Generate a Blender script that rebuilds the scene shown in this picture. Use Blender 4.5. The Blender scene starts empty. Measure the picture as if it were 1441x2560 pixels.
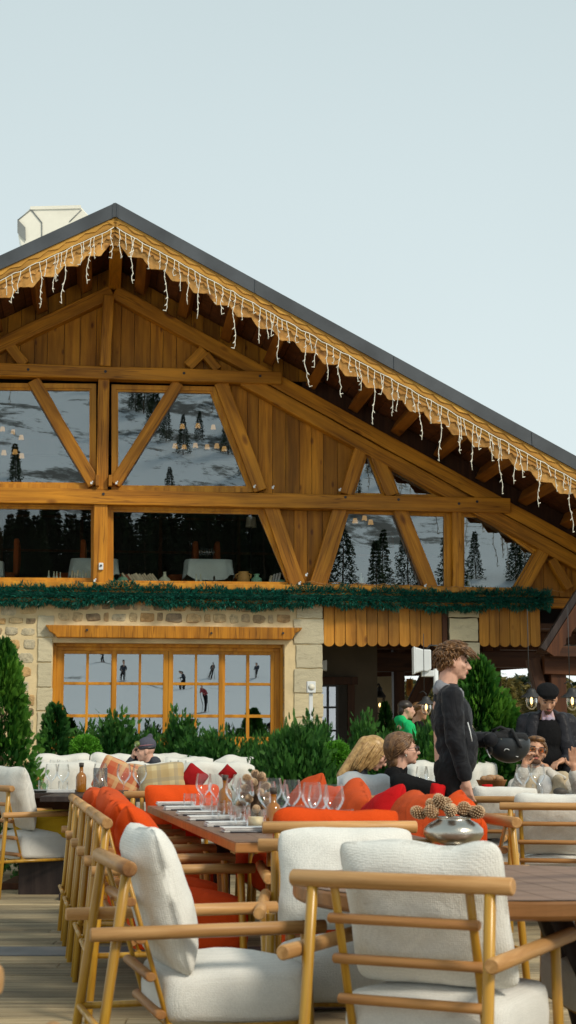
import bpy, bmesh, math, random
import numpy as np
from mathutils import Vector, Matrix, Quaternion, noise as mnoise

random.seed(7)
D = bpy.data
SC = bpy.context.scene
COL = SC.collection
PI = math.pi
R = math.radians
V = Vector

# ------------------------------------------------------------------ camera model
FPX, CX, CY = 3860.0, 720.5, 1280.0
TH = math.atan((1865 - 1280) / FPX)
EYE = V((0, 0, 1.1))


def ray(px, py):
    f = V((0, math.cos(TH), math.sin(TH))); u = V((0, -math.sin(TH), math.cos(TH)))
    return f * FPX + V((1, 0, 0)) * (px - CX) - u * (py - CY)


def at(px, py, z=None, y=None):
    r = ray(px, py)
    t = (z - EYE.z) / r.z if z is not None else y / r.y
    return EYE + r * t


A = R(7.0)
FO = V((0, 24, 0))
UX = V((math.cos(A), math.sin(A), 0)); UY = V((-math.sin(A), math.cos(A), 0))


def W(px, py, y=0.0):
    """pixel -> (u, z) on the plane at chalet-local depth y"""
    r = ray(px, py)
    t = ((FO - EYE).dot(UY) + y) / r.dot(UY)
    p = EYE + r * t - FO
    return (p.dot(UX), p.z)


def FW(u, y, z):
    return FO + UX * u + UY * y + V((0, 0, z))


# ------------------------------------------------------------------ node helpers
def newmat(name):
    m = D.materials.new(name); m.use_nodes = True
    nt = m.node_tree; nt.nodes.clear()
    out = nt.nodes.new('ShaderNodeOutputMaterial')
    return m, nt, out


def N(nt, typ, **kw):
    n = nt.nodes.new(typ)
    for k, v in kw.items():
        if k.startswith('i_'):
            key = k[2:]
            key = int(key) if key.isdigit() else key.replace('_', ' ')
            n.inputs[key].default_value = v
        else:
            setattr(n, k, v)
    return n


def L(nt, a, ao, b, bi):
    nt.links.new(a.outputs[ao], b.inputs[bi])


def ramp(nt, stops, interp='LINEAR'):
    r = nt.nodes.new('ShaderNodeValToRGB'); r.color_ramp.interpolation = interp
    els = r.color_ramp.elements
    while len(els) < len(stops): els.new(0.5)
    for e, (p, c) in zip(els, stops):
        e.position = p; e.color = (*c, 1) if len(c) == 3 else c
    return r


def coords(nt, scale=(1, 1, 1), rnd=True, rot=(0, 0, 0)):
    tc = N(nt, 'ShaderNodeTexCoord'); mp = N(nt, 'ShaderNodeMapping')
    mp.inputs['Scale'].default_value = scale
    mp.inputs['Rotation'].default_value = rot
    if rnd:
        oi = N(nt, 'ShaderNodeObjectInfo')
        ad = N(nt, 'ShaderNodeVectorMath', operation='MULTIPLY_ADD')
        ad.inputs[1].default_value = (17.3, 9.1, 5.7)
        L(nt, oi, 'Random', ad, 0); L(nt, tc, 'Object', ad, 2); L(nt, ad, 0, mp, 0)
    else:
        L(nt, tc, 'Object', mp, 0)
    return mp


def simple(name, col, rough=.6, var=.12, scale=6, bump=0.0, bscale=40, metal=0, spec=.5, sheen=0, coat=0, bdist=.01):
    m, nt, out = newmat(name)
    b = N(nt, 'ShaderNodeBsdfPrincipled'); L(nt, b, 0, out, 0)
    b.inputs['Roughness'].default_value = rough; b.inputs['Metallic'].default_value = metal
    b.inputs['Specular IOR Level'].default_value = spec
    b.inputs['Sheen Weight'].default_value = sheen; b.inputs['Coat Weight'].default_value = coat
    mp = coords(nt)
    no = N(nt, 'ShaderNodeTexNoise', i_Scale=scale, i_Detail=5.0); L(nt, mp, 0, no, 0)
    lo = tuple(c * (1 - var) for c in col); hi = tuple(min(1, c * (1 + var)) for c in col)
    r = ramp(nt, [(.3, lo), (.7, hi)]); L(nt, no, 0, r, 0); L(nt, r, 0, b, 'Base Color')
    if bump:
        n2 = N(nt, 'ShaderNodeTexNoise', i_Scale=bscale, i_Detail=4.0); L(nt, mp, 0, n2, 0)
        bp = N(nt, 'ShaderNodeBump', i_Strength=bump, i_Distance=bdist); L(nt, n2, 0, bp, 'Height'); L(nt, bp, 0, b, 'Normal')
    return m


def wood(name, c1, c2, rough=.45, gs=14, knots=.5, tint=0.0, bump=.25, axis='Z', coat=.0, cd=None, crack=0, vary=.09):
    """grain along local Z (or X)"""
    m, nt, out = newmat(name)
    b = N(nt, 'ShaderNodeBsdfPrincipled'); L(nt, b, 0, out, 0)
    b.inputs['Roughness'].default_value = rough; b.inputs['Coat Weight'].default_value = coat
    b.inputs['Coat Roughness'].default_value = .25; b.inputs['Specular IOR Level'].default_value = .28
    s = (1, 1, .07) if axis == 'Z' else (.07, 1, 1)
    mp = coords(nt, s)
    n1 = N(nt, 'ShaderNodeTexNoise', i_Scale=gs, i_Detail=7.0, i_Roughness=.62, i_Distortion=.6); L(nt, mp, 0, n1, 0)
    cd = cd or tuple(x * .55 for x in c2)
    r = ramp(nt, [(.25, cd), (.42, c2), (.62, c1), (.85, tuple(min(1, x * 1.15) for x in c1))]); L(nt, n1, 0, r, 0)
    col = r
    # broad blotches
    mp2 = coords(nt, (1, 1, .35) if axis == 'Z' else (.35, 1, 1))
    n2 = N(nt, 'ShaderNodeTexNoise', i_Scale=3.2, i_Detail=3.0); L(nt, mp2, 0, n2, 0)
    r2 = ramp(nt, [(.3, (.72,) * 3), (.7, (1.12,) * 3)]); L(nt, n2, 0, r2, 0)
    mx = N(nt, 'ShaderNodeMixRGB', blend_type='MULTIPLY', i_Fac=1.0); L(nt, r, 0, mx, 1); L(nt, r2, 0, mx, 2)
    if knots:
        mp3 = coords(nt, (1, 1, .45) if axis == 'Z' else (.45, 1, 1))
        vo = N(nt, 'ShaderNodeTexVoronoi', i_Scale=knots * 7, i_Randomness=1.0); L(nt, mp3, 0, vo, 0)
        r3 = ramp(nt, [(.05, (.26, .17, .12)), (.10, (.5, .42, .36)), (.16, (1, 1, 1))]); L(nt, vo, 'Distance', r3, 0)
        m3 = N(nt, 'ShaderNodeMixRGB', blend_type='MULTIPLY', i_Fac=.85); L(nt, mx, 0, m3, 1); L(nt, r3, 0, m3, 2); mx = m3
    if tint:
        at_ = N(nt, 'ShaderNodeAttribute', attribute_name='tint')
        mr = N(nt, 'ShaderNodeMapRange'); mr.inputs['To Min'].default_value = 1 - tint; mr.inputs['To Max'].default_value = 1 + tint
        L(nt, at_, 'Fac', mr, 0)
        m4 = N(nt, 'ShaderNodeVectorMath', operation='SCALE'); L(nt, mx, 0, m4, 0); L(nt, mr, 0, m4, 'Scale'); mx = m4
    if crack:
        mp5 = coords(nt, (1, 1, .035) if axis == 'Z' else (.035, 1, 1))
        n5 = N(nt, 'ShaderNodeTexNoise', i_Scale=7.0, i_Detail=4.0); L(nt, mp5, 0, n5, 0)
        r5 = ramp(nt, [(.485, (1, 1, 1)), (.497, (.28, .22, .18)), (.503, (.28, .22, .18)), (.515, (1, 1, 1))]); L(nt, n5, 0, r5, 0)
        m5 = N(nt, 'ShaderNodeMixRGB', blend_type='MULTIPLY', i_Fac=crack); L(nt, mx, 0, m5, 1); L(nt, r5, 0, m5, 2); mx = m5
    if vary:
        oi = N(nt, 'ShaderNodeObjectInfo'); mv = N(nt, 'ShaderNodeMapRange'); mv.inputs['To Min'].default_value = 1 - vary * 1.4; mv.inputs['To Max'].default_value = 1 + vary * .8
        L(nt, oi, 'Random', mv, 0); m6 = N(nt, 'ShaderNodeVectorMath', operation='SCALE'); L(nt, mx, 0, m6, 0); L(nt, mv, 0, m6, 'Scale'); mx = m6
    L(nt, mx, 0, b, 'Base Color')
    bp = N(nt, 'ShaderNodeBump', i_Strength=bump, i_Distance=.006); L(nt, n1, 0, bp, 'Height'); L(nt, bp, 0, b, 'Normal')
    return m


def fabric(name, col, scale=220, strength=.5, folds=.6, rough=.9, sheen=.0, fscale=7, dist=.004):
    m, nt, out = newmat(name)
    b = N(nt, 'ShaderNodeBsdfPrincipled'); L(nt, b, 0, out, 0)
    b.inputs['Roughness'].default_value = rough; b.inputs['Sheen Weight'].default_value = sheen
    b.inputs['Specular IOR Level'].default_value = .1
    mp = coords(nt)
    no = N(nt, 'ShaderNodeTexNoise', i_Scale=5.0, i_Detail=5.0); L(nt, mp, 0, no, 0)
    r = ramp(nt, [(.3, tuple(c * .93 for c in col)), (.7, tuple(min(1, c * 1.04) for c in col))]); L(nt, no, 0, r, 0)
    vo = N(nt, 'ShaderNodeTexVoronoi', i_Scale=scale, i_Randomness=.35); L(nt, mp, 0, vo, 0)
    r2 = ramp(nt, [(.0, (1, 1, 1)), (.7, (.72, .72, .72))]); L(nt, vo, 'Distance', r2, 0)
    mx = N(nt, 'ShaderNodeMixRGB', blend_type='MULTIPLY', i_Fac=.7); L(nt, r, 0, mx, 1); L(nt, r2, 0, mx, 2)
    L(nt, mx, 0, b, 'Base Color')
    n3 = N(nt, 'ShaderNodeTexNoise', i_Scale=fscale, i_Detail=3.0, i_Distortion=.8); L(nt, mp, 0, n3, 0)
    b1 = N(nt, 'ShaderNodeBump', i_Strength=folds, i_Distance=.03); L(nt, n3, 0, b1, 'Height')
    b2 = N(nt, 'ShaderNodeBump', i_Strength=strength, i_Distance=dist, invert=True); L(nt, vo, 'Distance', b2, 'Height'); L(nt, b1, 0, b2, 'Normal')
    L(nt, b2, 0, b, 'Normal')
    return m


def emis(name, col, s):
    m, nt, out = newmat(name)
    e = N(nt, 'ShaderNodeEmission', i_Strength=s); e.inputs[0].default_value = (*col, 1); L(nt, e, 0, out, 0)
    return m


def glassy(name, tint=(.95, .96, .96), base=.02, wavy=0.0, gl=(1, 1, 1), edge=.9, rough=0.0, wsc=1.2):
    m, nt, out = newmat(name)
    t = N(nt, 'ShaderNodeBsdfTransparent'); t.inputs[0].default_value = (*tint, 1)
    g = N(nt, 'ShaderNodeBsdfGlossy', i_Roughness=rough); g.inputs[0].default_value = (*gl, 1)
    lw = N(nt, 'ShaderNodeLayerWeight', i_Blend=.25)
    mr = N(nt, 'ShaderNodeMapRange'); mr.inputs['To Min'].default_value = base; mr.inputs['To Max'].default_value = edge
    L(nt, lw, 'Fresnel', mr, 0)
    mx = N(nt, 'ShaderNodeMixShader'); L(nt, mr, 0, mx, 0); L(nt, t, 0, mx, 1); L(nt, g, 0, mx, 2); L(nt, mx, 0, out, 0)
    if wavy:
        mp = coords(nt)
        no = N(nt, 'ShaderNodeTexNoise', i_Scale=wsc, i_Detail=1.5); L(nt, mp, 0, no, 0)
        bp = N(nt, 'ShaderNodeBump', i_Strength=1.0, i_Distance=wavy); L(nt, no, 0, bp, 'Height'); L(nt, bp, 0, g, 'Normal')
    return m


M = {}
M['beam'] = wood('varnished_beam', (.58, .238, .016), (.38, .142, .008), gs=9, crack=.6, knots=.42, rough=.5)
M['board'] = wood('varnished_board', (.54, .22, .014), (.355, .133, .007), gs=11, knots=.75, tint=.3, rough=.55)
M['frame'] = wood('window_wood', (.62, .28, .022), (.50, .20, .014), gs=9, knots=0, rough=.45)
M['pale'] = wood('pale_verge_board', (.66, .36, .10), (.50, .24, .055), gs=8, knots=.5, rough=.6, axis='X')
M['verge'] = wood('verge_board', (.60, .32, .055), (.42, .20, .03), gs=8, knots=.4, rough=.6, axis='X')
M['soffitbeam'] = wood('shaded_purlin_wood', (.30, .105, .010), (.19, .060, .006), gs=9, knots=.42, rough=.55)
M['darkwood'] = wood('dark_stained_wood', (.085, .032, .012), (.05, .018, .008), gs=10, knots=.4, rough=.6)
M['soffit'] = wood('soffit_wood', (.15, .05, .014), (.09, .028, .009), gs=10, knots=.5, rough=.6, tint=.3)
M['valance'] = wood('valance_wood', (.48, .215, .026), (.36, .148, .015), gs=12, knots=.6, tint=.22, rough=.5)
M['ash'] = wood('oiled_ash', (.62, .35, .14), (.46, .235, .08), gs=34, knots=.35, rough=.42, bump=.12, cd=(.36, .17, .05))
M['slat'] = wood('weathered_ash', (.50, .25, .085), (.36, .165, .055), gs=30, knots=0, rough=.45, bump=.12, cd=(.26, .11, .04))
M['gold'] = wood('golden_lacquer', (.56, .31, .035), (.42, .21, .018), gs=36, knots=0, rough=.3, bump=.1, coat=.4, cd=(.27, .11, .012))
M['table'] = wood('table_wood', (.30, .18, .12), (.21, .122, .08), gs=16, knots=0, rough=.38, bump=.1, axis='X', cd=(.14, .07, .05))
M['tableedge'] = wood('table_edge_wood', (.40, .18, .06), (.28, .12, .035), gs=18, knots=0, rough=.35, bump=.1, axis='X')
M['blackwood'] = wood('dark_table_wood', (.05, .035, .03), (.03, .02, .018), gs=18, knots=0, rough=.4)
M['flash'] = simple('roof_flashing', (.055, .062, .07), .5, .3, 2, .1, 3, metal=.3)
M['snow'] = simple('snow', (.82, .85, .88), .7, .04, 2, .3, 8)
M['cream'] = simple('cream_metal', (.72, .69, .58), .5, .05, 3)
M['creamgrey'] = simple('grey_grille', (.18, .19, .18), .5, .1, 3)
M['white'] = fabric('white_knit', (.86, .85, .79), scale=170, strength=.45, folds=.25)
M['seat'] = fabric('pale_weave', (.82, .81, .76), scale=200, strength=.5, folds=.12)
M['sofa'] = fabric('white_slipcover', (.80, .78, .71), scale=120, strength=.1, folds=.5, fscale=4)
M['greysofa'] = fabric('grey_slipcover', (.50, .52, .53), scale=160, strength=.2, folds=.6, fscale=5)
M['orange'] = fabric('orange_wool', (.78, .085, .012), scale=260, strength=.3, folds=.5, sheen=.0)
M['burnt'] = fabric('burnt_orange_wool', (.66, .095, .025), scale=260, strength=.3, folds=.5, sheen=.0)
M['red'] = fabric('red_wool', (.62, .012, .014), scale=260, strength=.3, folds=.5, sheen=.0)
M['darkred'] = fabric('dark_red_wool', (.36, .012, .014), scale=260, strength=.3, folds=.5)
M['mustard'] = fabric('mustard_cloth', (.55, .34, .02), scale=260, strength=.2, folds=.4)
M['linen'] = fabric('white_linen', (.78, .78, .77), scale=500, strength=.1, folds=.4, fscale=12)
M['cloth'] = fabric('tablecloth', (.80, .88, .84), scale=400, strength=.05, folds=.4, fscale=4)
M['glass'] = glassy('drinking_glass', (.965, .972, .972), .045, 0, (1, 1, 1), .62)
M['pane'] = glassy('window_glass', (.74, .76, .72), .24, .0014, (.84, .95, 1.0), .9, wsc=.8)
M['pane_ground'] = glassy('ground_window_glass', (.70, .72, .68), .33, .0013, (.86, .95, 1.0), .9, wsc=1.4)
M['pane_low'] = glassy('clear_window_glass', (.86, .88, .84), .15, .0015, (.84, .95, 1.0), .9, wsc=.8)
M['steel'] = simple('hammered_silver', (.52, .49, .43), .28, .15, 8, .25, 30, metal=1)
M['cone'] = simple('pinecone_scale', (.30, .16, .07), .6, .35, 30, .2, 60)
M['conetip'] = simple('pinecone_tip', (.60, .42, .25), .6, .25, 30)
M['black'] = simple('black_plastic', (.018, .019, .02), .35, .2, 8)
M['iron'] = simple('black_iron', (.02, .02, .02), .5, .3, 12, .2, 30)
M['plaswhite'] = simple('white_plastic', (.70, .73, .74), .4, .05, 3)
M['string'] = simple('white_cable', (.78, .75, .64), .5, .05, 4)
M['skin'] = simple('skin', (.62, .35, .25), .5, .12, 18, .1, 60)
M['skin2'] = simple('tanned_skin', (.54, .28, .17), .5, .12, 18, .1, 60)
M['lips'] = simple('lips', (.45, .14, .11), .4, .1, 20)
M['eye'] = simple('eye', (.05, .035, .03), .2, .1, 20)
M['jacket'] = fabric('black_shell', (.016, .017, .021), scale=300, strength=.1, folds=1.2, rough=.6, sheen=.1, fscale=6)
M['coat'] = fabric('black_wool', (.012, .012, .013), scale=300, strength=.3, folds=.7, rough=.95)
M['trouser'] = fabric('charcoal_trouser', (.020, .019, .020), scale=300, strength=.2, folds=1, fscale=6)
M['greyhood'] = fabric('grey_hood', (.27, .28, .31), scale=300, strength=.3, folds=.8)
M['slate'] = fabric('slate_jacket', (.07, .075, .09), scale=300, strength=.2, folds=.8)
M['beige'] = fabric('beige_gilet', (.55, .45, .31), scale=300, strength=.2, folds=1, fscale=8)
M['offwhite'] = fabric('off_white_shirt', (.66, .62, .55), scale=300, strength=.2, folds=1, fscale=8)
M['green'] = fabric('green_hoodie', (.02, .50, .16), scale=200, strength=.2, folds=.8)
M['beanie'] = fabric('grey_beanie', (.10, .10, .13), scale=120, strength=.6, folds=.3)
M['cork'] = simple('dark_cork', (.05, .04, .03), .6)
M['candle'] = simple('candle_wax', (.75, .62, .38), .5, .05)
M['terracotta'] = simple('terracotta', (.62, .34, .10), .6, .2, 8)
M['jade'] = simple('jade_glaze', (.30, .60, .42), .3, .15, 6)
M['paleglaze'] = simple('pale_glaze', (.66, .70, .55), .35, .15, 6)
M['page'] = simple('book_cover', (.74, .64, .46), .7, .25, 9)
M['pagered'] = simple('red_book_cover', (.35, .12, .07), .7, .25, 9)
M['rock'] = simple('rock', (.2, .19, .18), .9, .3, 3)
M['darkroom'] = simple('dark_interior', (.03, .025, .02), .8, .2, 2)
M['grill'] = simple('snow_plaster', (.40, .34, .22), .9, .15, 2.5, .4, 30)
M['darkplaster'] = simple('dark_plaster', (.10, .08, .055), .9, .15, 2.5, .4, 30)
M['shade'] = emis('lit_lampshade', (1.0, .55, .18), .50)
M['flame'] = emis('lamp_flame', (1.0, .58, .2), 5)
M['speck'] = simple('steel_dark', (.10, .10, .11), .35, .1, 5, metal=.8)


def hairmat(name, c1, c2):
    m, nt, out = newmat(name)
    b = N(nt, 'ShaderNodeBsdfPrincipled'); L(nt, b, 0, out, 0); b.inputs['Roughness'].default_value = .42
    mp = coords(nt)
    no = N(nt, 'ShaderNodeTexNoise', i_Scale=38.0, i_Detail=4.0); L(nt, mp, 0, no, 0)
    r = ramp(nt, [(.3, c2), (.65, c1)]); L(nt, no, 0, r, 0); L(nt, r, 0, b, 'Base Color')
    return m


M['hbrown'] = hairmat('brown_hair', (.21, .098, .028), (.05, .022, .008))
M['hblonde'] = hairmat('blonde_hair', (.52, .33, .13), (.26, .14, .045))
M['hlight'] = hairmat('light_brown_hair', (.21, .11, .045), (.07, .032, .014))
M['hdark'] = hairmat('dark_hair', (.03, .017, .01), (.012, .008, .006))


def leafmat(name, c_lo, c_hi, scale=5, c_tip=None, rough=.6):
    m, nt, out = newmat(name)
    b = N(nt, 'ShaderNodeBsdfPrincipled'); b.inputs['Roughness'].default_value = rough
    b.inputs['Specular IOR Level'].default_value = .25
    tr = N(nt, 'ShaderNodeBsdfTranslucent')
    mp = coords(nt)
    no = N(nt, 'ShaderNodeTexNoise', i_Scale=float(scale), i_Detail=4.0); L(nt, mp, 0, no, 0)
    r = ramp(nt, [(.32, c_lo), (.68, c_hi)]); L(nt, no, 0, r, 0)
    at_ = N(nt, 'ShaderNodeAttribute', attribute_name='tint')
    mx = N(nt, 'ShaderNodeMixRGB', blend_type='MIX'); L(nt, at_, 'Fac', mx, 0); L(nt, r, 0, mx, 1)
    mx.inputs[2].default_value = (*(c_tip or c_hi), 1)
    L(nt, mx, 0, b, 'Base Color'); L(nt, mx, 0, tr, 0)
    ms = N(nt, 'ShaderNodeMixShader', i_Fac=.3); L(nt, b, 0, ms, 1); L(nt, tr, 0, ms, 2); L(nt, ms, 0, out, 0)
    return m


M['thuja'] = leafmat('thuja_leaf', (.014, .075, .012), (.035, .165, .018), 5, (.13, .30, .03))
M['thujadark'] = leafmat('dark_thuja_leaf', (.010, .055, .012), (.024, .115, .018), 5, (.085, .23, .035))
M['box'] = leafmat('boxwood_leaf', (.05, .19, .012), (.10, .32, .02), 8, (.16, .42, .04))
M['garland'] = leafmat('garland_needle', (.005, .055, .042), (.010, .12, .085), 9, (.03, .24, .17), .35)
M['pine'] = leafmat('conifer_needle', (.010, .022, .012), (.022, .045, .018), 1.5, (.05, .07, .02))
M['larch'] = leafmat('autumn_conifer', (.035, .042, .014), (.12, .095, .022), 1.5, (.22, .16, .04))
M['bark'] = simple('bark', (.09, .055, .03), .9, .3, 12, .5, 20)


def plaid(name, a, b_, c):
    m, nt, out = newmat(name)
    b = N(nt, 'ShaderNodeBsdfPrincipled', i_Roughness=.9); L(nt, b, 0, out, 0)
    tc = N(nt, 'ShaderNodeTexCoord'); sp = N(nt, 'ShaderNodeSeparateXYZ'); L(nt, tc, 'Object', sp, 0)
    prev = None
    cur = N(nt, 'ShaderNodeRGB'); cur.outputs[0].default_value = (*a, 1); last = (cur, 0)
    for ax, off, colr, thr in (('X', 0, b_, .1), ('Z', 0, b_, .1), ('X', .37, c, .75), ('Z', .37, c, .75)):
        mu = N(nt, 'ShaderNodeMath', operation='MULTIPLY_ADD'); mu.inputs[1].default_value = 42.0; mu.inputs[2].default_value = off * 6; L(nt, sp, ax, mu, 0)
        si = N(nt, 'ShaderNodeMath', operation='SINE'); L(nt, mu, 0, si, 0)
        gt = N(nt, 'ShaderNodeMath', operation='GREATER_THAN'); gt.inputs[1].default_value = thr; L(nt, si, 0, gt, 0)
        hf = N(nt, 'ShaderNodeMath', operation='MULTIPLY'); hf.inputs[1].default_value = .55; L(nt, gt, 0, hf, 0)
        mx = N(nt, 'ShaderNodeMixRGB'); L(nt, hf, 0, mx, 0); L(nt, last[0], last[1], mx, 1); mx.inputs[2].default_value = (*colr, 1); last = (mx, 0)
    L(nt, last[0], 0, b, 'Base Color')
    return m


M['plaidred'] = plaid('orange_plaid', (.55, .20, .08), (.42, .05, .02), (.62, .42, .2))
M['plaidbeige'] = plaid('beige_plaid', (.58, .47, .26), (.44, .30, .13), (.30, .24, .16))
M['check'] = plaid('checked_shirt', (.55, .5, .5), (.45, .22, .25), (.3, .25, .38))


def stone_mats():
    m, nt, out = newmat('rubble_stone')
    b = N(nt, 'ShaderNodeBsdfPrincipled', i_Roughness=.9); L(nt, b, 0, out, 0)
    at_ = N(nt, 'ShaderNodeAttribute', attribute_name='tint')
    r = ramp(nt, [(0, (.26, .20, .13)), (.15, (.42, .32, .19)), (.4, (.50, .46, .35)), (.6, (.60, .50, .31)), (.8, (.54, .35, .16)), (1, (.27, .23, .17))])
    L(nt, at_, 'Fac', r, 0)
    mp = coords(nt, rnd=False)
    no = N(nt, 'ShaderNodeTexNoise', i_Scale=11.0, i_Detail=9.0, i_Roughness=.72); L(nt, mp, 0, no, 0)
    r2 = ramp(nt, [(.28, (.42, .38, .32)), (.5, (.95, .92, .86)), (.72, (1.35, 1.25, 1.05))]); L(nt, no, 0, r2, 0)
    mx = N(nt, 'ShaderNodeMixRGB', blend_type='MULTIPLY', i_Fac=1.0); L(nt, r, 0, mx, 1); L(nt, r2, 0, mx, 2); L(nt, mx, 0, b, 'Base Color')
    bp = N(nt, 'ShaderNodeBump', i_Strength=.9, i_Distance=.03); L(nt, no, 0, bp, 'Height'); L(nt, bp, 0, b, 'Normal')
    M['rubble'] = m
    M['mortar'] = simple('lime_mortar', (.68, .54, .31), .95, .16, 3, .6, 25)
    # dressed limestone
    m, nt, out = newmat('limestone_block')
    b = N(nt, 'ShaderNodeBsdfPrincipled', i_Roughness=.9); L(nt, b, 0, out, 0)
    at_ = N(nt, 'ShaderNodeAttribute', attribute_name='tint')
    r = ramp(nt, [(0, (.50, .46, .34)), (.5, (.62, .54, .36)), (1, (.54, .50, .38))]); L(nt, at_, 'Fac', r, 0)
    mp = coords(nt, (1, 1, 3), rnd=False)
    no = N(nt, 'ShaderNodeTexNoise', i_Scale=4.0, i_Detail=9.0, i_Roughness=.75, i_Distortion=1.2); L(nt, mp, 0, no, 0)
    r2 = ramp(nt, [(.3, (.66, .62, .55)), (.45, (.96, .95, .92)), (.7, (1.1, 1.08, 1.02))]); L(nt, no, 0, r2, 0)
    mx = N(nt, 'ShaderNodeMixRGB', blend_type='MULTIPLY', i_Fac=1.0); L(nt, r, 0, mx, 1); L(nt, r2, 0, mx, 2); L(nt, mx, 0, b, 'Base Color')
    bp = N(nt, 'ShaderNodeBump', i_Strength=.8, i_Distance=.02); L(nt, no, 0, bp, 'Height'); L(nt, bp, 0, b, 'Normal')
    M['lime'] = m


stone_mats()


# ------------------------------------------------------------------ mesh builder
class MB:
    def __init__(s):
        s.v = []; s.f = []; s.mi = []; s.t = []; s.cur = 0; s.tint = 0.5; s.sm = []; s.smooth = False

    def add(s, vs, fs, M4=None):
        o = len(s.v)
        for p in vs:
            p = V(p)
            s.v.append(M4 @ p if M4 is not None else p)
        for f in fs:
            s.f.append([o + i for i in f]); s.mi.append(s.cur); s.t.append(s.tint); s.sm.append(s.smooth)
        return s

    def box(s, c, d, rot=None):
        x, y, z = d[0] / 2, d[1] / 2, d[2] / 2
        vs = [(-x, -y, -z), (x, -y, -z), (x, y, -z), (-x, y, -z), (-x, -y, z), (x, -y, z), (x, y, z), (-x, y, z)]
        m = Matrix.Translation(V(c))
        if rot is not None: m = m @ rot.to_4x4()
        return s.add(vs, [(0, 3, 2, 1), (4, 5, 6, 7), (0, 1, 5, 4), (1, 2, 6, 5), (2, 3, 7, 6), (3, 0, 4, 7)], m)

    def prism(s, poly, y0, y1):
        """poly: list of (x,z); extruded along y"""
        ar = sum(poly[i][0] * poly[(i + 1) % len(poly)][1] - poly[(i + 1) % len(poly)][0] * poly[i][1] for i in range(len(poly)))
        if ar < 0: poly = poly[::-1]
        n = len(poly)
        vs = [(p[0], y0, p[1]) for p in poly] + [(p[0], y1, p[1]) for p in poly]
        fs = [list(range(n)), list(range(2 * n - 1, n - 1, -1))] + [(i, n + i, n + (i + 1) % n, (i + 1) % n) for i in range(n)]
        return s.add(vs, fs)

    def tube(s, pts, r, n=8, cap=True):
        pts = [V(p) for p in pts]
        rs = r if isinstance(r, (list, tuple)) else [r] * len(pts)
        o = len(s.v)
        prev = None
        for i, p in enumerate(pts):
            d = (pts[min(i + 1, len(pts) - 1)] - pts[max(i - 1, 0)])
            d = d.normalized() if d.length > 1e-9 else V((0, 0, 1))
            if prev is None:
                a = d.orthogonal().normalized()
            else:
                a = (prev - d * prev.dot(d)); a = a.normalized() if a.length > 1e-6 else d.orthogonal().normalized()
            prev = a; b = d.cross(a)
            for k in range(n):
                t = 2 * PI * k / n
                s.v.append(p + (a * math.cos(t) + b * math.sin(t)) * rs[i])
        m = len(pts)
        def F(f, sm):
            s.f.append(f); s.mi.append(s.cur); s.t.append(s.tint); s.sm.append(sm)
        for i in range(m - 1):
            for k in range(n):
                F([o + i * n + k, o + i * n + (k + 1) % n, o + (i + 1) * n + (k + 1) % n, o + (i + 1) * n + k], True)
        if cap:
            F([o + k for k in range(n)][::-1], False); F([o + (m - 1) * n + k for k in range(n)], False)
        return s

    def lathe(s, prof, n=20, c=(0, 0, 0), M4=None, flat=False):
        o = len(s.v); c = V(c)
        for r, z in prof:
            for k in range(n):
                t = 2 * PI * k / n
                p = V((r * math.cos(t), r * math.sin(t), z)) + c
                s.v.append(M4 @ p if M4 is not None else p)
        for i in range(len(prof) - 1):
            for k in range(n):
                s.f.append([o + i * n + k, o + i * n + (k + 1) % n, o + (i + 1) * n + (k + 1) % n, o + (i + 1) * n + k])
                s.mi.append(s.cur); s.t.append(s.tint); s.sm.append(not flat)
        return s

    def ell(s, c, r, rot=None, nu=14, nv=9):
        vs = [(0, 0, -1)]; fs = []
        for i in range(1, nv):
            a = -PI / 2 + PI * i / nv
            for k in range(nu):
                t = 2 * PI * k / nu
                vs.append((math.cos(a) * math.cos(t), math.cos(a) * math.sin(t), math.sin(a)))
        vs.append((0, 0, 1)); T = len(vs) - 1
        for k in range(nu):
            fs.append((0, 1 + (k + 1) % nu, 1 + k))
            fs.append((T, 1 + (nv - 2) * nu + k, 1 + (nv - 2) * nu + (k + 1) % nu))
        for i in range(nv - 2):
            for k in range(nu):
                fs.append((1 + i * nu + k, 1 + i * nu + (k + 1) % nu, 1 + (i + 1) * nu + (k + 1) % nu, 1 + (i + 1) * nu + k))
        m = Matrix.Translation(V(c))
        if rot is not None: m = m @ rot.to_4x4()
        m = m @ Matrix.Diagonal((*[x for x in (r if hasattr(r, '__len__') else (r,) * 3)], 1))
        sm = s.smooth; s.smooth = True; s.add(vs, fs, m); s.smooth = sm
        return s

    def cap(s, p0, p1, r0, r1=None, n=10):
        """closed tapered capsule"""
        r1 = r0 if r1 is None else r1
        p0, p1 = V(p0), V(p1); d = (p1 - p0)
        if d.length < 1e-6: return s.ell(p0, r0)
        d.normalize()
        pts = [p0 - d * r0 * .98, p0 - d * r0 * .7, p0 - d * r0 * .3, p0, p1, p1 + d * r1 * .3, p1 + d * r1 * .7, p1 + d * r1 * .98]
        rs = [r0 * .2, r0 * .71, r0 * .95, r0, r1, r1 * .95, r1 * .71, r1 * .2]
        return s.tube(pts, rs, n)

    def build(s, name, mats, parent=None, loc=(0, 0, 0), rot=None, bevel=0, sub=0, link=True, tint=False, seg=2):
        me = D.meshes.new(name)
        me.from_pydata([tuple(v) for v in s.v], [], s.f)
        mats = mats if isinstance(mats, (list, tuple)) else [mats]
        for m in mats: me.materials.append(M[m] if isinstance(m, str) else m)
        me.polygons.foreach_set('material_index', s.mi)
        me.polygons.foreach_set('use_smooth', s.sm)
        if tint:
            a = me.attributes.new('tint', 'FLOAT', 'FACE'); a.data.foreach_set('value', s.t)
        me.update()
        return link_obj(name, me, parent, loc, rot, bevel, sub, seg)


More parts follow.
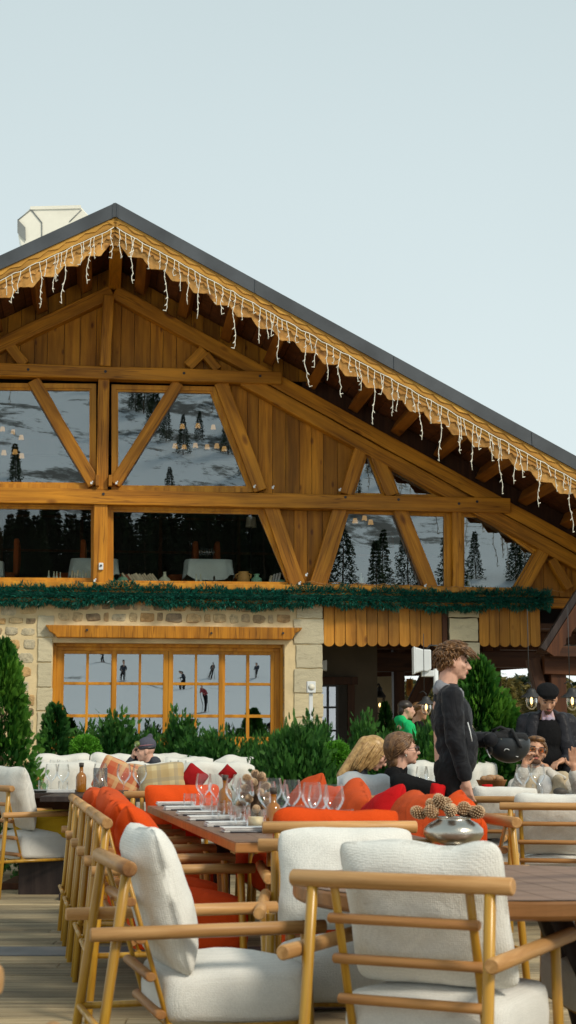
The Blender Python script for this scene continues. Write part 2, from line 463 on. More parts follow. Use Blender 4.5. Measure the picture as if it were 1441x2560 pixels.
def link_obj(name, me, parent=None, loc=(0, 0, 0), rot=None, bevel=0, sub=0, seg=2):
    o = D.objects.new(name, me); COL.objects.link(o)
    if parent is not None: o.parent = parent
    o.location = loc
    if rot is not None:
        o.rotation_mode = 'QUATERNION' if isinstance(rot, Quaternion) else 'XYZ'
        if isinstance(rot, Quaternion): o.rotation_quaternion = rot
        else: o.rotation_euler = rot
    if bevel:
        b = o.modifiers.new('Bevel', 'BEVEL'); b.width = bevel; b.segments = seg; b.limit_method = 'ANGLE'; b.angle_limit = R(40)
    if sub:
        b = o.modifiers.new('Sub', 'SUBSURF'); b.levels = sub; b.render_levels = sub
    return o


def tag(o, label=None, cat=None, group=None, kind=None):
    if label: o['label'] = label
    if cat: o['category'] = cat
    if group: o['group'] = group
    if kind: o['kind'] = kind
    return o


def thing(name, label, cat, loc=(0, 0, 0), rz=0, group=None):
    o = D.objects.new(name, None); COL.objects.link(o); o.empty_display_size = .1
    o.location = loc; o.rotation_euler = (0, 0, rz)
    return tag(o, label, cat, group)


KIDS = {}


def kids(o):
    return [c for c in D.objects if c.parent is o]


def copy_tree(o, parent=None, label=None, loc=None, rz=None, scale=None):
    c = o.copy(); COL.objects.link(c); c.parent = parent
    if label: c['label'] = label
    if loc is not None: c.location = loc
    if rz is not None: c.rotation_euler = (0, 0, rz)
    if scale is not None: c.scale = scale if hasattr(scale, '__len__') else (scale,) * 3
    for ch in kids(o): copy_tree(ch, c)
    return c


def rod(name, p0, p1, r0, r1, mat, parent, n=12, flat=None, label=None):
    """a round bar with its grain along its length (local Z)"""
    p0, p1 = V(p0), V(p1); d = p1 - p0
    mb = MB(); ln = d.length
    e = min(r0, r1) * .18
    mb.tube([(0, 0, 0), (0, 0, e), (0, 0, ln / 2), (0, 0, ln - e), (0, 0, ln)], [r0 - e, r0, (r0 + r1) / 2, r1, r1 - e], n)
    if flat:
        mb.v = [V((v.x * flat[0], v.y * flat[1], v.z)) for v in mb.v]
    o = mb.build(name, mat, parent, p0, d.to_track_quat('Z', 'Y'))
    if label: o['label'] = label
    return o


def pillow_mesh(name, w, h, t, mat, seed=0, n=26, pinch=.10, sag=0.0, wr=.009, p=3.2):
    """soft cushion in the XZ plane, thickness along Y; origin at its centre"""
    rnd = random.Random(seed); off = V((rnd.random() * 50, rnd.random() * 50, rnd.random() * 50))
    vs = []; fs = []
    for side in (-1, 1):
        for j in range(n + 1):
            for i in range(n + 1):
                u = -1 + 2 * i / n; v = -1 + 2 * j / n
                u = math.sin(u * PI / 2) * .6 + u * .4; v = math.sin(v * PI / 2) * .6 + v * .4
                ka = 1 - .20 * (u * v) ** 6
                x = u * w / 2 * (1 - pinch * .6 * (1 - v * v) * abs(u) ** 3) * (.55 + .45 * ka); z = v * h / 2 * (1 - pinch * .6 * (1 - u * u) * abs(v) ** 3) * (.55 + .45 * ka)
                th = (max(0, 1 - abs(u) ** 3.0) ** .62) * (max(0, 1 - abs(v) ** 3.0) ** .62) * t / 2
                q = V((x * 9, side * 3, z * 9)) + off
                nz = mnoise.noise(q) * .6 + mnoise.noise(q * 2.3) * .4
                fold = abs(mnoise.noise(V((x * 6 + z * 5, z * 6 - x * 3, side)) + off))
                th2 = th + (nz * wr * 1.5) * min(1, th / (t * .25) if t else 1)
                z2 = z - sag * (1 - abs(v)) * .3 * abs(u)
                if v > .5: z2 += mnoise.noise(V((u * 1.8, 0, 0)) + off) * h * .04
                vs.append((x + mnoise.noise(q + V((9, 9, 9))) * wr * .6, side * th2, z2))
    o = (n + 1) * (n + 1)
    for j in range(n):
        for i in range(n):
            a = j * (n + 1) + i
            fs.append((a, a + 1, a + n + 2, a + n + 1)); fs.append((o + a, o + a + n + 1, o + a + n + 2, o + a + 1))
    rim = [i for i in range(n + 1)] + [j * (n + 1) + n for j in range(1, n + 1)] + [n * (n + 1) + i for i in range(n - 1, -1, -1)] + [j * (n + 1) for j in range(n - 1, 0, -1)]
    for a, b in zip(rim, rim[1:] + rim[:1]): fs.append((b, a, o + a, o + b))
    me = D.meshes.new(name); me.from_pydata(vs, [], fs); me.materials.append(M[mat])
    me.polygons.foreach_set('use_smooth', [True] * len(fs)); me.update()
    return me


def slab_cushion(name, w, d, t, mat, parent, loc, seed=0, rot=None, n=16, bulge=.02, rr=.35):
    """boxy upholstered cushion: rounded edges, slightly crowned top"""
    rnd = random.Random(seed); off = V((rnd.random() * 50,) * 3)
    mb = MB(); mb.smooth = True
    prof = [(-.5, 0.0), (-.5, .45), (-.42, .9), (-.30, 1.0), (0, 1.01), (.30, 1.0), (.42, .93), (.5, .6), (.54, 0.0)]
    # rings of a superellipse outline, shrunk towards the top and bottom
    rings = []
    K = 56
    for zf, s in [(-.46, .80), (-.5, .93), (-.46, .975), (-.34, 1.0), (0, 1.012), (.30, 1.0), (.42, .98), (.49, .93), (.55, .75), (.60, .45), (.62, .15)]:
        ring = []
        for k in range(K):
            a = 2 * PI * k / K
            c, s_ = math.cos(a), math.sin(a)
            e = .30
            x = math.copysign(abs(c) ** e, c) * w / 2; y = math.copysign(abs(s_) ** e, s_) * d / 2
            x = x * (s if abs(s) > .9 else 1 - (1 - s) * 1) ; y = y * s
            nz = mnoise.noise(V((x * 5, y * 5, zf)) + off) * .012
            ring.append(V((x, y, zf * t + (bulge * (1 - (x / w * 2) ** 2) * (1 - (y / d * 2) ** 2) if zf > .4 else 0) + nz)))
        rings.append(ring)
    vs = [p for r_ in rings for p in r_]; fs = []
    for i in range(len(rings) - 1):
        for k in range(K): fs.append((i * K + k, i * K + (k + 1) % K, (i + 1) * K + (k + 1) % K, (i + 1) * K + k))
    fs.append([k for k in range(K)][::-1]); fs.append([(len(rings) - 1) * K + k for k in range(K)])
    mb.add(vs, fs)
    return mb.build(name, mat, parent, loc, rot)


def cards(name, P, Dr, S, T, TF, mats, parent=None, loc=(0, 0, 0), tint=None, up=None, seed=1, rz=0):
    """many small leaf shapes: template T (m,3) faces TF placed at P along Dr, size S"""
    rng = np.random.default_rng(seed)
    P = np.asarray(P, float); Dr = np.asarray(Dr, float); S = np.asarray(S, float); T = np.asarray(T, float)
    Dr /= np.linalg.norm(Dr, axis=1, keepdims=True) + 1e-9
    rv = rng.normal(size=P.shape) if up is None else np.asarray(up, float)
    sd = np.cross(Dr, rv); sd /= np.linalg.norm(sd, axis=1, keepdims=True) + 1e-9
    uu = np.cross(sd, Dr)
    VV = P[:, None, :] + S[:, None, None] * (T[None, :, 0:1] * Dr[:, None, :] + T[None, :, 1:2] * sd[:, None, :] + T[None, :, 2:3] * uu[:, None, :])
    n, m = len(P), len(T)
    VV = VV.reshape(-1, 3)
    k = len(TF[0])
    F = (np.asarray(TF)[None] + (np.arange(n) * m)[:, None, None]).reshape(-1, k)
    me = D.meshes.new(name)
    me.vertices.add(len(VV)); me.vertices.foreach_set('co', VV.ravel())
    me.loops.add(F.size); me.loops.foreach_set('vertex_index', F.ravel().astype(np.int32))
    me.polygons.add(len(F)); me.polygons.foreach_set('loop_start', (np.arange(len(F)) * k).astype(np.int32))
    me.polygons.foreach_set('loop_total', np.full(len(F), k, np.int32))
    for mt in (mats if isinstance(mats, list) else [mats]): me.materials.append(M[mt])
    if tint is not None:
        a = me.attributes.new('tint', 'FLOAT', 'FACE'); a.data.foreach_set('value', np.repeat(tint, len(TF)).astype(np.float32))
    me.update(calc_edges=True)
    return link_obj(name, me, parent, loc, (0, 0, rz) if rz else None)
# ================================================================== CHALET
UA, ZA, SL = -2.79, 8.91, .528          # ridge position, height, roof slope
ch = thing('chalet', 'timber and stone alpine chalet with a broad gable roof and big reflecting windows', 'chalet', FO, A)


def zroof(u): return ZA - abs(u - UA) * SL


def beam(name, p, q, w, y=-.08, th=.16, mat='beam', ext=0):
    """facade timber from p=(u,z) to q, w = face width (m); front face at y"""
    a = V((p[0], 0, p[1])); b = V((q[0], 0, q[1])); d = (b - a); ln = d.length; d.normalize()
    a -= d * ext; b += d * ext; ln = (b - a).length
    n_ = V((0, 1, 0)); x = n_.cross(d)
    rot = Matrix((x, n_, d)).transposed().to_quaternion()
    mb = MB()
    K = max(2, int(ln / .35)); rnd = random.Random(hash((round(p[0], 2), round(q[1], 2))) & 0xffff)
    vs = []; fs = []
    for i in range(K + 1):
        z = ln * i / K; j = lambda: rnd.uniform(-1, 1) * .006
        vs += [(-w / 2 + j(), 0, z), (w / 2 + j(), 0, z), (w / 2 + j() * .3, th, z), (-w / 2 + j() * .3, th, z)]
    for i in range(K):
        o = i * 4
        for k in range(4): fs.append((o + k, o + (k + 1) % 4, o + 4 + (k + 1) % 4, o + 4 + k))
    fs.append((3, 2, 1, 0)); o = K * 4; fs.append((o, o + 1, o + 2, o + 3))
    mb.add(vs, fs)
    return mb.build(name, mat, ch, a + V((0, y, 0)), rot, bevel=.012)


def pw(*pts, y=0.0): return [W(x, yy, y) for x, yy in pts]


# ---- roof
yf, yb = -2.1, 9.0
UR, UL = 6.6, -12.2


def roof_strip(t0, t1, y0, y1, name, mat, par=ch, ur=UR, ul=UL, **kw):
    mb = MB()
    for s, ue in ((1, ur), (-1, ul)):
        z0 = zroof(ue)
        mb.prism([(UA, ZA - t0), (ue, z0 - t0), (ue, z0 - t1), (UA, ZA - t1)], y0, y1)
    return mb.build(name, mat, par, **kw)


roof = roof_strip(0.02, .20, yf + .03, yb, 'roof', 'flash')
# boards of the soffit, running parallel to the ridge
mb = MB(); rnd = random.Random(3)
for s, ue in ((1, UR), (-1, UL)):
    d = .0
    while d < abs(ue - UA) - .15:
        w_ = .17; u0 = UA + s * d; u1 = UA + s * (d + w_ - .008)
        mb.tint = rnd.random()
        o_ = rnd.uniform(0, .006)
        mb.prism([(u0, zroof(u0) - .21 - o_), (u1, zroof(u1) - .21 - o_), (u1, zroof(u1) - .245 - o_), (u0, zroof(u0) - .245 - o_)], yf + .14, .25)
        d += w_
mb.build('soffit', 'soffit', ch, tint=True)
fl = roof_strip(-.005, .205, yf - .045, yf + .02, 'flashing', 'flash')
# vertical seams of the flashing: raised ribs every 2 m
mb = MB()
for s in (1, -1):
    for k in range(0, 5):
        u = UA + s * (k * 2.05 + (.0 if k else .03)); z = zroof(u)
        mb.prism([(u - .012, z + .002), (u + .012, z + .002 - s * .012), (u + .012, z - .20), (u - .012, z - .20)], yf - .056, yf - .047)
mb.build('seam', 'flash', roof)


def verge_board(name, t0, t1, y0, y1, mat, scal=None, amp=.05):
    for s, ue in ((1, UR), (-1, UL)):
        ln = math.hypot(abs(ue - UA), abs(ue - UA) * SL); ang = math.atan(SL)
        # object local X runs down the slope, grain along X
        mb = MB()
        h0, h1 = -t0 * math.cos(ang), -t1 * math.cos(ang)
        K = 1
        if scal:
            n = int(ln / .035); lo = []
            for i in range(n + 1):
                x = ln * i / n; ph = (x / scal) % 1.0
                lo.append((x, h1 - amp * abs(math.sin(PI * ph)) ** .7 * (1 if True else 0) - (amp * .35 * abs(math.sin(3 * PI * ph)) if ph > .3 and ph < .7 else 0)))
            for i in range(n):
                (xa, za), (xb, zb) = lo[i], lo[i + 1]
                mb.prism([(xa, h0 + xa * 0), (xb, h0), (xb, zb), (xa, za)], y0, y1)
        else:
            mb.prism([(0, h0), (ln, h0), (ln, h1), (0, h1)], y0, y1)
        # mitre at the ridge: shear the first end to vertical
        rot = (0, (ang if s == 1 else PI - ang), 0)
        if s == -1:
            mb.v = [V((v.x, v.y, -v.z)) for v in mb.v]; mb.f = [f[::-1] for f in mb.f]
        tanp = math.tan(ang)
        for i, v in enumerate(mb.v):
            if v.x < .3:
                f = 1 - v.x / .3
                hz = v.z if s == 1 else -v.z
                v.x = v.x + f * (-hz * tanp) * -1 * -1 if False else v.x - f * hz * tanp * -1
        mb.build(name, mat, ch, (UA, 0, ZA), rot)


verge_board('verge_board', .20, .315, yf, yf + .05, 'verge', None)
verge_board('verge_moulding', .312, .345, yf - .022, yf + .04, 'verge', None)
verge_board('verge_board', .34, .41, yf + .012, yf + .05, 'verge', None)
verge_board('scalloped_trim', .205, .235, yf - .016, yf - .002, 'verge', .30, .035)
verge_board('scalloped_verge', .40, .55, yf + .055, yf + .085, 'pale', .36, .075)
verge_board('scalloped_trim', .405, .44, yf + .030, yf + .052, 'pale', .12, .04)

# ridge beam and purlins carrying the overhang
for k in range(-9, 12):
    if k == 0:
        mb = MB().box((0, 0, 0), (.19, .26, 1)); ln = 2.0
        rod_ = MB().box((0, 0, ln / 2), (.19, .30, ln)).build('purlin', 'beam', ch, (UA + .02, yf + .12, ZA - .52), V((0, 1, 0)).to_track_quat('Z', 'Y'), bevel=.012)
        continue
    s = 1 if k > 0 else -1
    u = UA + s * (.45 + (abs(k) - 1) * .685)
    ln = 1.95
    rot = V((0, 1, 0)).to_track_quat('Z', 'Y')
    q = Quaternion(V((0, 1, 0)), math.atan(SL) * s * 1.0) @ rot
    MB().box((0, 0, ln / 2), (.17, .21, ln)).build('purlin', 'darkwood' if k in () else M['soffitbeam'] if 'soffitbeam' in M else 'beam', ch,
                                                   (u, yf + .15, zroof(u) - .245 - .14), q, bevel=.012)

# snow lying on the roof
def snowbank(u0, u1, h, name='roof_snow', y0=.0, y1=8.6, seed=0):
    n, m = 26, 10; vs = []; fs = []
    for j in range(m + 1):
        for i in range(n + 1):
            u = u0 + (u1 - u0) * i / n; y = y0 + (y1 - y0) * j / m
            e = min(1, i / 3, (n - i) / 3) * min(1, j / 1.2 + .25)
            vs.append((u, y, zroof(u) + .0 + e * h * (1 + .25 * mnoise.noise(V((u * .9, y * .9, seed))))))
    for j in range(m):
        for i in range(n):
            a = j * (n + 1) + i; fs.append((a, a + 1, a + n + 2, a + n + 1))
    mb = MB(); mb.smooth = True; mb.add(vs, fs)
    return mb.build(name, 'snow', roof)


snowbank(2.6, 6.5, .50, y0=-1.5)
snowbank(-11, -3.6, .50, y0=-1.2, seed=4)

# chimney hood
chm = []
o3 = W(45, 555, 3)
mb = MB()
prof = pw((62, 640), (46, 588), (46, 548), (80, 517), (200, 514), (222, 538), (222, 640), y=3)
mb.prism(prof, 3.0, 4.1)
chim = mb.build('chimney', 'cream', ch, bevel=.015)
mb = MB(); mb.prism(pw((95, 511), (183, 509), (183, 516), (95, 518), y=2.9), 3.05, 4.0); mb.build('cap', 'creamgrey', chim)
mb = MB(); mb.prism(pw((76, 516), (203, 513), (203, 521), (76, 524), y=2.98), 2.975, 4.11); mb.build('rim', 'cream', chim)
mb = MB(); mb.prism(pw((44, 548), (64, 569), (65, 603), (44, 582), y=2.98), 2.97, 2.985); mb.build('grille', 'creamgrey', chim)
mb = MB()
for a, b in (((78, 523), (105, 556)), ((105, 556), (105, 612)), ((204, 524), (174, 554)), ((78, 523), (46, 549))):
    pa, pb = W(*a, 2.98), W(*b, 2.98)
    mb.tube([(pa[0], 2.99, pa[1]), (pb[0], 2.99, pb[1])], .010, 6)
mb.build('seam', 'creamgrey', chim)

# ---- facade boards
def boards(poly, y0, y1, name='wall', mat='board', w=(.17, .26), seed=1, par=ch):
    rnd = random.Random(seed); us = [p[0] for p in poly]; u = min(us); mb = MB()

    def span(x):
        zs = []
        n = len(poly)
        for i in range(n):
            a, b = poly[i], poly[(i + 1) % n]
            if (a[0] - x) * (b[0] - x) <= 0 and abs(a[0] - b[0]) > 1e-9:
                zs.append(a[1] + (b[1] - a[1]) * (x - a[0]) / (b[0] - a[0]))
        return (min(zs), max(zs)) if len(zs) >= 2 else None
    while u < max(us) - .01:
        e = min(u + rnd.uniform(*w), max(us))
        xs = sorted({u + 1e-4, e - .007, *[x for x in us if u + .01 < x < e - .02]})
        mb.tint = rnd.random(); o_ = rnd.uniform(0, .012)
        for xa, xb in zip(xs, xs[1:]):
            A_, B_ = span(xa), span(xb)
            if A_ and B_ and (A_[1] - A_[0] > .01 or B_[1] - B_[0] > .01):
                mb.prism([(xa, A_[0]), (xb, B_[0]), (xb, B_[1] + .0005), (xa, A_[1] + .0005)], y0 + o_, y1)
        u = e
    return mb.build(name, mat, par, tint=True)


zH1, zH2, zS = 6.87, 4.905, 3.53
hw = lambda z: (ZA - .26 - z) / SL
boards([(UA - hw(zH1), zH1), (UA, ZA - .26), (UA + hw(zH1), zH1)], .10, .16, seed=2)
B_ = pw((555, 950), (700, 955), y=.1) + [(UA + hw(zH2) * .0 + (-.2), 6.9)]
pB = pw((545, 945), (715, 950), (905, 1065), (905, 1110), (862, 1240), (648, 1232), y=.1)
boards(pB, .10, .16, seed=5)
boards(pw((668, 1240), (862, 1246), (788, 1472), (746, 1472), y=.1), .10, .16, seed=6)
boards(pw((1362, 1370), (1385, 1388), (1560, 1470), (1560, 1500), (1296, 1486), y=.1), .10, .16, seed=8)
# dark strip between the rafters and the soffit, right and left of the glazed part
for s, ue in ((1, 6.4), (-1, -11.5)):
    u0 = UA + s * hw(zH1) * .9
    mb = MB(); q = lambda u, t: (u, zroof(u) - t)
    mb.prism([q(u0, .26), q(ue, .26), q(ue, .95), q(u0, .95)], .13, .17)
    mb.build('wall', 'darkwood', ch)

# ---- timber frame
px = lambda n: n / 159.0
R1a = (UA, 8.20)
beam('rafter', (UA + .02, 8.195), (UA + 8.9, 8.195 - 8.88 * .531), .215, -.09, .2)
beam('rafter', (UA - .02, 8.195), (UA - 8.9, 8.195 - 8.88 * .531), .215, -.09, .2)
a, b = W(655, 977), W(1441, 1410)
beam('rafter', (a[0] - .30, a[1] + .03 + .133), (a[0] + 5.9, a[1] - 5.9 * .531), .215, -.10, .2)
a, b = (UA * 2 - a[0], a[1]), 0
beam('rafter', (a[0] + .05, a[1] + .03), (a[0] - 5.9, a[1] - 5.9 * .531), .215, -.10, .2)
beam('tie_beam', (-7.2, zH1), (-.12, zH1 - .01), .20, -.16, .24)
beam('tie_beam', (-9.5, zH2), (3.55, zH2 - .02), .235, -.16, .24)
beam('king_post', (-2.90, zH1 + .1), (-2.86, 8.12), .175, -.15, .22)
beam('post', (-2.91, zH2 + .11), (-2.91, zH1 - .10), .175, -.12, .2)
beam('post', (-2.92, zS - .02), (-2.92, zH2 - .12), .215, -.12, .2)
beam('post', (2.69, zS - .02), (2.69, zH2 - .13), .165, -.12, .2)


def diag(p, q, wpx, **k):
    a, b = W(*p), W(*q); beam('brace', a, b, px(wpx), **k)


diag((84, 952), (237, 1213), 31)
diag((22, 862), (62, 914), 27, y=-.085)
diag((446, 958), (287, 1212), 29)
diag((470, 918), (510, 876), 28, y=-.085)
diag((513, 888), (545, 926), 22, y=-.08)
diag((552, 958), (652, 1228), 34)
diag((674, 1258), (744, 1464), 36)
diag((904, 1115), (866, 1238), 32, y=-.085)
diag((852, 1264), (788, 1466), 34)
diag((934, 1124), (980, 1240), 32, y=-.085)
diag((996, 1266), (1078, 1474), 34)
diag((1358, 1378), (1300, 1480), 32)
diag((1378, 1398), (1422, 1472), 22, y=-.085)
# mirrored timbers on the far left of the gable
for a_, b_, w_ in ((( -6.6, zH1 - .1), (-7.2, zH2 + .1), .2),):
    beam('brace', a_, b_, w_)
# wedge blocks at the foot of the central post
for x in (244, 276):
    p = W(x, 1207); MB().box((0, 0, 0), (.055, .12, .17)).build('wedge_block', 'beam', ch, (p[0], -.17, p[1]), bevel=.008)
# bolts
for q in ((72, 930), (264, 935), (459, 939), (648, 946), (259, 1239), (860, 1247), (992, 1253), (1142, 1263), (1187, 1258)):
    p = W(*q); MB().tube([(0, -.022, 0), (0, 0, 0)], .022, 8).build('bolt', 'iron', ch, (p[0], -.15, p[1]))
for q in ((218, 1575), (529, 1583), (708, 1583)):
    p = W(*q, -.14); MB().tube([(0, -.022, 0), (0, .01, 0)], .018, 8).build('bolt', 'iron', ch, (p[0], -.14, p[1]))
# small clamps and wires
mb = MB()
for q in ((229, 1213), (291, 1213), (633, 1222), (679, 1224), (237, 1455), (745, 1462), (1057, 1468), (845, 1230), (762, 1441)):
    p = W(*q); mb.box((p[0], -.19, p[1]), (.03, .03, .035)); mb.ell((p[0] + .015, -.20, p[1] + .022), .013, nu=8, nv=5)
p0, p1 = W(760, 1462), W(1400, 1484)
mb.build('cable_clamp', 'plaswhite', ch)
mb = MB(); mb.tube([(p0[0] + (p1[0] - p0[0]) * i / 40, -.19, p0[1] + .02 + (p1[1] - p0[1]) * i / 40 + .02 * math.sin(i * 1.7)) for i in range(41)], .005, 5)
mb.build('cable', 'slat', ch)
bell = MB().box((0, 0, 0), (.07, .04, .11)).build('doorbell_box', 'plaswhite', ch, (W(253, 1416, -.14)[0], -.14, W(253, 1416, -.14)[1]), bevel=.01)
MB().tube([(0, -.035, .01), (0, -.018, .01)], .016, 10).build('lens', 'black', bell)

# ---- glazed openings
def window(poly, fw=.075, y=.05, sides=None, name='window', glz='pane'):
    n = len(poly); c = V((sum(p[0] for p in poly) / n, sum(p[1] for p in poly) / n))
    ar = sum(poly[i][0] * poly[(i + 1) % n][1] - poly[(i + 1) % n][0] * poly[i][1] for i in range(n))
    if ar < 0: poly = poly[::-1]
    P = [V(p) for p in poly]

    def inset(d):
        lines = []
        for i in range(n):
            a, b = P[i], P[(i + 1) % n]; e = (b - a).normalized(); nn = V((-e.y, e.x)); lines.append((a + nn * d, e))
        out = []
        for i in range(n):
            (a, e), (b, f) = lines[i - 1], lines[i]
            den = e.x * f.y - e.y * f.x; t = ((b.x - a.x) * f.y - (b.y - a.y) * f.x) / den
            out.append(a + e * t)
        return out
    mb = MB()
    for (d0, d1, ya, yb_) in ((-.03, fw * .55, y - .03, y + .08), (fw * .55, fw, y, y + .07)):
        o_, i_ = inset(d0), inset(d1)
        for k in range(n):
            q = (k + 1) % n
            mb.prism([tuple(o_[k]), tuple(o_[q]), tuple(i_[q]), tuple(i_[k])], ya, yb_)
    w_ = mb.build(name, 'frame', ch)
    g = inset(fw - .01)
    mb = MB(); mb.add([(p.x, y + .035, p.y) for p in g], [list(range(n))])
    mb.build('pane', glz, w_)
    return w_


window(pw((-150, 962), (236, 965), (236, 1219), (-150, 1215), y=.05))
window(pw((284, 967), (534, 972), (634, 1227), (284, 1225), y=.05))
window(pw((-150, 1258), (240, 1262), (240, 1457), (-150, 1455), y=.05), glz='pane_low')
window(pw((272, 1267), (654, 1274), (735, 1467), (272, 1463), y=.05), glz='pane_low')
window(pw((918, 1118), (966, 1241), (877, 1240), y=.05), .05)
window(pw((960, 1148), (1110, 1244), (994, 1243), y=.05), .05)
window(pw((864, 1272), (1122, 1280), (1122, 1477), (803, 1471), y=.05))
window(pw((1150, 1280), (1210, 1283), (1348, 1381), (1288, 1482), (1150, 1479), y=.05))
MB().box((-3, .0, 0), (13.6, .34, .09)).build('sill', 'frame', ch, (.0, -.02, zS - .005), bevel=.01)
MB().box((-2.9, .0, 0), (14, .20, .20)).build('sill_beam', 'beam', ch, (.0, -.04, zS - .16), bevel=.01)

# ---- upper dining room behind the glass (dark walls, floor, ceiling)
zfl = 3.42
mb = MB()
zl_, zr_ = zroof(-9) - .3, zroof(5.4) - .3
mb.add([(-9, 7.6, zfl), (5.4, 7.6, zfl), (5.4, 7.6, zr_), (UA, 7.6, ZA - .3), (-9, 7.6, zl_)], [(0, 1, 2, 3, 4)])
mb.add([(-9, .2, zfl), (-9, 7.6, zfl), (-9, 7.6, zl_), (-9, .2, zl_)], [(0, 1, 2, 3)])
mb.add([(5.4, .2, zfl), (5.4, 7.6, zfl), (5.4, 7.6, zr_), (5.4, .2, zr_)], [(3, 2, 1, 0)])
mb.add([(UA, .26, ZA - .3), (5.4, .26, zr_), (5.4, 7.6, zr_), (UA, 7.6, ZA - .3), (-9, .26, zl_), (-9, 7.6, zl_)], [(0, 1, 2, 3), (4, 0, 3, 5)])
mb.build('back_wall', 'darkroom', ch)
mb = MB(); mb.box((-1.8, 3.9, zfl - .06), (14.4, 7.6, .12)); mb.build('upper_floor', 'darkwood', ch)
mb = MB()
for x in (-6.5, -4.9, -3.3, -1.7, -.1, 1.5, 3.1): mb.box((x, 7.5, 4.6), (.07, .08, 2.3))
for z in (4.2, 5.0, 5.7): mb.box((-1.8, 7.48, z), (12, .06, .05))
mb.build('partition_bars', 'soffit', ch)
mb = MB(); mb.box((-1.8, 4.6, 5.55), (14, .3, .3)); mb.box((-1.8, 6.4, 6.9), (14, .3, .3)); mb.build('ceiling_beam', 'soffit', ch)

# ---- ground floor masonry
uL, uWl, uWr, uWe = -9.0, W(131, 1700)[0], W(712, 1700, .0)[0], W(808, 1700)[0]
zWt = 2.66; zG = 3.34
mb = MB()
mb.prism([(uL, 0), (uWl, 0), (uWl, zG), (uL, zG)], 0, .45)
mb.prism([(uWl, zWt), (uWr, zWt), (uWr, zG), (uWl, zG)], 0, .45)
mb.prism([(uWr, 0), (uWe - .02, 0), (uWe - .02, zG), (uWr, zG)], 0, .45)
mb.prism([(uWl, 0), (uWr, 0), (uWr, 1.05), (uWl, 1.05)], .0, .45)
wall = mb.build('stone_wall', 'mortar', ch)

# rubble stones: irregular polygons standing a little proud of the mortar
def rubble(rects, seed=1, size=(.18, .44), rowh=(.15, .27), fill=.93):
    rnd = random.Random(seed); mb = MB()
    for (u0, u1, z0, z1) in rects:
        z = z0
        while z < z1 - .06:
            h = min(rnd.uniform(*rowh), z1 - z); u = u0 + rnd.uniform(-.05, .1)
            while u < u1 - .08:
                w_ = rnd.uniform(*size)
                if u + w_ > u1: w_ = u1 - u
                if w_ > .09 and h > .07 and rnd.random() < fill:
                    cw, chh = w_ * .5 - .014, h * .5 * rnd.uniform(.86, 1.0) - .012
                    cu, cz = u + w_ / 2, z + h / 2 + rnd.uniform(-.012, .012)
                    k = rnd.randint(8, 11); ph = rnd.random() * 6.28; ring = []
                    ex = rnd.uniform(.35, .62)
                    for i in range(k):
                        a_ = ph + 2 * PI * i / k; c, s_ = math.cos(a_), math.sin(a_)
                        f = rnd.uniform(.84, 1.05)
                        ring.append((cu + math.copysign(abs(c) ** ex, c) * cw * f, cz + math.copysign(abs(s_) ** ex, s_) * chh * f))
                    pr = rnd.uniform(.004, .02); mb.tint = rnd.random()
                    n = len(ring); mid = [(cu + (x - cu) * .86, cz + (y_ - cz) * .86) for x, y_ in ring]
                    vs = [(x, .003, y_) for x, y_ in ring] + [(x, -pr, y_) for x, y_ in mid] + [(cu, -pr - rnd.uniform(0, .01), cz)]
                    fs = [(i, (i + 1) % n, n + (i + 1) % n, n + i) for i in range(n)] + [(n + i, n + (i + 1) % n, 2 * n) for i in range(n)]
                    mb.add(vs, fs)
                u += w_
            z += h
    return mb.build('stonework', 'rubble', wall, tint=True)


uQl = W(94, 1700)[0]
rubble([(uL, uQl - .02, .1, zG - .02)], 3, fill=.99, size=(.14, .34), rowh=(.13, .22))
rubble([(uQl + .2, W(732, 1520)[0], W(0, 1560)[1] + .03, zG - .03)], 6, size=(.11, .32), rowh=(.10, .20), fill=1.0)
# side reveal of the window, right
mb = MB(); rnd = random.Random(4); z = 1.1
while z < zWt:
    h = rnd.uniform(.1, .2); mb.tint = rnd.random()
    mb.box((uWr - .002, .2, z + h / 2), (.016, rnd.uniform(.2, .34), h * .8)); z += h
mb.build('stonework', 'rubble', wall, tint=True, bevel=.006)


def quoins(u0, u1, zs, y=-.02, depth=.10, seed=0, name='corner_block', par=None, yb=None):
    rnd = random.Random(seed); mb = MB()
    for za, zb in zip(zs, zs[1:]):
        mb.tint = rnd.random(); e = rnd.uniform(-.025, .03); e2 = rnd.uniform(-.015, .012); K = 5
        vs = []; n = 0
        out = []
        for (x0, z0, x1, z1) in ((u0 + e, za + .009, u1 + e2, za + .009), (u1 + e2, za + .009, u1 + e2, zb - .009), (u1 + e2, zb - .009, u0 + e, zb - .009), (u0 + e, zb - .009, u0 + e, za + .009)):
            for i in range(K): out.append((x0 + (x1 - x0) * i / K + rnd.uniform(-.006, .006), z0 + (z1 - z0) * i / K + rnd.uniform(-.006, .006)))
        mb.prism(out, y - rnd.uniform(0, .008), (yb if yb is not None else depth))
    return mb.build(name, 'lime', par or wall, tint=True, bevel=.008)


zz = lambda *ys: [W(0 if False else 110, y)[1] for y in ys]
quoins(uQl, uWl - .003, zz(1905, 1850, 1778, 1718, 1656, 1594, 1538), seed=1)
zr = [W(772, y)[1] for y in (1985, 1925, 1862, 1794, 1733, 1671, 1611, 1547, 1508)]
quoins(W(738, 1700)[0], uWe, zr, seed=2, yb=.5)
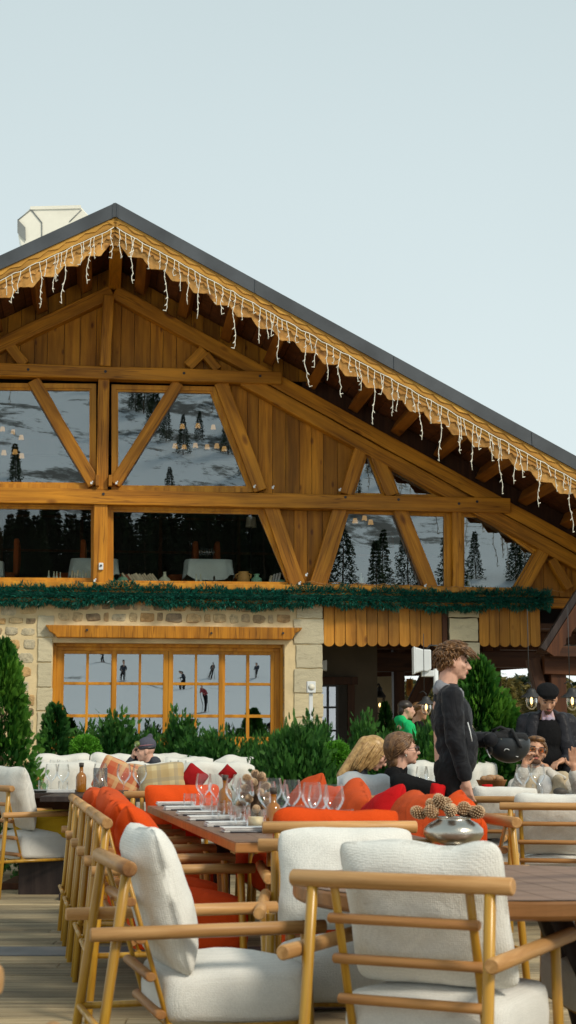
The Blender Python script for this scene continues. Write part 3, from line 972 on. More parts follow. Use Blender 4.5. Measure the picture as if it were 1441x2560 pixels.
# lintel timber
mb = MB()
pts = pw((114, 1562), (430, 1565), (757, 1569), (752, 1577), (740, 1582), (732, 1597), (728, 1599), (430, 1596), (142, 1593), (138, 1586), (124, 1578), y=-.14)
mb.prism(pts, -.14, .2)
mb.v = [V((v.z, v.y, v.x)) for v in mb.v]; mb.f = [f[::-1] for f in mb.f]     # grain along local Z
lin = mb.build('lintel', 'beam', ch, (0, 0, 0), None, bevel=.012)
lin.rotation_mode = 'QUATERNION'
lin.rotation_quaternion = Matrix(((0, 0, 1), (0, 1, 0), (1, 0, 0))).to_quaternion() if False else Quaternion((0, 0, 0, 1))
lin.data.transform(Matrix(((0, 0, 1, 0), (0, 1, 0, 0), (1, 0, 0, 0), (0, 0, 0, 1)))); lin.rotation_quaternion = Quaternion((1, 0, 0, 0))
lin.data.flip_normals()

# ---- ground floor window: outer frame and four casements
yW = .22
fx = lambda x: W(x, 1700, yW)[0]; fz = lambda y: W(420, y, yW)[1]
mb = MB()
x0, x1, zt, zb = uWl, uWr, zWt, 1.05
mb.prism([(x0, zt), (x1, zt), (x1, fz(1628)), (x0, fz(1628))], yW - .03, yW + .10)
mb.prism([(x0, fz(1628)), (x0 + .13, fz(1628)), (x0 + .13, zb), (x0, zb)], yW - .03, yW + .10)
mb.prism([(x1 - .13, fz(1628)), (x1, fz(1628)), (x1, zb), (x1 - .13, zb)], yW - .03, yW + .10)
mb.prism([(x0 + .02, zt), (x1 - .02, zt), (x1 - .02, zt - .05), (x0 + .02, zt - .05)], yW - .09, yW - .032)
mb.prism([(x0, zt), (x0 + .05, zt), (x0 + .05, zb), (x0, zb)], yW - .09, yW - .033)
mb.prism([(x1 - .05, zt), (x1, zt), (x1, zb), (x1 - .05, zb)], yW - .09, yW - .033)
gwin = mb.build('window', 'frame', ch, bevel=.006)
for (a, b, c, d, e, f, yo) in ((148, 160, 215, 222, 278, 290, 0), (280, 292, 347, 353, 408, 421, -.03), (421, 433, 487, 493, 547, 559, -.03), (549, 563, 616, 624, 677, 690, 0)):
    mb = MB(); yo = yo - .002 * (a > 400)
    r = [fz(1628), fz(1636), fz(1706), fz(1713), fz(1786), fz(1794), fz(1842), 1.06]
    ua, ub, uc, ud, ue, uf = map(fx, (a, b, c, d, e, f)); uf -= .004
    y0_, y1_ = yW - .01 + yo, yW + .05 + yo
    mb.prism([(ua, r[0]), (ub, r[0]), (ub, r[7]), (ua, r[7])], y0_, y1_)
    mb.prism([(ue, r[0]), (uf, r[0]), (uf, r[7]), (ue, r[7])], y0_, y1_)
    mb.prism([(ub, r[0]), (ue, r[0]), (ue, r[1]), (ub, r[1])], y0_ + .002, y1_)
    mb.prism([(ub, r[6]), (ue, r[6]), (ue, r[7]), (ub, r[7])], y0_ + .002, y1_)
    mb.prism([(uc, r[1]), (ud, r[1]), (ud, r[6]), (uc, r[6])], y0_ + .008, y1_)
    for za, zb_ in ((r[2], r[3]), (r[4], r[5])): mb.prism([(ub, za), (ue, za), (ue, zb_), (ub, zb_)], y0_ + .012, y1_ - .004)
    cs = mb.build('casement', 'frame', ch, bevel=.004)
    mb = MB(); mb.add([(ub, y1_ - .02, r[1]), (ue, y1_ - .02, r[1]), (ue, y1_ - .02, r[6]), (ub, y1_ - .02, r[6])], [(0, 3, 2, 1)]); mb.build('pane', 'pane_ground', cs)
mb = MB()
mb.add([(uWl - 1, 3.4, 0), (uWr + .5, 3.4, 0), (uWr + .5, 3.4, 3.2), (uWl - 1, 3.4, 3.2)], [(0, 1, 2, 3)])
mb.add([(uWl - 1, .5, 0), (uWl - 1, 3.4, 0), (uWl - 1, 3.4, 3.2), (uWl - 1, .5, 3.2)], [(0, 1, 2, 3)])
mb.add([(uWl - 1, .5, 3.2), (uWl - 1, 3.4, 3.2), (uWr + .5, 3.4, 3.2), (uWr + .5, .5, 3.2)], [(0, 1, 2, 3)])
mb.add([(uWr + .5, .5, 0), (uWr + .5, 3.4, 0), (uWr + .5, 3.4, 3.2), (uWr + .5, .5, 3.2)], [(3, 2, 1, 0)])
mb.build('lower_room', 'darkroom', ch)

# ---- porch: pillar, scalloped valances, inner walls, posts
uP0, uP1 = W(1121, 1600)[0], W(1197, 1600)[0]
quoins(uP0, uP1, [0, .42, .9, 1.35, 1.8, 2.25, 2.72, 3.1, 3.34], seed=7, yb=.42, name='stone_pillar', par=ch)
beam('trim_post', (uP0 - .055, 2.66), (uP0 - .055, 3.4), .09, -.02, .2, mat='soffit')


def valance(ua, ub, zt, zb, n, y=-.01, seed=0):
    rnd = random.Random(seed); mb = MB(); w_ = (ub - ua) / n
    for i in range(n):
        a = ua + i * w_ + .004; b = a + w_ - .008; r_ = (b - a) / 2; c = (a + b) / 2; dz = rnd.uniform(-.006, .006)
        K = 12; zc = zb + r_ * .8 + dz
        poly = [(a, zt), (a, zc)] + [(c - r_ * math.cos(PI * k / K), zc - r_ * .85 * math.sin(PI * k / K)) for k in range(1, K)] + [(b, zc), (b, zt)]
        mb.tint = rnd.random(); yy = y + rnd.uniform(-.004, .004)
        mb.prism(poly, yy, yy + .035)
    return mb.build('scalloped_valance', 'valance', ch, tint=True, bevel=.004)


valance(uWe + .01, uP0 - .10, 3.32, W(960, 1616)[1], 11, seed=1)
valance(uP1 + .01, W(1352, 1600)[0], 3.32, W(1270, 1617)[1], 6, seed=2)
beam('beam', (uWe + .01, 3.36), (7.5, 3.36), .16, .03, .2)
# porch ceiling and dark timbers
MB().box((4.0, 4.2, 3.0), (7.0, 8.0, .08)).build('porch_ceiling', 'darkwood', ch)
mb = MB()
for y in (1.2, 2.6, 4.0, 5.4): mb.box((4.0, y, 2.86), (6.9, .18, .2))
mb.build('porch_joist', 'soffit', ch, bevel=.01)
yI = 2.2
pq = lambda *pts: pw(*pts, y=yI)
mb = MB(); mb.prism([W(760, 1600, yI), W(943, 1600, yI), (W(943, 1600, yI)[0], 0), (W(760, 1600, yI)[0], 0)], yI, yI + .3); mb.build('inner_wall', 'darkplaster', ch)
mb = MB(); mb.prism(pq((770, 1693), (893, 1693), (893, 1712), (770, 1712)), yI - .10, yI + .05)
mb.prism(pq((868, 1712), (886, 1712), (886, 1905), (868, 1905)), yI - .07, yI + .05)
door = mb.build('porch_door', 'darkwood', ch, bevel=.006)
mb = MB()
for x in (770, 817, 840): mb.prism(pq((x, 1712), (x + 5, 1712), (x + 5, 1905), (x, 1905)), yI - .06, yI - .01)
for y in (1712, 1766, 1824): mb.prism(pq((770, y), (842, y), (842, y + 5), (770, y + 5)), yI - .055, yI - .012)
mb.build('glazing_bars', 'iron', door)
mb = MB(); q = pq((772, 1714), (842, 1714), (842, 1900), (772, 1900)); mb.add([(a, yI - .02, b) for a, b in q], [(0, 3, 2, 1)]); mb.build('pane', glassy('porch_glass', (.5, .5, .55), .45, .002, (.9, .93, 1), .9), door)
mb = MB(); mb.prism(pq((842, 1712), (868, 1712), (868, 1905), (842, 1905)), yI - .05, yI + .02); mb.build('curtain', 'darkroom', door)
yJ = 6.2
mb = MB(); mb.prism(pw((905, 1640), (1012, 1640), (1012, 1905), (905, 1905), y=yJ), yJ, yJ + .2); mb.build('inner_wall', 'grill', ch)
yK = 3.2
u_ = lambda x, y=yK: W(x, 1750, y)[0]
beam('post', (u_(999), 0), (u_(999), 3.0), .20, yK, .2, mat='darkwood')
a, b = W(1035, 1770, yK - .1), W(1082, 1672, yK - .1); beam('strut', a, b, .28, yK - .1, .16, mat='darkwood', ext=.1)
beam('beam', W(940, 1655, yK), W(1130, 1655, yK), .34, yK - .02, .2, mat='darkwood')
beam('beam', W(943, 1676, 4.4), W(1130, 1672, 4.4), .22, 4.4, .2, mat='soffit', ext=.3)
mb = MB(); q = pw((1016, 1697), (1031, 1697), (1031, 1735), (1026, 1741), (1020, 1741), (1016, 1735), y=yJ - .3); mb.prism(q, yJ - .35, yJ - .3); mb.build('hanging_board', 'beam', ch)
# right bay
beam('beam', (uP1 - .1, W(1250, 1648, 1.0)[1]), (7.5, W(1250, 1648, 1.0)[1]), .26, 1.0, .2, mat='darkwood')
beam('beam', W(1197, 1672, 3.5), W(1360, 1660, 3.5), .10, 3.5, .2, mat='soffit', ext=.3)
beam('post', (W(1222, 1750, 2.2)[0], 0), (W(1222, 1750, 2.2)[0], 3.0), .2, 2.2, .2, mat='soffit')
beam('post', (W(1247, 1750, 2.2)[0], 0), (W(1247, 1750, 2.2)[0], 3.0), .13, 2.25, .12, mat='darkwood')
# far eave of the porch with little scallops
mb = MB(); a, b = W(1255, 1668, 7.0), W(1400, 1655, 7.0)
mb.prism([(a[0], 3.1), (b[0] + 1, 3.1), (b[0] + 1, b[1]), (a[0], a[1])], 7.0, 7.05)
for i in range(26):
    t = i / 25; mb.ell((a[0] + (b[0] - a[0] + .6) * t, 7.02, a[1] + (b[1] - a[1]) * t), (.045, .03, .06), nu=8, nv=5)
mb.build('eave_trim', 'darkwood', ch)

# ---- wall lantern inside the porch
lt = thing('wall_lantern', 'black wall lantern with a lit flame on the cream porch wall', 'lantern', FW(W(950, 1760, yJ - .3)[0], yJ - .3, W(950, 1760, yJ - .3)[1]), A)
mb = MB()
for sx in (-1, 1):
    for sy in (-1, 1): mb.tube([(sx * .06, sy * .06, -.17), (sx * .085, sy * .085, .13)], .011, 6)
mb.box((0, 0, -.18), (.15, .15, .025)); mb.box((0, 0, .135), (.20, .20, .02))
mb.lathe([(.13, .145), (.06, .24), (.05, .26), (.055, .30), (.02, .34), (.0, .37)], 10)
mb.tube([(0, 0, .36), (0, .1, .4), (0, .3, .36)], .012, 6)
mb.build('frame', 'iron', lt)
mb = MB(); mb.ell((0, 0, -.02), (.022, .022, .04), nu=8, nv=6); mb.build('flame', 'flame', lt)
mb = MB(); mb.tube([(0, 0, -.17), (0, 0, -.06)], .012, 8); mb.build('candle', 'candle', lt)

# ================================================================== string lights
def strand_mesh(ln, seed):
    rnd = random.Random(seed); mb = MB(); n = max(4, int(ln / .05)); x = y = 0; pts = []
    for i in range(n + 1):
        z = -ln * i / n
        pts.append((x, y, z)); x += rnd.uniform(-.02, .02); y += rnd.uniform(-.01, .01)
    mb.tube(pts, .0052, 5)
    for i in range(2, n + 1, 2):
        p = V(pts[i]); a = rnd.random() * 6.28
        d = V((math.cos(a) * .8, math.sin(a) * .5, -.7)).normalized()
        if i >= n - 1: d = V((math.cos(a), 0, .2)).normalized()
        mb.cap(p, p + d * .040, .0080, .0055, 5)
    me = MB.build(mb, 'strand', 'string').data
    o = [o for o in D.objects if o.data is me][0]; D.objects.remove(o)
    return me


SM = {}
for ln in (.16, .24, .32, .42, .55, .68, .82): SM[ln] = [strand_mesh(ln, int(ln * 100) + k) for k in range(3)]
for s, ue, lab in ((1, UR - 1.8, 'white icicle light string hanging along the long slope of the gable, right of the ridge'), (-1, -6.2, 'white icicle light string hanging along the short slope of the gable, left of the ridge')):
    sl = thing('icicle_lights', lab, 'string lights', FO, A, 'icicle lights on the verge')
    rnd = random.Random(11 + s); mb = MB(); pts = []; n = int(abs(ue - UA) / .1)
    for i in range(n + 1):
        u = UA + s * (.02 + i * .1)
        pts.append((u, yf - .05, zroof(u) - .36 - .02 * abs(math.sin(i * 1.1)) + rnd.uniform(-.008, .008)))
    mb.tube(pts, .007, 5); mb.build('cable', 'string', sl)
    d = .06; cyc = [.42, .24, .32, .68, .16, .32, .24, .82, .24, .42, .55, .24, .68, .24, .32, .42, .24, .82, .32, .16, .55]; k = 0
    while d < abs(ue - UA):
        u = UA + s * d; ln = cyc[k % len(cyc)]
        me = rnd.choice(SM[ln])
        link_obj('strand', me, sl, (u, yf - .055 + rnd.uniform(-.01, .01), zroof(u) - .375), (0, 0, rnd.random() * 6))
        d += rnd.choice([.03, .05, .08, .10, .12]) + rnd.uniform(0, .03); k += 1

# ================================================================== garland
rng = np.random.default_rng(5)
n = 34000
uu = rng.uniform(-5.6, 4.15, n)
th = rng.uniform(0, 2 * PI, n)
rad = (.135 + .025 * np.sin(uu * 9) + .02 * np.sin(uu * 23 + 1)) * rng.uniform(.2, 1.0, n) ** .5
sag = .025 * np.sin(uu * 1.9) + .015 * np.sin(uu * 4.3)
P = np.stack([uu, -.17 + rad * np.cos(th) * .7, 3.375 + sag + rad * np.sin(th)], 1)
Dr = np.stack([rng.normal(0, .7, n), np.cos(th) * .7 - .2, np.sin(th)], 1)
Tq = [(0, 0, 0), (.5, .09, 0), (1, 0, 0), (.5, -.09, 0)]
g = thing('fir_garland', 'thick dark green fir garland draped along the sill over the stone wall', 'garland', FO, A)
cards('needles', P, Dr, rng.uniform(.05, .10, n), Tq, [(0, 1, 2, 3)], 'garland', g, tint=rng.uniform(0, 1, n) ** 2.5)
MB().tube([(-5.6 + i * .2, -.17, 3.375) for i in range(50)], .05, 8).build('rope', 'garland', g)
# ================================================================== the land: deck, snow ground, slopes, forest
def hgt(x, y):
    """terrain height"""
    n = mnoise.noise(V((x * .012, y * .012, 0))) * 1.0 + mnoise.noise(V((x * .04, y * .04, 3))) * .35
    if y > 34:
        d = y - 34
        return -.15 - .16 * min(d, 60) + n * min(1, d / 20) * 1.2 + max(0, d - 300) * .14
    if y < -8:
        d = -8 - y
        h = .028 * d + .00125 * d * d if d < 150 else .028 * 150 + .00125 * 22500 + (d - 150) * .40
        return -.15 + h + n * min(6, d * .05)
    return -.15


def grid_mesh(name, xs, ys, fn, mat, kind='structure', smooth=True):
    vs = [(x, y, fn(x, y)) for y in ys for x in xs]; n = len(xs)
    fs = [(j * n + i, j * n + i + 1, (j + 1) * n + i + 1, (j + 1) * n + i) for j in range(len(ys) - 1) for i in range(n - 1)]
    mb = MB(); mb.smooth = smooth; mb.add(vs, fs); o = mb.build(name, mat)
    return tag(o, kind=kind)


m, nt, out = newmat('snow_slope')
b = N(nt, 'ShaderNodeBsdfPrincipled', i_Roughness=.75); L(nt, b, 0, out, 0)
mp = coords(nt, (.050, .040, .11), rnd=False)
no = N(nt, 'ShaderNodeTexNoise', i_Scale=1.0, i_Detail=9.0, i_Roughness=.62, i_Distortion=.8); L(nt, mp, 0, no, 0)
mp2 = coords(nt, (.55, .35, .8), rnd=False)
n2 = N(nt, 'ShaderNodeTexNoise', i_Scale=1.0, i_Detail=7.0, i_Roughness=.7); L(nt, mp2, 0, n2, 0)
tc = N(nt, 'ShaderNodeTexCoord'); sp = N(nt, 'ShaderNodeSeparateXYZ'); L(nt, tc, 'Object', sp, 0)
hm = N(nt, 'ShaderNodeMapRange'); hm.inputs['From Min'].default_value = 14; hm.inputs['From Max'].default_value = 40; hm.inputs['To Min'].default_value = -.14; hm.inputs['To Max'].default_value = .03; L(nt, sp, 'Z', hm, 0)
ad = N(nt, 'ShaderNodeMath', operation='ADD'); L(nt, no, 0, ad, 0); L(nt, hm, 0, ad, 1)
a2 = N(nt, 'ShaderNodeMath', operation='MULTIPLY_ADD'); a2.inputs[1].default_value = .45; L(nt, n2, 0, a2, 0); L(nt, ad, 0, a2, 2)
r = ramp(nt, [(.775, (.88, .90, .93)), (.815, (.34, .35, .35)), (.87, (.06, .06, .055))]); L(nt, a2, 0, r, 0); L(nt, r, 0, b, 'Base Color')
bp = N(nt, 'ShaderNodeBump', i_Strength=.5, i_Distance=.3); L(nt, n2, 0, bp, 'Height'); L(nt, bp, 0, b, 'Normal')
M['slope'] = m

lin_ = lambda a, b, n: [a + (b - a) * i / n for i in range(n + 1)]
ys = lin_(-420, -160, 26) + lin_(-155, -8, 42) + [0, 10, 20, 34] + lin_(38, 120, 16) + lin_(150, 900, 14)
grid_mesh('snow_ground', lin_(-420, 420, 70), ys, hgt, 'slope')

# timber deck: individual boards, ribbed
m, nt, out = newmat('deck_wood')
b = N(nt, 'ShaderNodeBsdfPrincipled', i_Roughness=.62); L(nt, b, 0, out, 0)
mp = coords(nt, (.05, 1, 1), rnd=False)
no = N(nt, 'ShaderNodeTexNoise', i_Scale=26.0, i_Detail=6.0, i_Roughness=.65); L(nt, mp, 0, no, 0)
r = ramp(nt, [(.3, (.22, .17, .10)), (.5, (.43, .34, .205)), (.7, (.56, .465, .30))]); L(nt, no, 0, r, 0)
mp2 = coords(nt, (.35, 1, 1), rnd=False); n2 = N(nt, 'ShaderNodeTexNoise', i_Scale=1.1, i_Detail=4.0); L(nt, mp2, 0, n2, 0)
r2 = ramp(nt, [(.36, (.48, .50, .52)), (.52, (.95, .95, .93)), (.7, (1.12, 1.1, 1.05))]); L(nt, n2, 0, r2, 0)
mx = N(nt, 'ShaderNodeMixRGB', blend_type='MULTIPLY', i_Fac=1.0); L(nt, r, 0, mx, 1); L(nt, r2, 0, mx, 2)
at_ = N(nt, 'ShaderNodeAttribute', attribute_name='tint'); mr = N(nt, 'ShaderNodeMapRange'); mr.inputs['To Min'].default_value = .72; mr.inputs['To Max'].default_value = 1.2; L(nt, at_, 'Fac', mr, 0)
m4 = N(nt, 'ShaderNodeVectorMath', operation='SCALE'); L(nt, mx, 0, m4, 0); L(nt, mr, 0, m4, 'Scale'); L(nt, m4, 0, b, 'Base Color')
bp = N(nt, 'ShaderNodeBump', i_Strength=.4, i_Distance=.004); L(nt, no, 0, bp, 'Height'); L(nt, bp, 0, b, 'Normal')
M['deck'] = m
mb = MB(); rnd = random.Random(9)
y = -1.0
while y < 34:
    x = -11 + rnd.uniform(-2, 0)
    while x < 13:
        ln = rnd.uniform(3.2, 4.6); mb.tint = rnd.random(); z = rnd.uniform(-.002, .002)
        mb.box((x + ln / 2, y + .065, -.014 + z), (ln - .006, .122, .028))
        if y < 14 and -6 < x + ln and x < 6:
            for k in range(7): mb.box((x + ln / 2, y + .012 + k * .0178, .0025 + z), (ln - .01, .0095, .005))
        x += ln
    y += .132
deck = tag(mb.build('deck', 'deck', tint=True), kind='structure')
tag(MB().box((1, 16.5, -.08), (24.5, 35, .07)).build('deck_underlay', 'darkwood'), kind='structure')
M['greystrip'] = simple('grey_wet_board', (.15, .155, .155), .6, .2, 3, .3, 30)
tag(MB().box((-4, 8.55, .009), (8, .34, .010)).build('grey_path_strip', 'greystrip'), kind='structure')

# ------------------------------------------------------------------ foliage
FERN = [(0, 0, 0)]; FF = []
def _fern():
    T = []; F = []
    def leaf(x0, y0, x1, y1, w):
        dx, dy = x1 - x0, y1 - y0; l = math.hypot(dx, dy); nx, ny = -dy / l * w, dx / l * w
        o = len(T); mx_, my = (x0 + x1) / 2, (y0 + y1) / 2; zz = .08 * abs(y1)
        T.extend([(x0, y0, 0), (mx_ + nx, my + ny, .02), (x1, y1, -zz), (mx_ - nx, my - ny, .02)]); F.append((o, o + 1, o + 2, o + 3))
    leaf(0, 0, 1, 0, .07)
    for k, x in enumerate((.1, .28, .46, .64)):
        l = .46 - .08 * k
        leaf(x, 0, x + l * .8, l * .55, .065); leaf(x + .06, 0, x + .06 + l * .8, -l * .55, .065)
    return T, F


FT, FFa = _fern()


def thuja_mesh(name, h, r, n, mat, seed, power=.8, clumps=90, size=(.07, .13), base=.06, lean=0):
    rng = np.random.default_rng(seed)
    ch_ = rng.uniform(0, 1, clumps) ** .85; ca = rng.uniform(0, 2 * PI, clumps)
    cr = rng.uniform(.42, 1.10, clumps)
    idx = rng.integers(0, clumps, n)
    hh = np.clip(ch_[idx] + rng.normal(0, .045, n), 0, 1)
    prof = lambda t: r * ((1 - t) ** power * (1 - .25 * np.exp(-t * 9)) + .02)
    aa = ca[idx] + rng.normal(0, .22, n) / (.25 + (1 - hh))
    lob = 1 + .13 * np.sin(aa * 3 + hh * 7 + seed) + .08 * np.sin(aa * 7 - hh * 19)
    rr = prof(hh) * lob * np.clip(cr[idx] + rng.normal(0, .11, n), .12, 1.16)
    P = np.stack([rr * np.cos(aa) + lean * hh, rr * np.sin(aa), base + hh * (h - base) * (1 + 0 * rr)], 1)
    Dr = np.stack([np.cos(aa), np.sin(aa), .15 + .9 * hh + rng.normal(0, .45, n)], 1) + rng.normal(0, .38, (n, 3))
    up = np.stack([-np.sin(aa), np.cos(aa), rng.normal(0, .4, n)], 1) + rng.normal(0, .35, (n, 3))
    S = rng.uniform(*size, n)
    out_ = rr / (prof(hh) + 1e-6)
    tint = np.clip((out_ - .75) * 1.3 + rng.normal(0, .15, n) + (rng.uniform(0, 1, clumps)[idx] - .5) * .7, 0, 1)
    o = cards(name, P, Dr, S, FT, FFa, mat, tint=tint, up=up)
    me = o.data; D.objects.remove(o); return me


def shrub(name, label, cat, loc, me, scale, rz, group, stem_h, pot=None, sz=None, stuffmat='bark'):
    t = thing(name, label, cat, loc, rz, group)
    fo = link_obj('foliage', me, t); fo.scale = (scale, scale, sz or scale)
    MB().tube([(0, 0, 0), (.01, .01, stem_h * .5), (0, 0, stem_h)], [.045 * scale, .03 * scale, .008], 7).build('stem', stuffmat, t)
    if pot:
        mb = MB().box((0, 0, pot[1] / 2), (pot[0], pot[0], pot[1])); mb.build('planter', 'slat', t, bevel=.01)
        fo.location.z = pot[1]
    return t


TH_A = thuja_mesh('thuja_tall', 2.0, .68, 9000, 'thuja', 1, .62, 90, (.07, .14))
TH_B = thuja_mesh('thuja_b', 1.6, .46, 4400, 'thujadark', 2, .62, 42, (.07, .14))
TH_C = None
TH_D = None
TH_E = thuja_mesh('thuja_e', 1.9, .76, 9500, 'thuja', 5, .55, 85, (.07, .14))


def juniper_mesh(name, h, r, nb, mat, seed, per=95, size=(.06, .12)):
    rng = np.random.default_rng(seed); P = []; Dr = []; T = []
    for b in range(nb):
        a = rng.uniform(0, 2 * PI); t = rng.uniform(0, 1) ** .8; z0 = h * (.05 + .55 * t)
        rise = rng.uniform(.35, 1.0) * h * (.50 - .12 * t); out_ = r * rng.uniform(.45, 1.1) * (1 - .72 * t) ; s = np.linspace(.1, 1, per) + rng.normal(0, .02, per)
        c = np.stack([np.cos(a) * out_ * s, np.sin(a) * out_ * s, z0 + rise * s ** 1.7], 1)
        w = (.045 + .10 * (1 - s))[:, None] * rng.normal(0, 1, (per, 3))
        tg = np.stack([np.cos(a) * out_ * np.ones(per), np.sin(a) * out_ * np.ones(per), rise * 1.7 * np.clip(s, 0, 1) ** .7], 1); tg /= np.linalg.norm(tg, axis=1, keepdims=True)
        P.append(c + w); Dr.append(tg * 1.1 + rng.normal(0, .42, (per, 3)) + w * 3); T.append(np.clip((s - .62) * 1.4 + rng.normal(0, .15, per) + rng.uniform(-.25, .2), 0, 1))
    P = np.concatenate(P); n = len(P)
    P[:, 2] = np.clip(P[:, 2], .03, h * 1.02)
    o = cards(name, P, np.concatenate(Dr), rng.uniform(*size, n), FT, FFa, mat, tint=np.concatenate(T)); me = o.data; D.objects.remove(o); return me


def boxball(seed, n=5200):
    rng = np.random.default_rng(seed); d = rng.normal(size=(n, 3)); d /= np.linalg.norm(d, axis=1, keepdims=True)
    rr = .5 * rng.uniform(.7, 1.03, n) * (1 + .05 * np.sin(d[:, 0] * 9) * np.sin(d[:, 2] * 8 + 1))
    P = d * rr[:, None]; Dr = d + rng.normal(0, .5, (n, 3))
    o = cards('ball', P, Dr, rng.uniform(.07, .12, n), [(0, 0, 0), (.5, .3, 0), (1, 0, 0), (.5, -.3, 0)], [(0, 1, 2, 3)], 'box', tint=rng.uniform(0, 1, n) ** 2)
    me = o.data; D.objects.remove(o); return me


BX = boxball(3)
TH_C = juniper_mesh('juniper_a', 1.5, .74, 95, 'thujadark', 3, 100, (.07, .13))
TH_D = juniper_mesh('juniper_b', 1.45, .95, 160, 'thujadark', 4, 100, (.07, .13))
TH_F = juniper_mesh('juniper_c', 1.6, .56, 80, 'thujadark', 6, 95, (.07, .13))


def place_shrub(px, top, dist, me, h0, wpx, w0, name, label, z0=0, rz=0, group='conifer shrubs between the terrace and the chalet', pot=None, cat='shrub'):
    """px centre, top pixel row, distance"""
    p = at(px, top, y=dist); h = p.z - z0
    q = at(px + wpx / 2, top, y=dist)
    sc = (q.x - p.x) * 2 / w0; ph = pot[1] if pot else 0
    t = shrub(name, label, cat, (p.x, dist, z0), me, sc, rz, group, h * .7, pot, (h - ph) / h0)
    return t


place_shrub(10, 1612, 13.2, TH_A, 2.03, 220, 1.25, 'thuja', 'tall bright green thuja beside the white armchair, cut by the frame edge', rz=1)
for i, (px_, top, d, me, h0, wp, w0, lab, rz) in enumerate([
    (140, 1765, 19.5, TH_B, 1.63, 125, .80, 'narrow dark thuja in front of the corner stones of the chalet window', 0),
    (292, 1768, 19.5, TH_F, 1.63, 150, .80, 'dark thuja just right of the round clipped bush, before the window', 2),
    (375, 1800, 19.8, TH_C, 1.53, 110, 1.12, 'low dark thuja rising behind the man on the phone', 1),
    (455, 1765, 19.2, TH_F, 1.63, 120, .80, 'pointed thuja before the middle of the big window, right of the man on the phone', 4),
    (548, 1800, 17.6, TH_C, 1.53, 165, 1.12, 'spreading dark conifer right of the pointed thuja', 3),
    (625, 1822, 18.4, TH_C, 1.53, 110, 1.12, 'small dark conifer tucked behind the widest conifer', 5.2),
    (752, 1795, 13.6, TH_D, 1.48, 275, 1.62, 'widest dark conifer, right behind the wine glasses of the long table', 0),
    (792, 1776, 18.6, TH_F, 1.63, 110, .80, 'slim dark thuja at the foot of the white post speaker', 3.4),
    (908, 1774, 17.5, TH_F, 1.63, 110, .80, 'small green thuja standing before the dark porch wall', 1.4),
    (975, 1800, 16.8, TH_C, 1.53, 175, 1.12, 'green thuja below the green hooded person', 2.1),
    (215, 1800, 20.2, TH_F, 1.63, 120, .90, 'spiky juniper behind the round clipped bush', 1.1),
    (340, 1815, 20.4, TH_C, 1.53, 190, 1.12, 'low juniper directly behind the beanie', 2.6),
    (500, 1812, 18.8, TH_C, 1.53, 200, 1.12, 'wide juniper filling the gap under the middle casements', .7),
    (690, 1812, 15.4, TH_D, 1.48, 230, 1.62, 'broad juniper behind the left half of the widest conifer', 2.2),
    (860, 1830, 15.6, TH_C, 1.53, 120, 1.12, 'low juniper between the post speaker and the blonde woman', 4.2),
    (1065, 1778, 15.8, TH_C, 1.53, 130, 1.12, 'dark thuja directly behind the back of the standing youth', .5),
]):
    place_shrub(px_, top, d, me, h0, wp, w0, 'conifer_shrub', lab, rz=rz)
place_shrub(1195, 1655, 14.2, TH_E, 1.93, 285, 1.40, 'thuja', 'big cone shaped green thuja rising behind the ski helmet', rz=2)
place_shrub(962, 1760, 26, TH_B, 1.63, 62, .74, 'indoor_conifer', 'small almost black conifer in the porch beside the lantern', rz=2, z0=.2)
for px_, py_, d, wp, lab in ((214, 1876, 18.6, 72, 'round clipped boxwood ball before the left end of the big window'), (842, 1888, 14.9, 66, 'round clipped boxwood ball left of the blonde woman')):
    p = at(px_, py_, y=d); s_ = wp / FPX * d / 1.0
    t = shrub('boxwood_ball', lab, 'shrub', (p.x, d, 0), BX, s_, 0, 'clipped boxwood balls', p.z - .1)
    [k for k in kids(t) if k.name.startswith('foliage')][0].location.z = p.z


# ------------------------------------------------------------------ forest conifers
def conifer_mesh(name, seed, mat, n=3000, wid=.22):
    rng = np.random.default_rng(seed)
    t = rng.uniform(.06, 1, n) ** .9; lay = np.round(t * 17) / 17 + rng.normal(0, .012, n)
    a = rng.uniform(0, 2 * PI, n); lay = np.clip(lay, 0, .995); mx_ = wid * (1 - lay) ** .85 * (1 + .25 * np.sin(a * 3 + lay * 40)) + .008
    rr = mx_ * rng.uniform(.1, 1, n) ** .6
    P = np.stack([rr * np.cos(a), rr * np.sin(a), np.clip(lay - rr * .35, .03, 1)], 1)
    Dr = np.stack([np.cos(a), np.sin(a), -.25 + rng.normal(0, .25, n)], 1) + rng.normal(0, .3, (n, 3))
    o = cards(name, P, Dr, rng.uniform(.022, .05, n), [(0, 0, 0), (.5, .22, 0), (1, 0, -.1), (.5, -.22, 0)], [(0, 1, 2, 3)], mat, tint=rng.uniform(0, 1, n) ** 2)
    me = o.data; D.objects.remove(o); return me


CM = [conifer_mesh('conifer_a', 1, 'pine'), conifer_mesh('conifer_b', 2, 'pine', 2800, .19), conifer_mesh('conifer_c', 3, 'larch', 2200, .20), conifer_mesh('conifer_d', 4, 'larch', 2400, .16)]
trk = MB().tube([(0, 0, -.1), (0, 0, .5), (0, 0, .97)], [.014, .009, .002], 6).build('trunk', 'bark'); TRK = trk.data; D.objects.remove(trk)


def conifer(label, x, y, h, k, rz, group, name='conifer'):
    t = thing(name, label, 'tree', (x, y, hgt(x, y) - .1), rz, group)
    t.scale = (h, h, h)
    link_obj('crown', CM[k], t); link_obj('trunk', TRK, t)
    return t


rnd = random.Random(21)
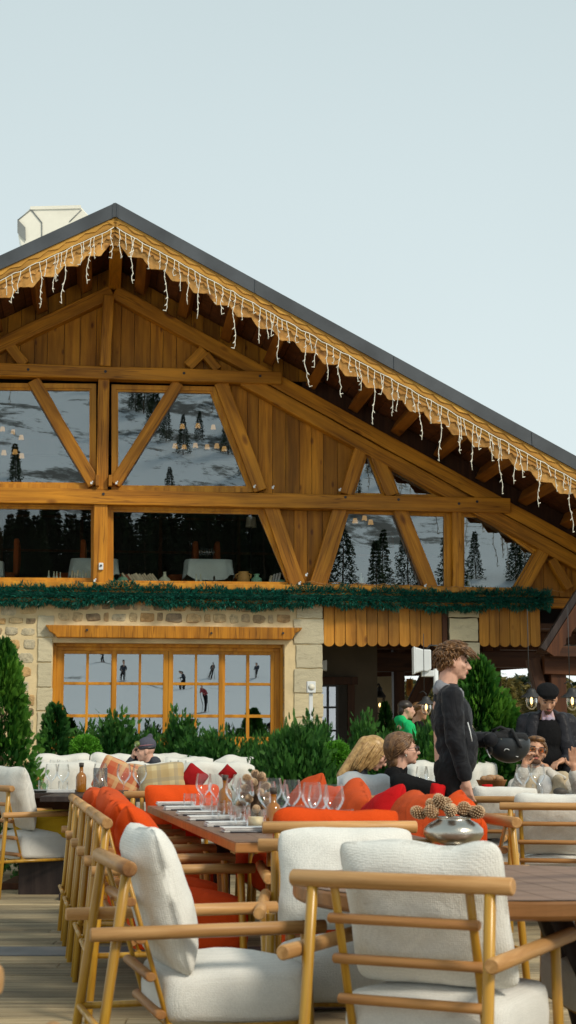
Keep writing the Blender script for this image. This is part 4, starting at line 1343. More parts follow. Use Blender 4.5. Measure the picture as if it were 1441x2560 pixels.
# seen through the porch, beyond the building
for i in range(84):
    d = rnd.uniform(52, 95); px_ = rnd.uniform(1010, 1475)
    x = (px_ - CX) / FPX * d
    top = rnd.uniform(1700, 1765) if i % 3 else rnd.uniform(1688, 1720)
    zt = 1.1 + (1865 - top) / FPX * d; k = rnd.choice([0, 1, 2, 2, 3, 3])
    conifer('autumn brown conifer in the wood seen through the porch' if k > 1 else 'dark green conifer in the wood seen through the porch', x, d, zt - hgt(x, d), k, rnd.random() * 6, 'wood seen through the porch', 'background_conifer')
# on the snow slope that the windows mirror
for i in range(200):
    if i < 105: d = rnd.uniform(108, 120); x = -4 + i * .40 + rnd.uniform(-.6, .6); h_ = rnd.uniform(7, 11)
    elif i < 116: d = rnd.uniform(108, 122); x = 40 + (i - 105) * 3.6 + rnd.uniform(-1, 1); h_ = rnd.uniform(5, 10)
    else:
        d = rnd.uniform(170, 300); rr_ = d + 32; x = -4 + rr_ * math.tan(R(rnd.uniform(3, 25))); h_ = rnd.uniform(4, 9)
        if mnoise.noise(V((x * .03, d * .02, 2))) < -.05 and rnd.random() < .7: continue
    conifer('dark conifer on the snow slope mirrored in the windows', x, -d, h_, rnd.choice([0, 1]), rnd.random() * 6, 'conifers on the mirrored slope', 'slope_conifer')
# distant blue mountain beyond the porch
def mnt(x, y):
    return -20 + 75 * math.exp(-((x - 55) / 120) ** 2) * max(0, 1 - abs(y - 900) / 260) * (1 + .4 * mnoise.noise(V((x * .02, y * .02, 7))))
grid_mesh('mountain', lin_(-160, 420, 50), lin_(640, 1160, 30), mnt, 'slope')
# ================================================================== chairs
def make_chair(label, low=True, seat='seat', group='round-log timber armchairs on the terrace'):
    RZ, AZ, SZ, RL = (.74, .552, .42, .64) if low else (.79, .60, .46, .60)
    wx = RL * .40; sx = RL * .305; yb_ = -.27
    t = thing('armchair', label, 'armchair', group=group)
    rod('top_rail', (-RL / 2, yb_, RZ), (RL / 2, yb_, RZ), .0235, .0235, 'ash', t, 18)
    for s in (-1, 1):
        rod('leg', (s * wx * 1.02, yb_ - (.10 if low else .06), 0), (s * wx, yb_, RZ - .02), .0155, .0160, 'gold', t, 12)
        rod('leg', (s * wx * 1.02, .31, 0), (s * wx, .285, AZ), .0155, .0160, 'gold', t, 12)
        rod('armrest', (s * (wx + .038), yb_ - (.11 if low else .06), AZ), (s * (wx + .036), .34, AZ + .004), .0205, .0205, 'ash', t, 16)
        rod('back_stile', (s * sx, yb_ + .01, RZ - .02), (s * sx, yb_ + .145, .27), .011, .011, 'gold', t, 8, flat=(1.2, .7))
    for k in range(4):
        f = (k + .95) / 4.25; z = RZ - (RZ - .27) * f; y = yb_ + .01 + .135 * f
        rod('slat', (-sx - .022, y - .018, z), (sx + .022, y - .018, z), .0175, .0175, 'slat', t, 12, flat=(1, .8))
    mb = MB()
    mb.tube([(-wx, -.33, .265), (-wx, .295, .265)], .012, 8); mb.tube([(wx, -.33, .265), (wx, .295, .265)], .012, 8)
    mb.tube([(-wx - .03, -.335, .265), (wx + .03, -.335, .265)], .011, 8); mb.tube([(-wx, .29, .265), (wx, .29, .265)], .012, 8)
    mb.tube([(-wx, -.125, .27), (wx, -.125, .27)], .010, 8)
    mb.build('seat_frame', 'gold', t)
    slab_cushion('seat_cushion', wx * 2 - .03, .48, SZ - .275, seat, t, (0, .092, .275 + (SZ - .275) * .48), seed=3)
    return t


LOW = make_chair('knit-cushioned armchair nearest the camera, seen from behind with its slatted back')
DIN = make_chair('', False, 'orange')
DINW = make_chair('', False, 'seat')


def put(proto, used, px, py, beta, label, low=True):
    rz_ = .74 if low else .79
    c = at(px, py, z=rz_); f = V((math.sin(beta), math.cos(beta), 0))
    loc = V((c.x, c.y, 0)) + f * .27
    if used.get(id(proto)) is None: used[id(proto)] = 1; t = proto; t['label'] = label; t.location = loc; t.rotation_euler = (0, 0, -beta)
    else: t = copy_tree(proto, None, label, loc, -beta)
    return t


USED = {}
NP = [0]


def cushion(chair, label, mat, w=.50, h=.46, t=.17, seed=0, group=None, low=True, lean=.30, roll=0, dz=0, dx=0, me=None, dy=0):
    RZ = .74 if low else .79; SZ = .42 if low else .46
    me = me or pillow_mesh('cushion', w, h, t, mat, seed)
    o = D.objects.new('back_cushion', me); COL.objects.link(o)
    m_ = Matrix.Translation(chair.location) @ Matrix.Rotation(chair.rotation_euler.z, 4, 'Z')
    loc = m_ @ V((dx, -.095 + dy, SZ + h / 2 + .005 + dz))
    o.location = loc
    o.rotation_euler = (Matrix.Rotation(chair.rotation_euler.z, 4, 'Z') @ Matrix.Rotation(lean * 1.0, 4, 'X') @ Matrix.Rotation(roll, 4, 'Y')).to_euler()
    NP[0] += 1
    return tag(o, label, 'cushion', group)


WG = 'white knitted back cushions of the armchairs'
OG = 'orange cushions along the long table'
c1 = put(LOW, USED, 998, 2205, R(26.5), 'nearest armchair seen from behind, its slatted back in front of a white knit cushion')
cushion(c1, 'white knit cushion rising over the top rail of the nearest armchair seen from behind', 'white', .50, .44, .17, 1, WG, lean=.34, dz=.0, dx=.012)
c2 = put(LOW, USED, 284, 2154, R(75), 'near armchair seen from its side, standing left of the nearest one and facing right')
cushion(c2, 'white knit cushion leaning back in the armchair seen from its side', 'white', .52, .47, .17, 27, WG, lean=.26, dz=-.03, dy=-.03)
c3 = put(LOW, USED, 862, 2112, R(181), 'armchair facing the camera between the long table and the round table')
cushion(c3, 'white knit cushion just under the wide orange one at the end of the long table', 'white', .50, .38, .16, 3, WG, lean=.22, dz=.02)
c4 = put(LOW, USED, 1383, 2016, R(12), 'armchair seen from behind beyond the round table, at the frame edge', True)
cushion(c4, 'white knit cushion in the slat-backed armchair beyond the round table', 'white', .50, .40, .15, 4, WG, lean=.28, dz=.0)
c5 = put(LOW, USED, 1262, 1999, R(10), 'armchair mostly hidden behind the last orange cushion and the standing youth')
cushion(c5, 'ribbed white cushion standing up in front of the seated bearded man', 'white', .46, .38, .15, 5, WG, lean=.2, dz=.03)
c6 = put(LOW, USED, -505, 2448, R(2), 'blurred armchair of which only a round rail end enters the frame')
c7 = put(LOW, USED, 1880, 2120, R(264), 'armchair on the far side of the round table, its grey seat under the tabletop'); c7.location = (1.20, 5.25, 0)
# dining chairs
w1 = put(DINW, USED, -12, 1970, R(55), 'pale cushioned armchair at the left dark table, its legs on the deck', False)
cushion(w1, 'white cushion in the armchair at the dark table', 'sofa', .50, .50, .17, 7, WG, low=False, lean=.2, dz=.0)
tdir = V((-.18, .98, 0)).normalized()
NL = ['nearest', 'second', 'third', 'fourth', 'farthest']
tint_ = ['orange', 'orange', 'burnt', 'orange', 'burnt']
ends = [6.36, 6.98, 7.63, 8.28, 9.0]
for i, y in enumerate(ends):
    base = V((-.738 - .182 * (y - 6.4), y, 0)) + tdir * .30
    f = V((.98, .18, 0)).normalized(); loc = base + f * .27; beta = math.atan2(f.x, f.y)
    t = DIN if i == 0 else copy_tree(DIN)
    t.location = loc; t.rotation_euler = (0, 0, -beta)
    t['label'] = f'{NL[i]} orange-seated armchair in the row along the left side of the long table'; t['group'] = 'orange-seated armchairs around the long table'
    cushion(t, f'{NL[i]} orange cushion in the left row of the long table', tint_[i], .46, .40, .19, 30 + i, OG, low=False, lean=.42 + .05 * (i % 2), dz=-.01 + .02 * (i % 3), roll=.12 * ((i % 3) - 1))
rc = ['orange', 'burnt', 'red', 'burnt', 'orange', 'burnt']
for i, y in enumerate([6.42, 7.1, 7.72, 8.4, 9.05, 9.7]):
    base = V((.937 - .182 * (y - 6.4), y, 0)) + tdir * .30
    f = V((-.98, -.18, 0)).normalized(); loc = base + f * .27; beta = math.atan2(f.x, f.y)
    t = copy_tree(DIN); t.location = loc; t.rotation_euler = (0, 0, -beta)
    nm = (NL[:4] + ['fifth', 'farthest'])[i]
    t['label'] = f'{nm} orange-seated armchair in the row along the far right side of the long table'; t['group'] = 'orange-seated armchairs around the long table'
    cn = 'red' if rc[i] == 'red' else 'orange'
    cushion(t, f'bright red cushion among the orange ones right of the long table' if cn == 'red' else f'{nm} place orange cushion in the right row of the long table', rc[i], .50, .46, .21, 40 + i, OG, low=False, lean=.38, dz=-.035 + .02 * (i % 2), roll=.28 * ((i % 3) - 1), dy=.02)
t = put(DIN, {id(DIN): 1}, 850, 2068, R(-4), 'orange-seated armchair at the near end of the long table, seen from behind', False)
t['group'] = 'orange-seated armchairs around the long table'
cushion(t, 'wide orange cushion lying over the rail at the near end of the long table', 'orange', .52, .40, .16, 50, OG, low=False, lean=.18, dz=.0)
t = put(DIN, {id(DIN): 1}, 425, 1986, R(168), 'orange-seated armchair at the far end of the long table', False)
t['group'] = 'orange-seated armchairs around the long table'
cushion(t, 'orange cushion at the far end of the long table, before the plaid ones', 'orange', .50, .36, .16, 51, OG, low=False, lean=.2, dz=.04, dx=-.06)

# ================================================================== long table
tl = thing('dining_table', 'long brown wooden table laid for lunch with glasses and white napkins', 'table', (.145 - .182 * -.25, 6.15, 0), math.atan2(.182, 1))
TLn, TW, TZ = 3.75, .80, .73
mb = MB(); mb.box((0, TLn / 2, TZ - .019), (TW, TLn, .038)); top_ = mb.build('tabletop', 'tableedge', tl, bevel=.004)
mb = MB()
for k in range(6): mb.box((-TW / 2 + (k + .5) * TW / 6, TLn / 2, TZ + .0015), (TW / 6 - .003, TLn - .006, .003))
mb.build('top_planks', 'table', tl)
for y in (.55, TLn - .5):
    mb = MB(); mb.box((0, y, .36), (.09, .09, .66)); mb.box((0, y, .04), (.62, .10, .05)); mb.box((0, y, .675), (.6, .09, .03)); mb.build('trestle', 'blackwood', tl, bevel=.006)


def ontable(y, x): return tl.matrix_basis @ V((x, y, TZ + .003))


def WPt(px, py, z): return at(px, py, z=z)


# ---- glassware meshes
def lathe_mesh(name, prof, mat, n=22):
    o = MB().lathe(prof, n).build(name, mat); me = o.data; D.objects.remove(o); return me


WINE = lathe_mesh('wine_glass', [(.0, .003), (.037, .003), (.036, .005), (.010, .009), (.0042, .016), (.0036, .045), (.0042, .072), (.012, .082), (.030, .100), (.044, .122), (.0490, .140), (.0485, .156), (.045, .178), (.040, .207), (.0395, .2085)], 'glass', 30)
TUMB = lathe_mesh('tumbler', [(.0, .003), (.029, .003), (.033, .010), (.039, .045), (.0375, .088), (.037, .089)], 'glass', 24)
GN = {}
ORD = ['first', 'second', 'third', 'fourth', 'fifth', 'sixth', 'seventh', 'eighth', 'ninth', 'tenth', 'eleventh', 'twelfth', 'thirteenth', 'fourteenth', 'fifteenth']


def glassware(kind, loc, label, s=1.0, group='wine glasses'):
    me = WINE if kind == 'w' else TUMB
    o = link_obj('wine_glass' if kind == 'w' else 'tumbler', me, None, loc, (0, 0, random.random() * 6)); o.scale = (s, s, s)
    return tag(o, label, 'wine glass' if kind == 'w' else 'tumbler', group)


wg = [(513, 1932, 9.2), (544, 1934, 8.9), (587, 1943, 8.3), (602, 1934, 9.3), (615, 1948, 7.8), (640, 1938, 8.7), (669, 1951, 7.5), (685, 1943, 8.2), (699, 1958, 7.0), (730, 1947, 7.6), (779, 1953, 7.2), (795, 1959, 6.8), (833, 1958, 6.9)]
for i, (px_, ty, d) in enumerate(wg):
    x = (px_ - CX) / FPX * d; s_ = (1.1 + (1865 - ty) / FPX * d - TZ - .003) / .2085
    glassware('w', (x, d, TZ + .003), f'wine glass on the long table, {ORD[i]} counted from the far left', min(1.05, max(.9, s_)), 'wine glasses on the long table')
tb = [(479, 1995, 9.3), (497, 1993, 9.2), (519, 1988, 9.0), (531, 1999, 8.5), (549, 2007, 8.1), (565, 2012, 7.8), (597, 2015, 7.4), (608, 2022, 7.2), (683, 2030, 6.75), (748, 2008, 7.5), (812, 2017, 7.2), (862, 2022, 7.0), (590, 2001, 8.0)]
for i, (px_, ty, d) in enumerate(tb):
    glassware('t', ((px_ - CX) / FPX * d, d, TZ + .003), f'stemless water tumbler on the long table, {ORD[i]} counted from the far left', 1.0, 'tumblers on the long table')
p = ((641 - CX) / FPX * 6.9, 6.9, TZ + .003)
cj = thing('candle_jar', 'clear glass jar with a cream candle near the end of the long table', 'candle', p)
link_obj('jar', TUMB, cj).scale = (1.15, 1.15, 1.05); MB().tube([(0, 0, .012), (0, 0, .06)], .033, 16).build('candle', 'candle', cj)
# napkins with cutlery
for i, (px_, py_) in enumerate([(438, 2011), (462, 2022), (497, 2035), (530, 2047), (577, 2062), (622, 2076)]):
    q = at(px_, py_, z=TZ + .01)
    t = thing('napkin', f'folded white napkin with cutlery, {ORD[5 - i]} one from the near corner of the long table', 'napkin', (q.x, q.y, TZ + .003), tl.rotation_euler.z + random.uniform(-.05, .05), 'napkins on the long table')
    rnd = random.Random(i); mb = MB()
    for k in range(3): mb.box((rnd.uniform(-.004, .004), rnd.uniform(-.004, .004), .005 + k * .0075), (.23, .11, .0062), Matrix.Rotation(rnd.uniform(-.03, .03), 3, 'Z'))
    mb.build('cloth', 'linen', t, bevel=.0025)
    mb = MB(); mb.tube([(-.10, .08, .004), (.11, .085, .004)], .004, 6); mb.tube([(-.09, -.075, .004), (.10, -.07, .004)], .004, 6); mb.build('cutlery', 'speck', t)


def bottle(loc, label, s=1.0, name='oil_bottle', gl=None, n=16, stop='cork', cat='bottle', group=None):
    t = thing(name, label, cat, loc, 0, group); t.scale = (s, s, s)
    M.setdefault('amber', simple('amber_oil', (.30, .11, .008), .12, .1, 4, coat=.5))
    MB().lathe([(0, .001), (.032, .001), (.034, .006), (.034, .10), (.026, .118), (.013, .13), (.012, .165), (.014, .168), (0, .17)], n).build('body', gl or 'amber', t)
    MB().lathe([(0, .165), (.015, .165), (.016, .19), (0, .192)], 12).build('stopper', stop, t)
    return t


bottle(((566 - CX) / FPX * 8.6, 8.6, TZ + .003), 'amber oil bottle among the glasses left of the cone tree', 1.1)
bottle(((685 - CX) / FPX * 6.7, 6.7, TZ + .003), 'amber oil bottle right of the cone tree, half hidden by glasses', 1.0)
bx = thing('condiment_tray', 'small dark tray with a red base behind the orange cushion', 'tray', ((716 - CX) / FPX * 7.6, 7.6, TZ + .003))
MB().box((0, 0, .008), (.14, .10, .014)).build('tray', 'red', bx, bevel=.004)
MB().lathe([(0, .016), (.04, .016), (.045, .05), (.04, .08), (0, .085)], 16).build('pot', 'black', bx)


# ---- pinecones
def cone_mesh(seed, h=.09, r=.034):
    rnd = random.Random(seed); mb = MB(); mb.tube([(0, 0, .0), (0, 0, h * .95)], [r * .45, r * .2], 8)
    n = 88
    for i in range(n):
        t = (i + .5) / n; a = i * 2.39996; rr = r * math.sin(PI * min(1, (t * .86 + .12))) ** .8
        z = h * t; up = .25 + t * 1.1
        d = V((math.cos(a), math.sin(a), up * .8)).normalized(); s = V((-math.sin(a), math.cos(a), 0)); w_ = r * .30
        p0 = V((math.cos(a) * rr * .35, math.sin(a) * rr * .35, z - .004)); tip = V((math.cos(a) * rr, math.sin(a) * rr, z + rr * up * .35))
        nn = d.cross(s) * -.003
        mb.cur = 0; mid = p0.lerp(tip, .7)
        mb.add([p0, mid + s * w_, tip + s * w_ * .5, tip - s * w_ * .5, mid - s * w_, mid + nn * 2], [(0, 1, 5), (0, 5, 4), (1, 2, 5), (2, 3, 5), (3, 4, 5)])
        mb.cur = 1; mb.ell(tip, (w_ * .55, w_ * .55, w_ * .35), nu=6, nv=4)
    o = mb.build('pinecone', ['cone', 'conetip']); me = o.data; D.objects.remove(o); return me


PC = [cone_mesh(1), cone_mesh(2, .08, .036)]
ctp = V(((640 - CX) / FPX * 7.9, 7.9, TZ + .003))
ct = thing('cone_tree', 'little table tree built of pine cones between the wine glasses', 'table decoration', ctp)
MB().tube([(0, 0, 0), (0, 0, .24)], [.03, .01], 8).build('core', 'bark', ct)
rnd = random.Random(5)
for i in range(20):
    z = .03 + .19 * i / 19; a = i * 2.4; r_ = .062 * (1 - z / .30)
    o = link_obj('pinecone', rnd.choice(PC), ct, (r_ * math.cos(a), r_ * math.sin(a), z), V((math.cos(a), math.sin(a), .3)).to_track_quat('Z', 'Y')); o.scale = (.55,) * 3

# ================================================================== round table with silver bowl
rt = thing('round_table', 'large round brown table in front of the nearest armchair, carrying a silver bowl', 'table', (.665, 4.98, 0))
mb = MB(); mb.lathe([(0, .625), (.63, .625), (.645, .632), (.65, .64), (.65, .672), (.645, .679), (0, .68)], 96, flat=False)
tp = mb.build('tabletop', 'tableedge', rt); tp.data.polygons.foreach_set('use_smooth', [False] * len(tp.data.polygons))
mb = MB()
for k in range(-5, 6):
    x0, x1 = k * .118 - .0575, k * .118 + .0575
    poly = []
    for x in (x0, x1):
        poly.append(math.sqrt(max(0, .642 ** 2 - x * x)) if abs(x) < .642 else 0)
    if poly[0] <= 0 and poly[1] <= 0: continue
    K = 6; up_ = [(x0 + (x1 - x0) * i / K) for i in range(K + 1)]; h = [math.sqrt(max(0, .642 ** 2 - x * x)) for x in up_]
    vs = [(a, b, .6805) for a, b in zip(up_, h)] + [(a, -b, .6805) for a, b in reversed(list(zip(up_, h)))]
    mb.add([(v[0], v[1], .682) for v in vs], [list(range(len(vs)))[::-1]])
pl = mb.build('top_planks', 'table', rt, rot=(0, 0, R(12)))
mb = MB()
for k in range(4):
    a = PI / 4 + k * PI / 2; d = V((math.cos(a), math.sin(a), 0))
    mb.tube([d * .50 + V((0, 0, 0)), d * .36 + V((0, 0, .35)), d * .22 + V((0, 0, .60)), d * .05 + V((0, 0, .62))], [.028, .03, .035, .03], 8)
mb.build('leg', 'blackwood', rt)
bp_ = at(1143, 2160, z=.683)
bw = thing('silver_bowl', 'round hammered silver pedestal bowl heaped with pine cones', 'bowl', (bp_.x, bp_.y + .1, .683)); bw.scale = (.97, .97, .97)
MB().lathe([(0, 0), (.060, 0), (.064, .004), (.052, .012), (.040, .02), (.038, .055), (.044, .062), (.070, .067), (.100, .082), (.113, .103), (.111, .122), (.092, .142), (.066, .155), (.064, .162), (.070, .166), (.062, .167), (.058, .155), (.086, .135), (.1, .11), (.06, .08), (0, .075)], 48).build('bowl', 'steel', bw)
rnd = random.Random(8)
for i, (x, y, z, a, e) in enumerate([(-.085, .01, .168, 3.3, .5), (-.045, -.03, .172, 2.6, .6), (0, -.04, .175, 4.9, .7), (.04, -.02, .178, .5, .9), (.06, .02, .168, .1, .5), (0, .03, .19, 1.7, 1.1), (-.04, .04, .185, 2.2, .9), (.085, -.02, .172, -.3, .5), (-.02, 0, .20, 3.9, 1.4)]):
    q = V((math.cos(a), math.sin(a), e)).to_track_quat('Z', 'Y')
    t = link_obj('pinecone', PC[i % 2], None, bw.matrix_basis @ V((x - .02, y, z)), q); t.scale = (.64,) * 3
    tag(t, 'brown pine cone heaped in the silver bowl on the round table', 'pine cone', 'pine cones in the silver bowl')

# ================================================================== sofas and far tables
def sofa(name, label, x0, x1, y, ztop, mat='sofa', seed=0, base='slat', depth=.8, cush=3, face=-1, group=None, rz=0, back_t=.26, bump_=.03):
    t = thing(name, label, 'sofa', ((x0 + x1) / 2, y, 0), rz, group); w_ = x1 - x0
    MB().box((0, face * (depth / 2 - .1), .14), (w_ - .04, depth, .26)).build('base', base, t, bevel=.01)
    n = cush
    for i in range(n):
        cx_ = -w_ / 2 + (i + .5) * w_ / n
        slab_cushion('seat_cushion', w_ / n - .01, depth - .12, .18, mat, t, (cx_, face * (depth / 2), .36), seed=seed + i)
        mb = MB(); mb.smooth = True
        hgt_ = ztop - .40; K = 24; J = 14; vs = []; fs = []
        off = seed * 3.1 + i * 7
        for j in range(J + 1):
            a = -PI / 2 + PI * j / J + 0
            for k in range(K + 1):
                u = -1 + 2 * k / K; th = back_t / 2 * (1 - abs(u) ** 6 * .6)
                zt = hgt_ * (1 + .07 * mnoise.noise(V((u * 1.3 + off, 0, 0))) - .04 * abs(u) ** 8)
                # section: front face up, over the rounded top, back face down
                s_ = j / J
                if s_ < .36: y_, z_ = -1, s_ / .36 * .88
                elif s_ > .64: y_, z_ = 1, (1 - s_) / .36 * .88
                else: b = (s_ - .36) / .28 * PI; y_, z_ = -math.cos(b), .88 + .12 * math.sin(b)
                nz = mnoise.noise(V((u * 3 + off, s_ * 4, 5))) * bump_
                vs.append((cx_ + u * w_ / n / 2 * (1 - .02 * z_), y_ * th + nz, .40 + zt * z_ + nz * .5))
        for j in range(J):
            for k in range(K): q = j * (K + 1) + k; fs.append((q, q + K + 1, q + K + 2, q + 1))
        fs.append([0 + j * (K + 1) for j in range(J + 1)]); fs.append([K + j * (K + 1) for j in range(J + 1)][::-1])
        fs.append([k for k in range(K + 1)] + [J * (K + 1) + k for k in range(K, -1, -1)])
        mb.add(vs, fs); mb.build('back_cushion', mat, t)
    return t


X = lambda px, d: (px - CX) / FPX * d
SG = 'white sofas on the terrace'
sofa('sofa', 'long white slipcovered sofa behind the plaid cushions', X(88, 14.2), X(640, 14.2), 14.3, .955, seed=1, cush=3, group=SG)
sofa('sofa', 'white sofa farther back on which the man on the phone leans', X(90, 17.6), X(500, 17.6), 17.8, 1.01, seed=5, cush=3, group=SG)
sofa('sofa', 'short white sofa end right of the man on the phone', X(412, 16.6), X(660, 16.6), 16.7, .985, seed=9, cush=2, group=SG)
sofa('sofa', 'white sofa back by the porch, left above the blonde woman', X(800, 20.5), X(905, 20.5), 20.6, 1.06, seed=14, cush=1, group=SG)
sofa('sofa', 'white sofa between the woman in black and the standing youth', X(1010, 13.8), X(1240, 13.8), 13.9, .96, seed=18, cush=2, group=SG)
sofa('sofa', 'grey covered sofa back in front of the blonde woman', X(840, 10.6), X(972, 10.6), 10.6, .915, mat='greysofa', seed=21, cush=1, face=1, group=SG)
sofa('sofa', 'white sofa far behind the open palm of the bearded man', X(1370, 15), X(1560, 15), 15.1, .93, seed=24, cush=1, group=SG)
def throw(px, py, d, w, h, mat, label, roll=0, rz=0, seed=0, group='scatter cushions on the white sofa'):
    p = at(px, py, y=d); me = pillow_mesh('scatter_cushion', w, h, .13, mat, seed, n=18)
    o = link_obj('scatter_cushion', me, None, p, (R(-12), roll, rz)); return tag(o, label, 'cushion', group)
throw(300, 1950, 13.85, .44, .34, 'plaidred', 'orange and cream plaid cushion on the long sofa', roll=.45, seed=1)
throw(352, 1950, 13.95, .30, .30, 'plaidred', 'narrow orange plaid cushion overlapped by the beige plaid one', roll=.1, seed=2)
throw(405, 1948, 13.8, .42, .30, 'plaidbeige', 'beige plaid cushion on the long sofa', roll=-.12, seed=3)
throw(484, 1946, 13.85, .21, .21, 'darkred', 'dark red cushion standing on its corner', roll=.62, seed=4)
throw(570, 1934, 13.9, .13, .13, 'darkred', 'faded red cushion corner before the shrubs', roll=.7, seed=5)
throw(1094, 1984, 10.0, .10, .13, 'red', 'small red cushion beside the trouser leg of the youth', seed=6, roll=.2)
wb = thing('wooden_box', 'low brown wooden box seat against the grey sofa', 'box', (X(898, 10.2), 10.2, 0)); MB().box((0, 0, .39), (.36, .25, .78)).build('box', 'slat', wb, bevel=.01)
wb = thing('wooden_planter', 'reddish wooden planter behind the left dark table', 'planter', (X(86, 13.4), 13.5, 0)); MB().box((0, 0, .42), (.16, .3, .84)).build('box', 'slat', wb, bevel=.01)


def table4(name, label, x, y, w_, d_, mat, z=.74, rz=0, leg='blackwood'):
    t = thing(name, label, 'table', (x, y, 0), rz)
    MB().box((0, 0, z - .02), (w_, d_, .04)).build('tabletop', mat, t, bevel=.004)
    MB().box((0, 0, .36), (.30, .30, .68)).box((0, 0, .03), (.7, .7, .05)).build('pedestal', leg, t, bevel=.005)
    return t


table4('dark_table', 'square black table behind the left armchair, set with two wine glasses', X(150, 12.3) - .05, 12.55, 1.1, .8, 'blackwood', leg='soffit')
LG = 'wine glasses on the far left dark table'
for i, (px_, d) in enumerate([(137, 12.45), (166, 12.3)]):
    glassware('w', (X(px_, d), d, .742), ['left wine glass of the pair on the dark table', 'right wine glass of the pair on the dark table'][i], 1.04, LG)
for i, (px_, d) in enumerate([(117, 12.4), (167, 12.22)]): glassware('t', (X(px_, d), d, .742), ['tumbler on the dark table beside the plate', 'tumbler under the right wine glass on the dark table'][i], 1, 'tumblers on the dark table')
t = thing('napkin', 'folded white napkin on the corner of the dark table', 'napkin', (X(163, 12.22) , 12.22, .742), 0); mb = MB()
for k in range(3): mb.box((0, 0, .004 + k * .007), (.22, .09, .006))
mb.build('cloth', 'linen', t, bevel=.002)
pt = thing('plate', 'white plate on the dark table beside the napkin', 'plate', (X(112, 12.3), 12.3, .742)); MB().lathe([(0, .004), (.07, .004), (.11, .016), (.112, .018), (.07, .008), (0, .008)], 24).build('dish', 'plaswhite', pt)
bottle((X(211, 12.2), 12.2, .742), 'amber oil bottle with a dark stopper at the right end of the dark table', 1.2)
table4('side_table', 'dark table mostly hidden behind the orange cushions of the left row', X(290, 11.6), 11.7, 1.0, .7, 'blackwood')
for i, (px_, d) in enumerate([(316, 11.5), (355, 11.4), (258, 11.7)]): glassware('w', (X(px_, d), d, .742), ['large wine glass before the orange plaid cushion', 'wine glass before the beige plaid cushion', 'wine glass left of the plaid cushions near the oil bottle'][i], 1.1, 'wine glasses before the plaid cushions')
vz = thing('glass_vase', 'clear cylinder vase holding a pine cone', 'vase', (X(258, 11.4), 11.4, .742)); MB().lathe([(0, .002), (.05, .002), (.052, .01), (.052, .2), (.05, .2), (.05, .012), (0, .01)], 20).build('vase', 'glass', vz)
o = link_obj('pinecone', PC[0], None, (X(264, 11.4), 11.4, .76)); tag(o, 'snow-tipped pine cone inside the clear cylinder vase', 'pine cone')
table4('far_table', 'white topped table with glasses before the far white sofa', X(160, 16.3), 16.4, 1.6, .8, 'plaswhite')
table4('far_table', 'white topped table close to the man on the phone', X(445, 15.6), 15.7, .9, .7, 'plaswhite')
for i, (px_, d, l) in enumerate([(143, 16.2, 'left wine glass above the pair of the dark table'), (166, 16.0, 'second far wine glass above the pair of the dark table'), (213, 16.3, 'far wine glass below the round clipped bush, left one'), (237, 16.2, 'far wine glass below the round clipped bush, right one'), (205, 15.9, 'far glass before the white sofa, lower left of two'), (258, 15.9, 'far glass before the white sofa, lower right of two'), (440, 15.5, 'left wine glass beside the man on the phone'), (459, 15.5, 'right wine glass beside the man on the phone')]):
    glassware('w', (X(px_, d), d, .74 if i < 6 else .74), l, 1.05 if i < 4 or i > 5 else .85, 'far wine glasses on white tables')
table4('lunch_table', 'table of the bearded man with plates and glasses', X(1340, 11.1), 11.25, 1.3, .7, 'table', .74)
for px_, d, l in ((1300, 11.1, 'left wine glass before the bearded man'), (1336, 11.15, 'right wine glass before the bearded man')): glassware('w', (X(px_, d), d, .742), l, 1.1, 'wine glasses of the bearded man')
glassware('t', (X(1335, 10.98), 10.98, .742), 'tumbler under the right wine glass of the bearded man', 1.05)
pt = copy_tree(pt, None, 'shallow white plate before the bearded man', (X(1392, 11.05), 11.05, .742), 0, 1.15)
ab = thing('bread_roll', 'dark bread roll on the white plate of the bearded man', 'bread', (X(1390, 11.1), 11.1, .76)); MB().ell((0, 0, .02), (.05, .04, .03)).build('roll', 'cork', ab)
table4('bread_table', 'table behind the youth with bread basket and red jar', X(1225, 12.4), 12.5, .9, .6, 'table', .76)
bk = thing('bread_basket', 'wicker bread basket behind the youth', 'basket', (X(1222, 12.4), 12.4, .76)); mb = MB(); mb.lathe([(0, .004), (.09, .004), (.12, .07), (.125, .075), (.11, .07), (0, .02)], 20)
mb.build('basket', 'slat', bk); rnd = random.Random(2); mb = MB()
for k in range(9): mb.ell((rnd.uniform(-.07, .07), rnd.uniform(-.06, .06), .07 + rnd.uniform(0, .03)), (.045, .03, .025), Matrix.Rotation(rnd.random() * 3, 3, 'Z'))
mb.build('bread', 'cone', bk)
jr = thing('red_jar', 'small bright red jar beside the bread basket', 'jar', (X(1213, 11.9), 11.95, .76)); MB().lathe([(0, 0), (.04, 0), (.042, .01), (.042, .05), (0, .052)], 16).build('jar', 'red', jr)
for i, (px_, d) in enumerate([(1051, 12.6), (1072, 12.5)]): glassware('w', (X(px_, d), d, .72), ['left wine glass behind the woman in black', 'right wine glass behind the woman in black'][i], 1.05, 'wine glasses behind the woman in black')
table4('back_table', 'table with glasses behind the woman in black', X(1070, 12.5), 12.7, .7, .6, 'plaswhite', .72)
# tray on the knees of the seated women
tr = thing('serving_tray', 'pale wooden tray edge in front of the woman in black', 'tray', (X(1045, 10.6), 10.6, 0)); MB().box((0, 0, .745), (.34, .26, .02)).build('top', 'slat', tr, bevel=.004); MB().tube([(0, 0, 0), (0, 0, .735)], .03, 10).build('stand', 'blackwood', tr)
# mustard chair seat under the dark table
mc = thing('mustard_stool', 'mustard yellow padded stool behind the left armchair', 'stool', (X(140, 11.9), 12.0, 0)); slab_cushion('seat', .55, .45, .16, 'mustard', mc, (0, 0, .50)); MB().box((0, 0, .21), (.45, .35, .42)).build('base', 'blackwood', mc)

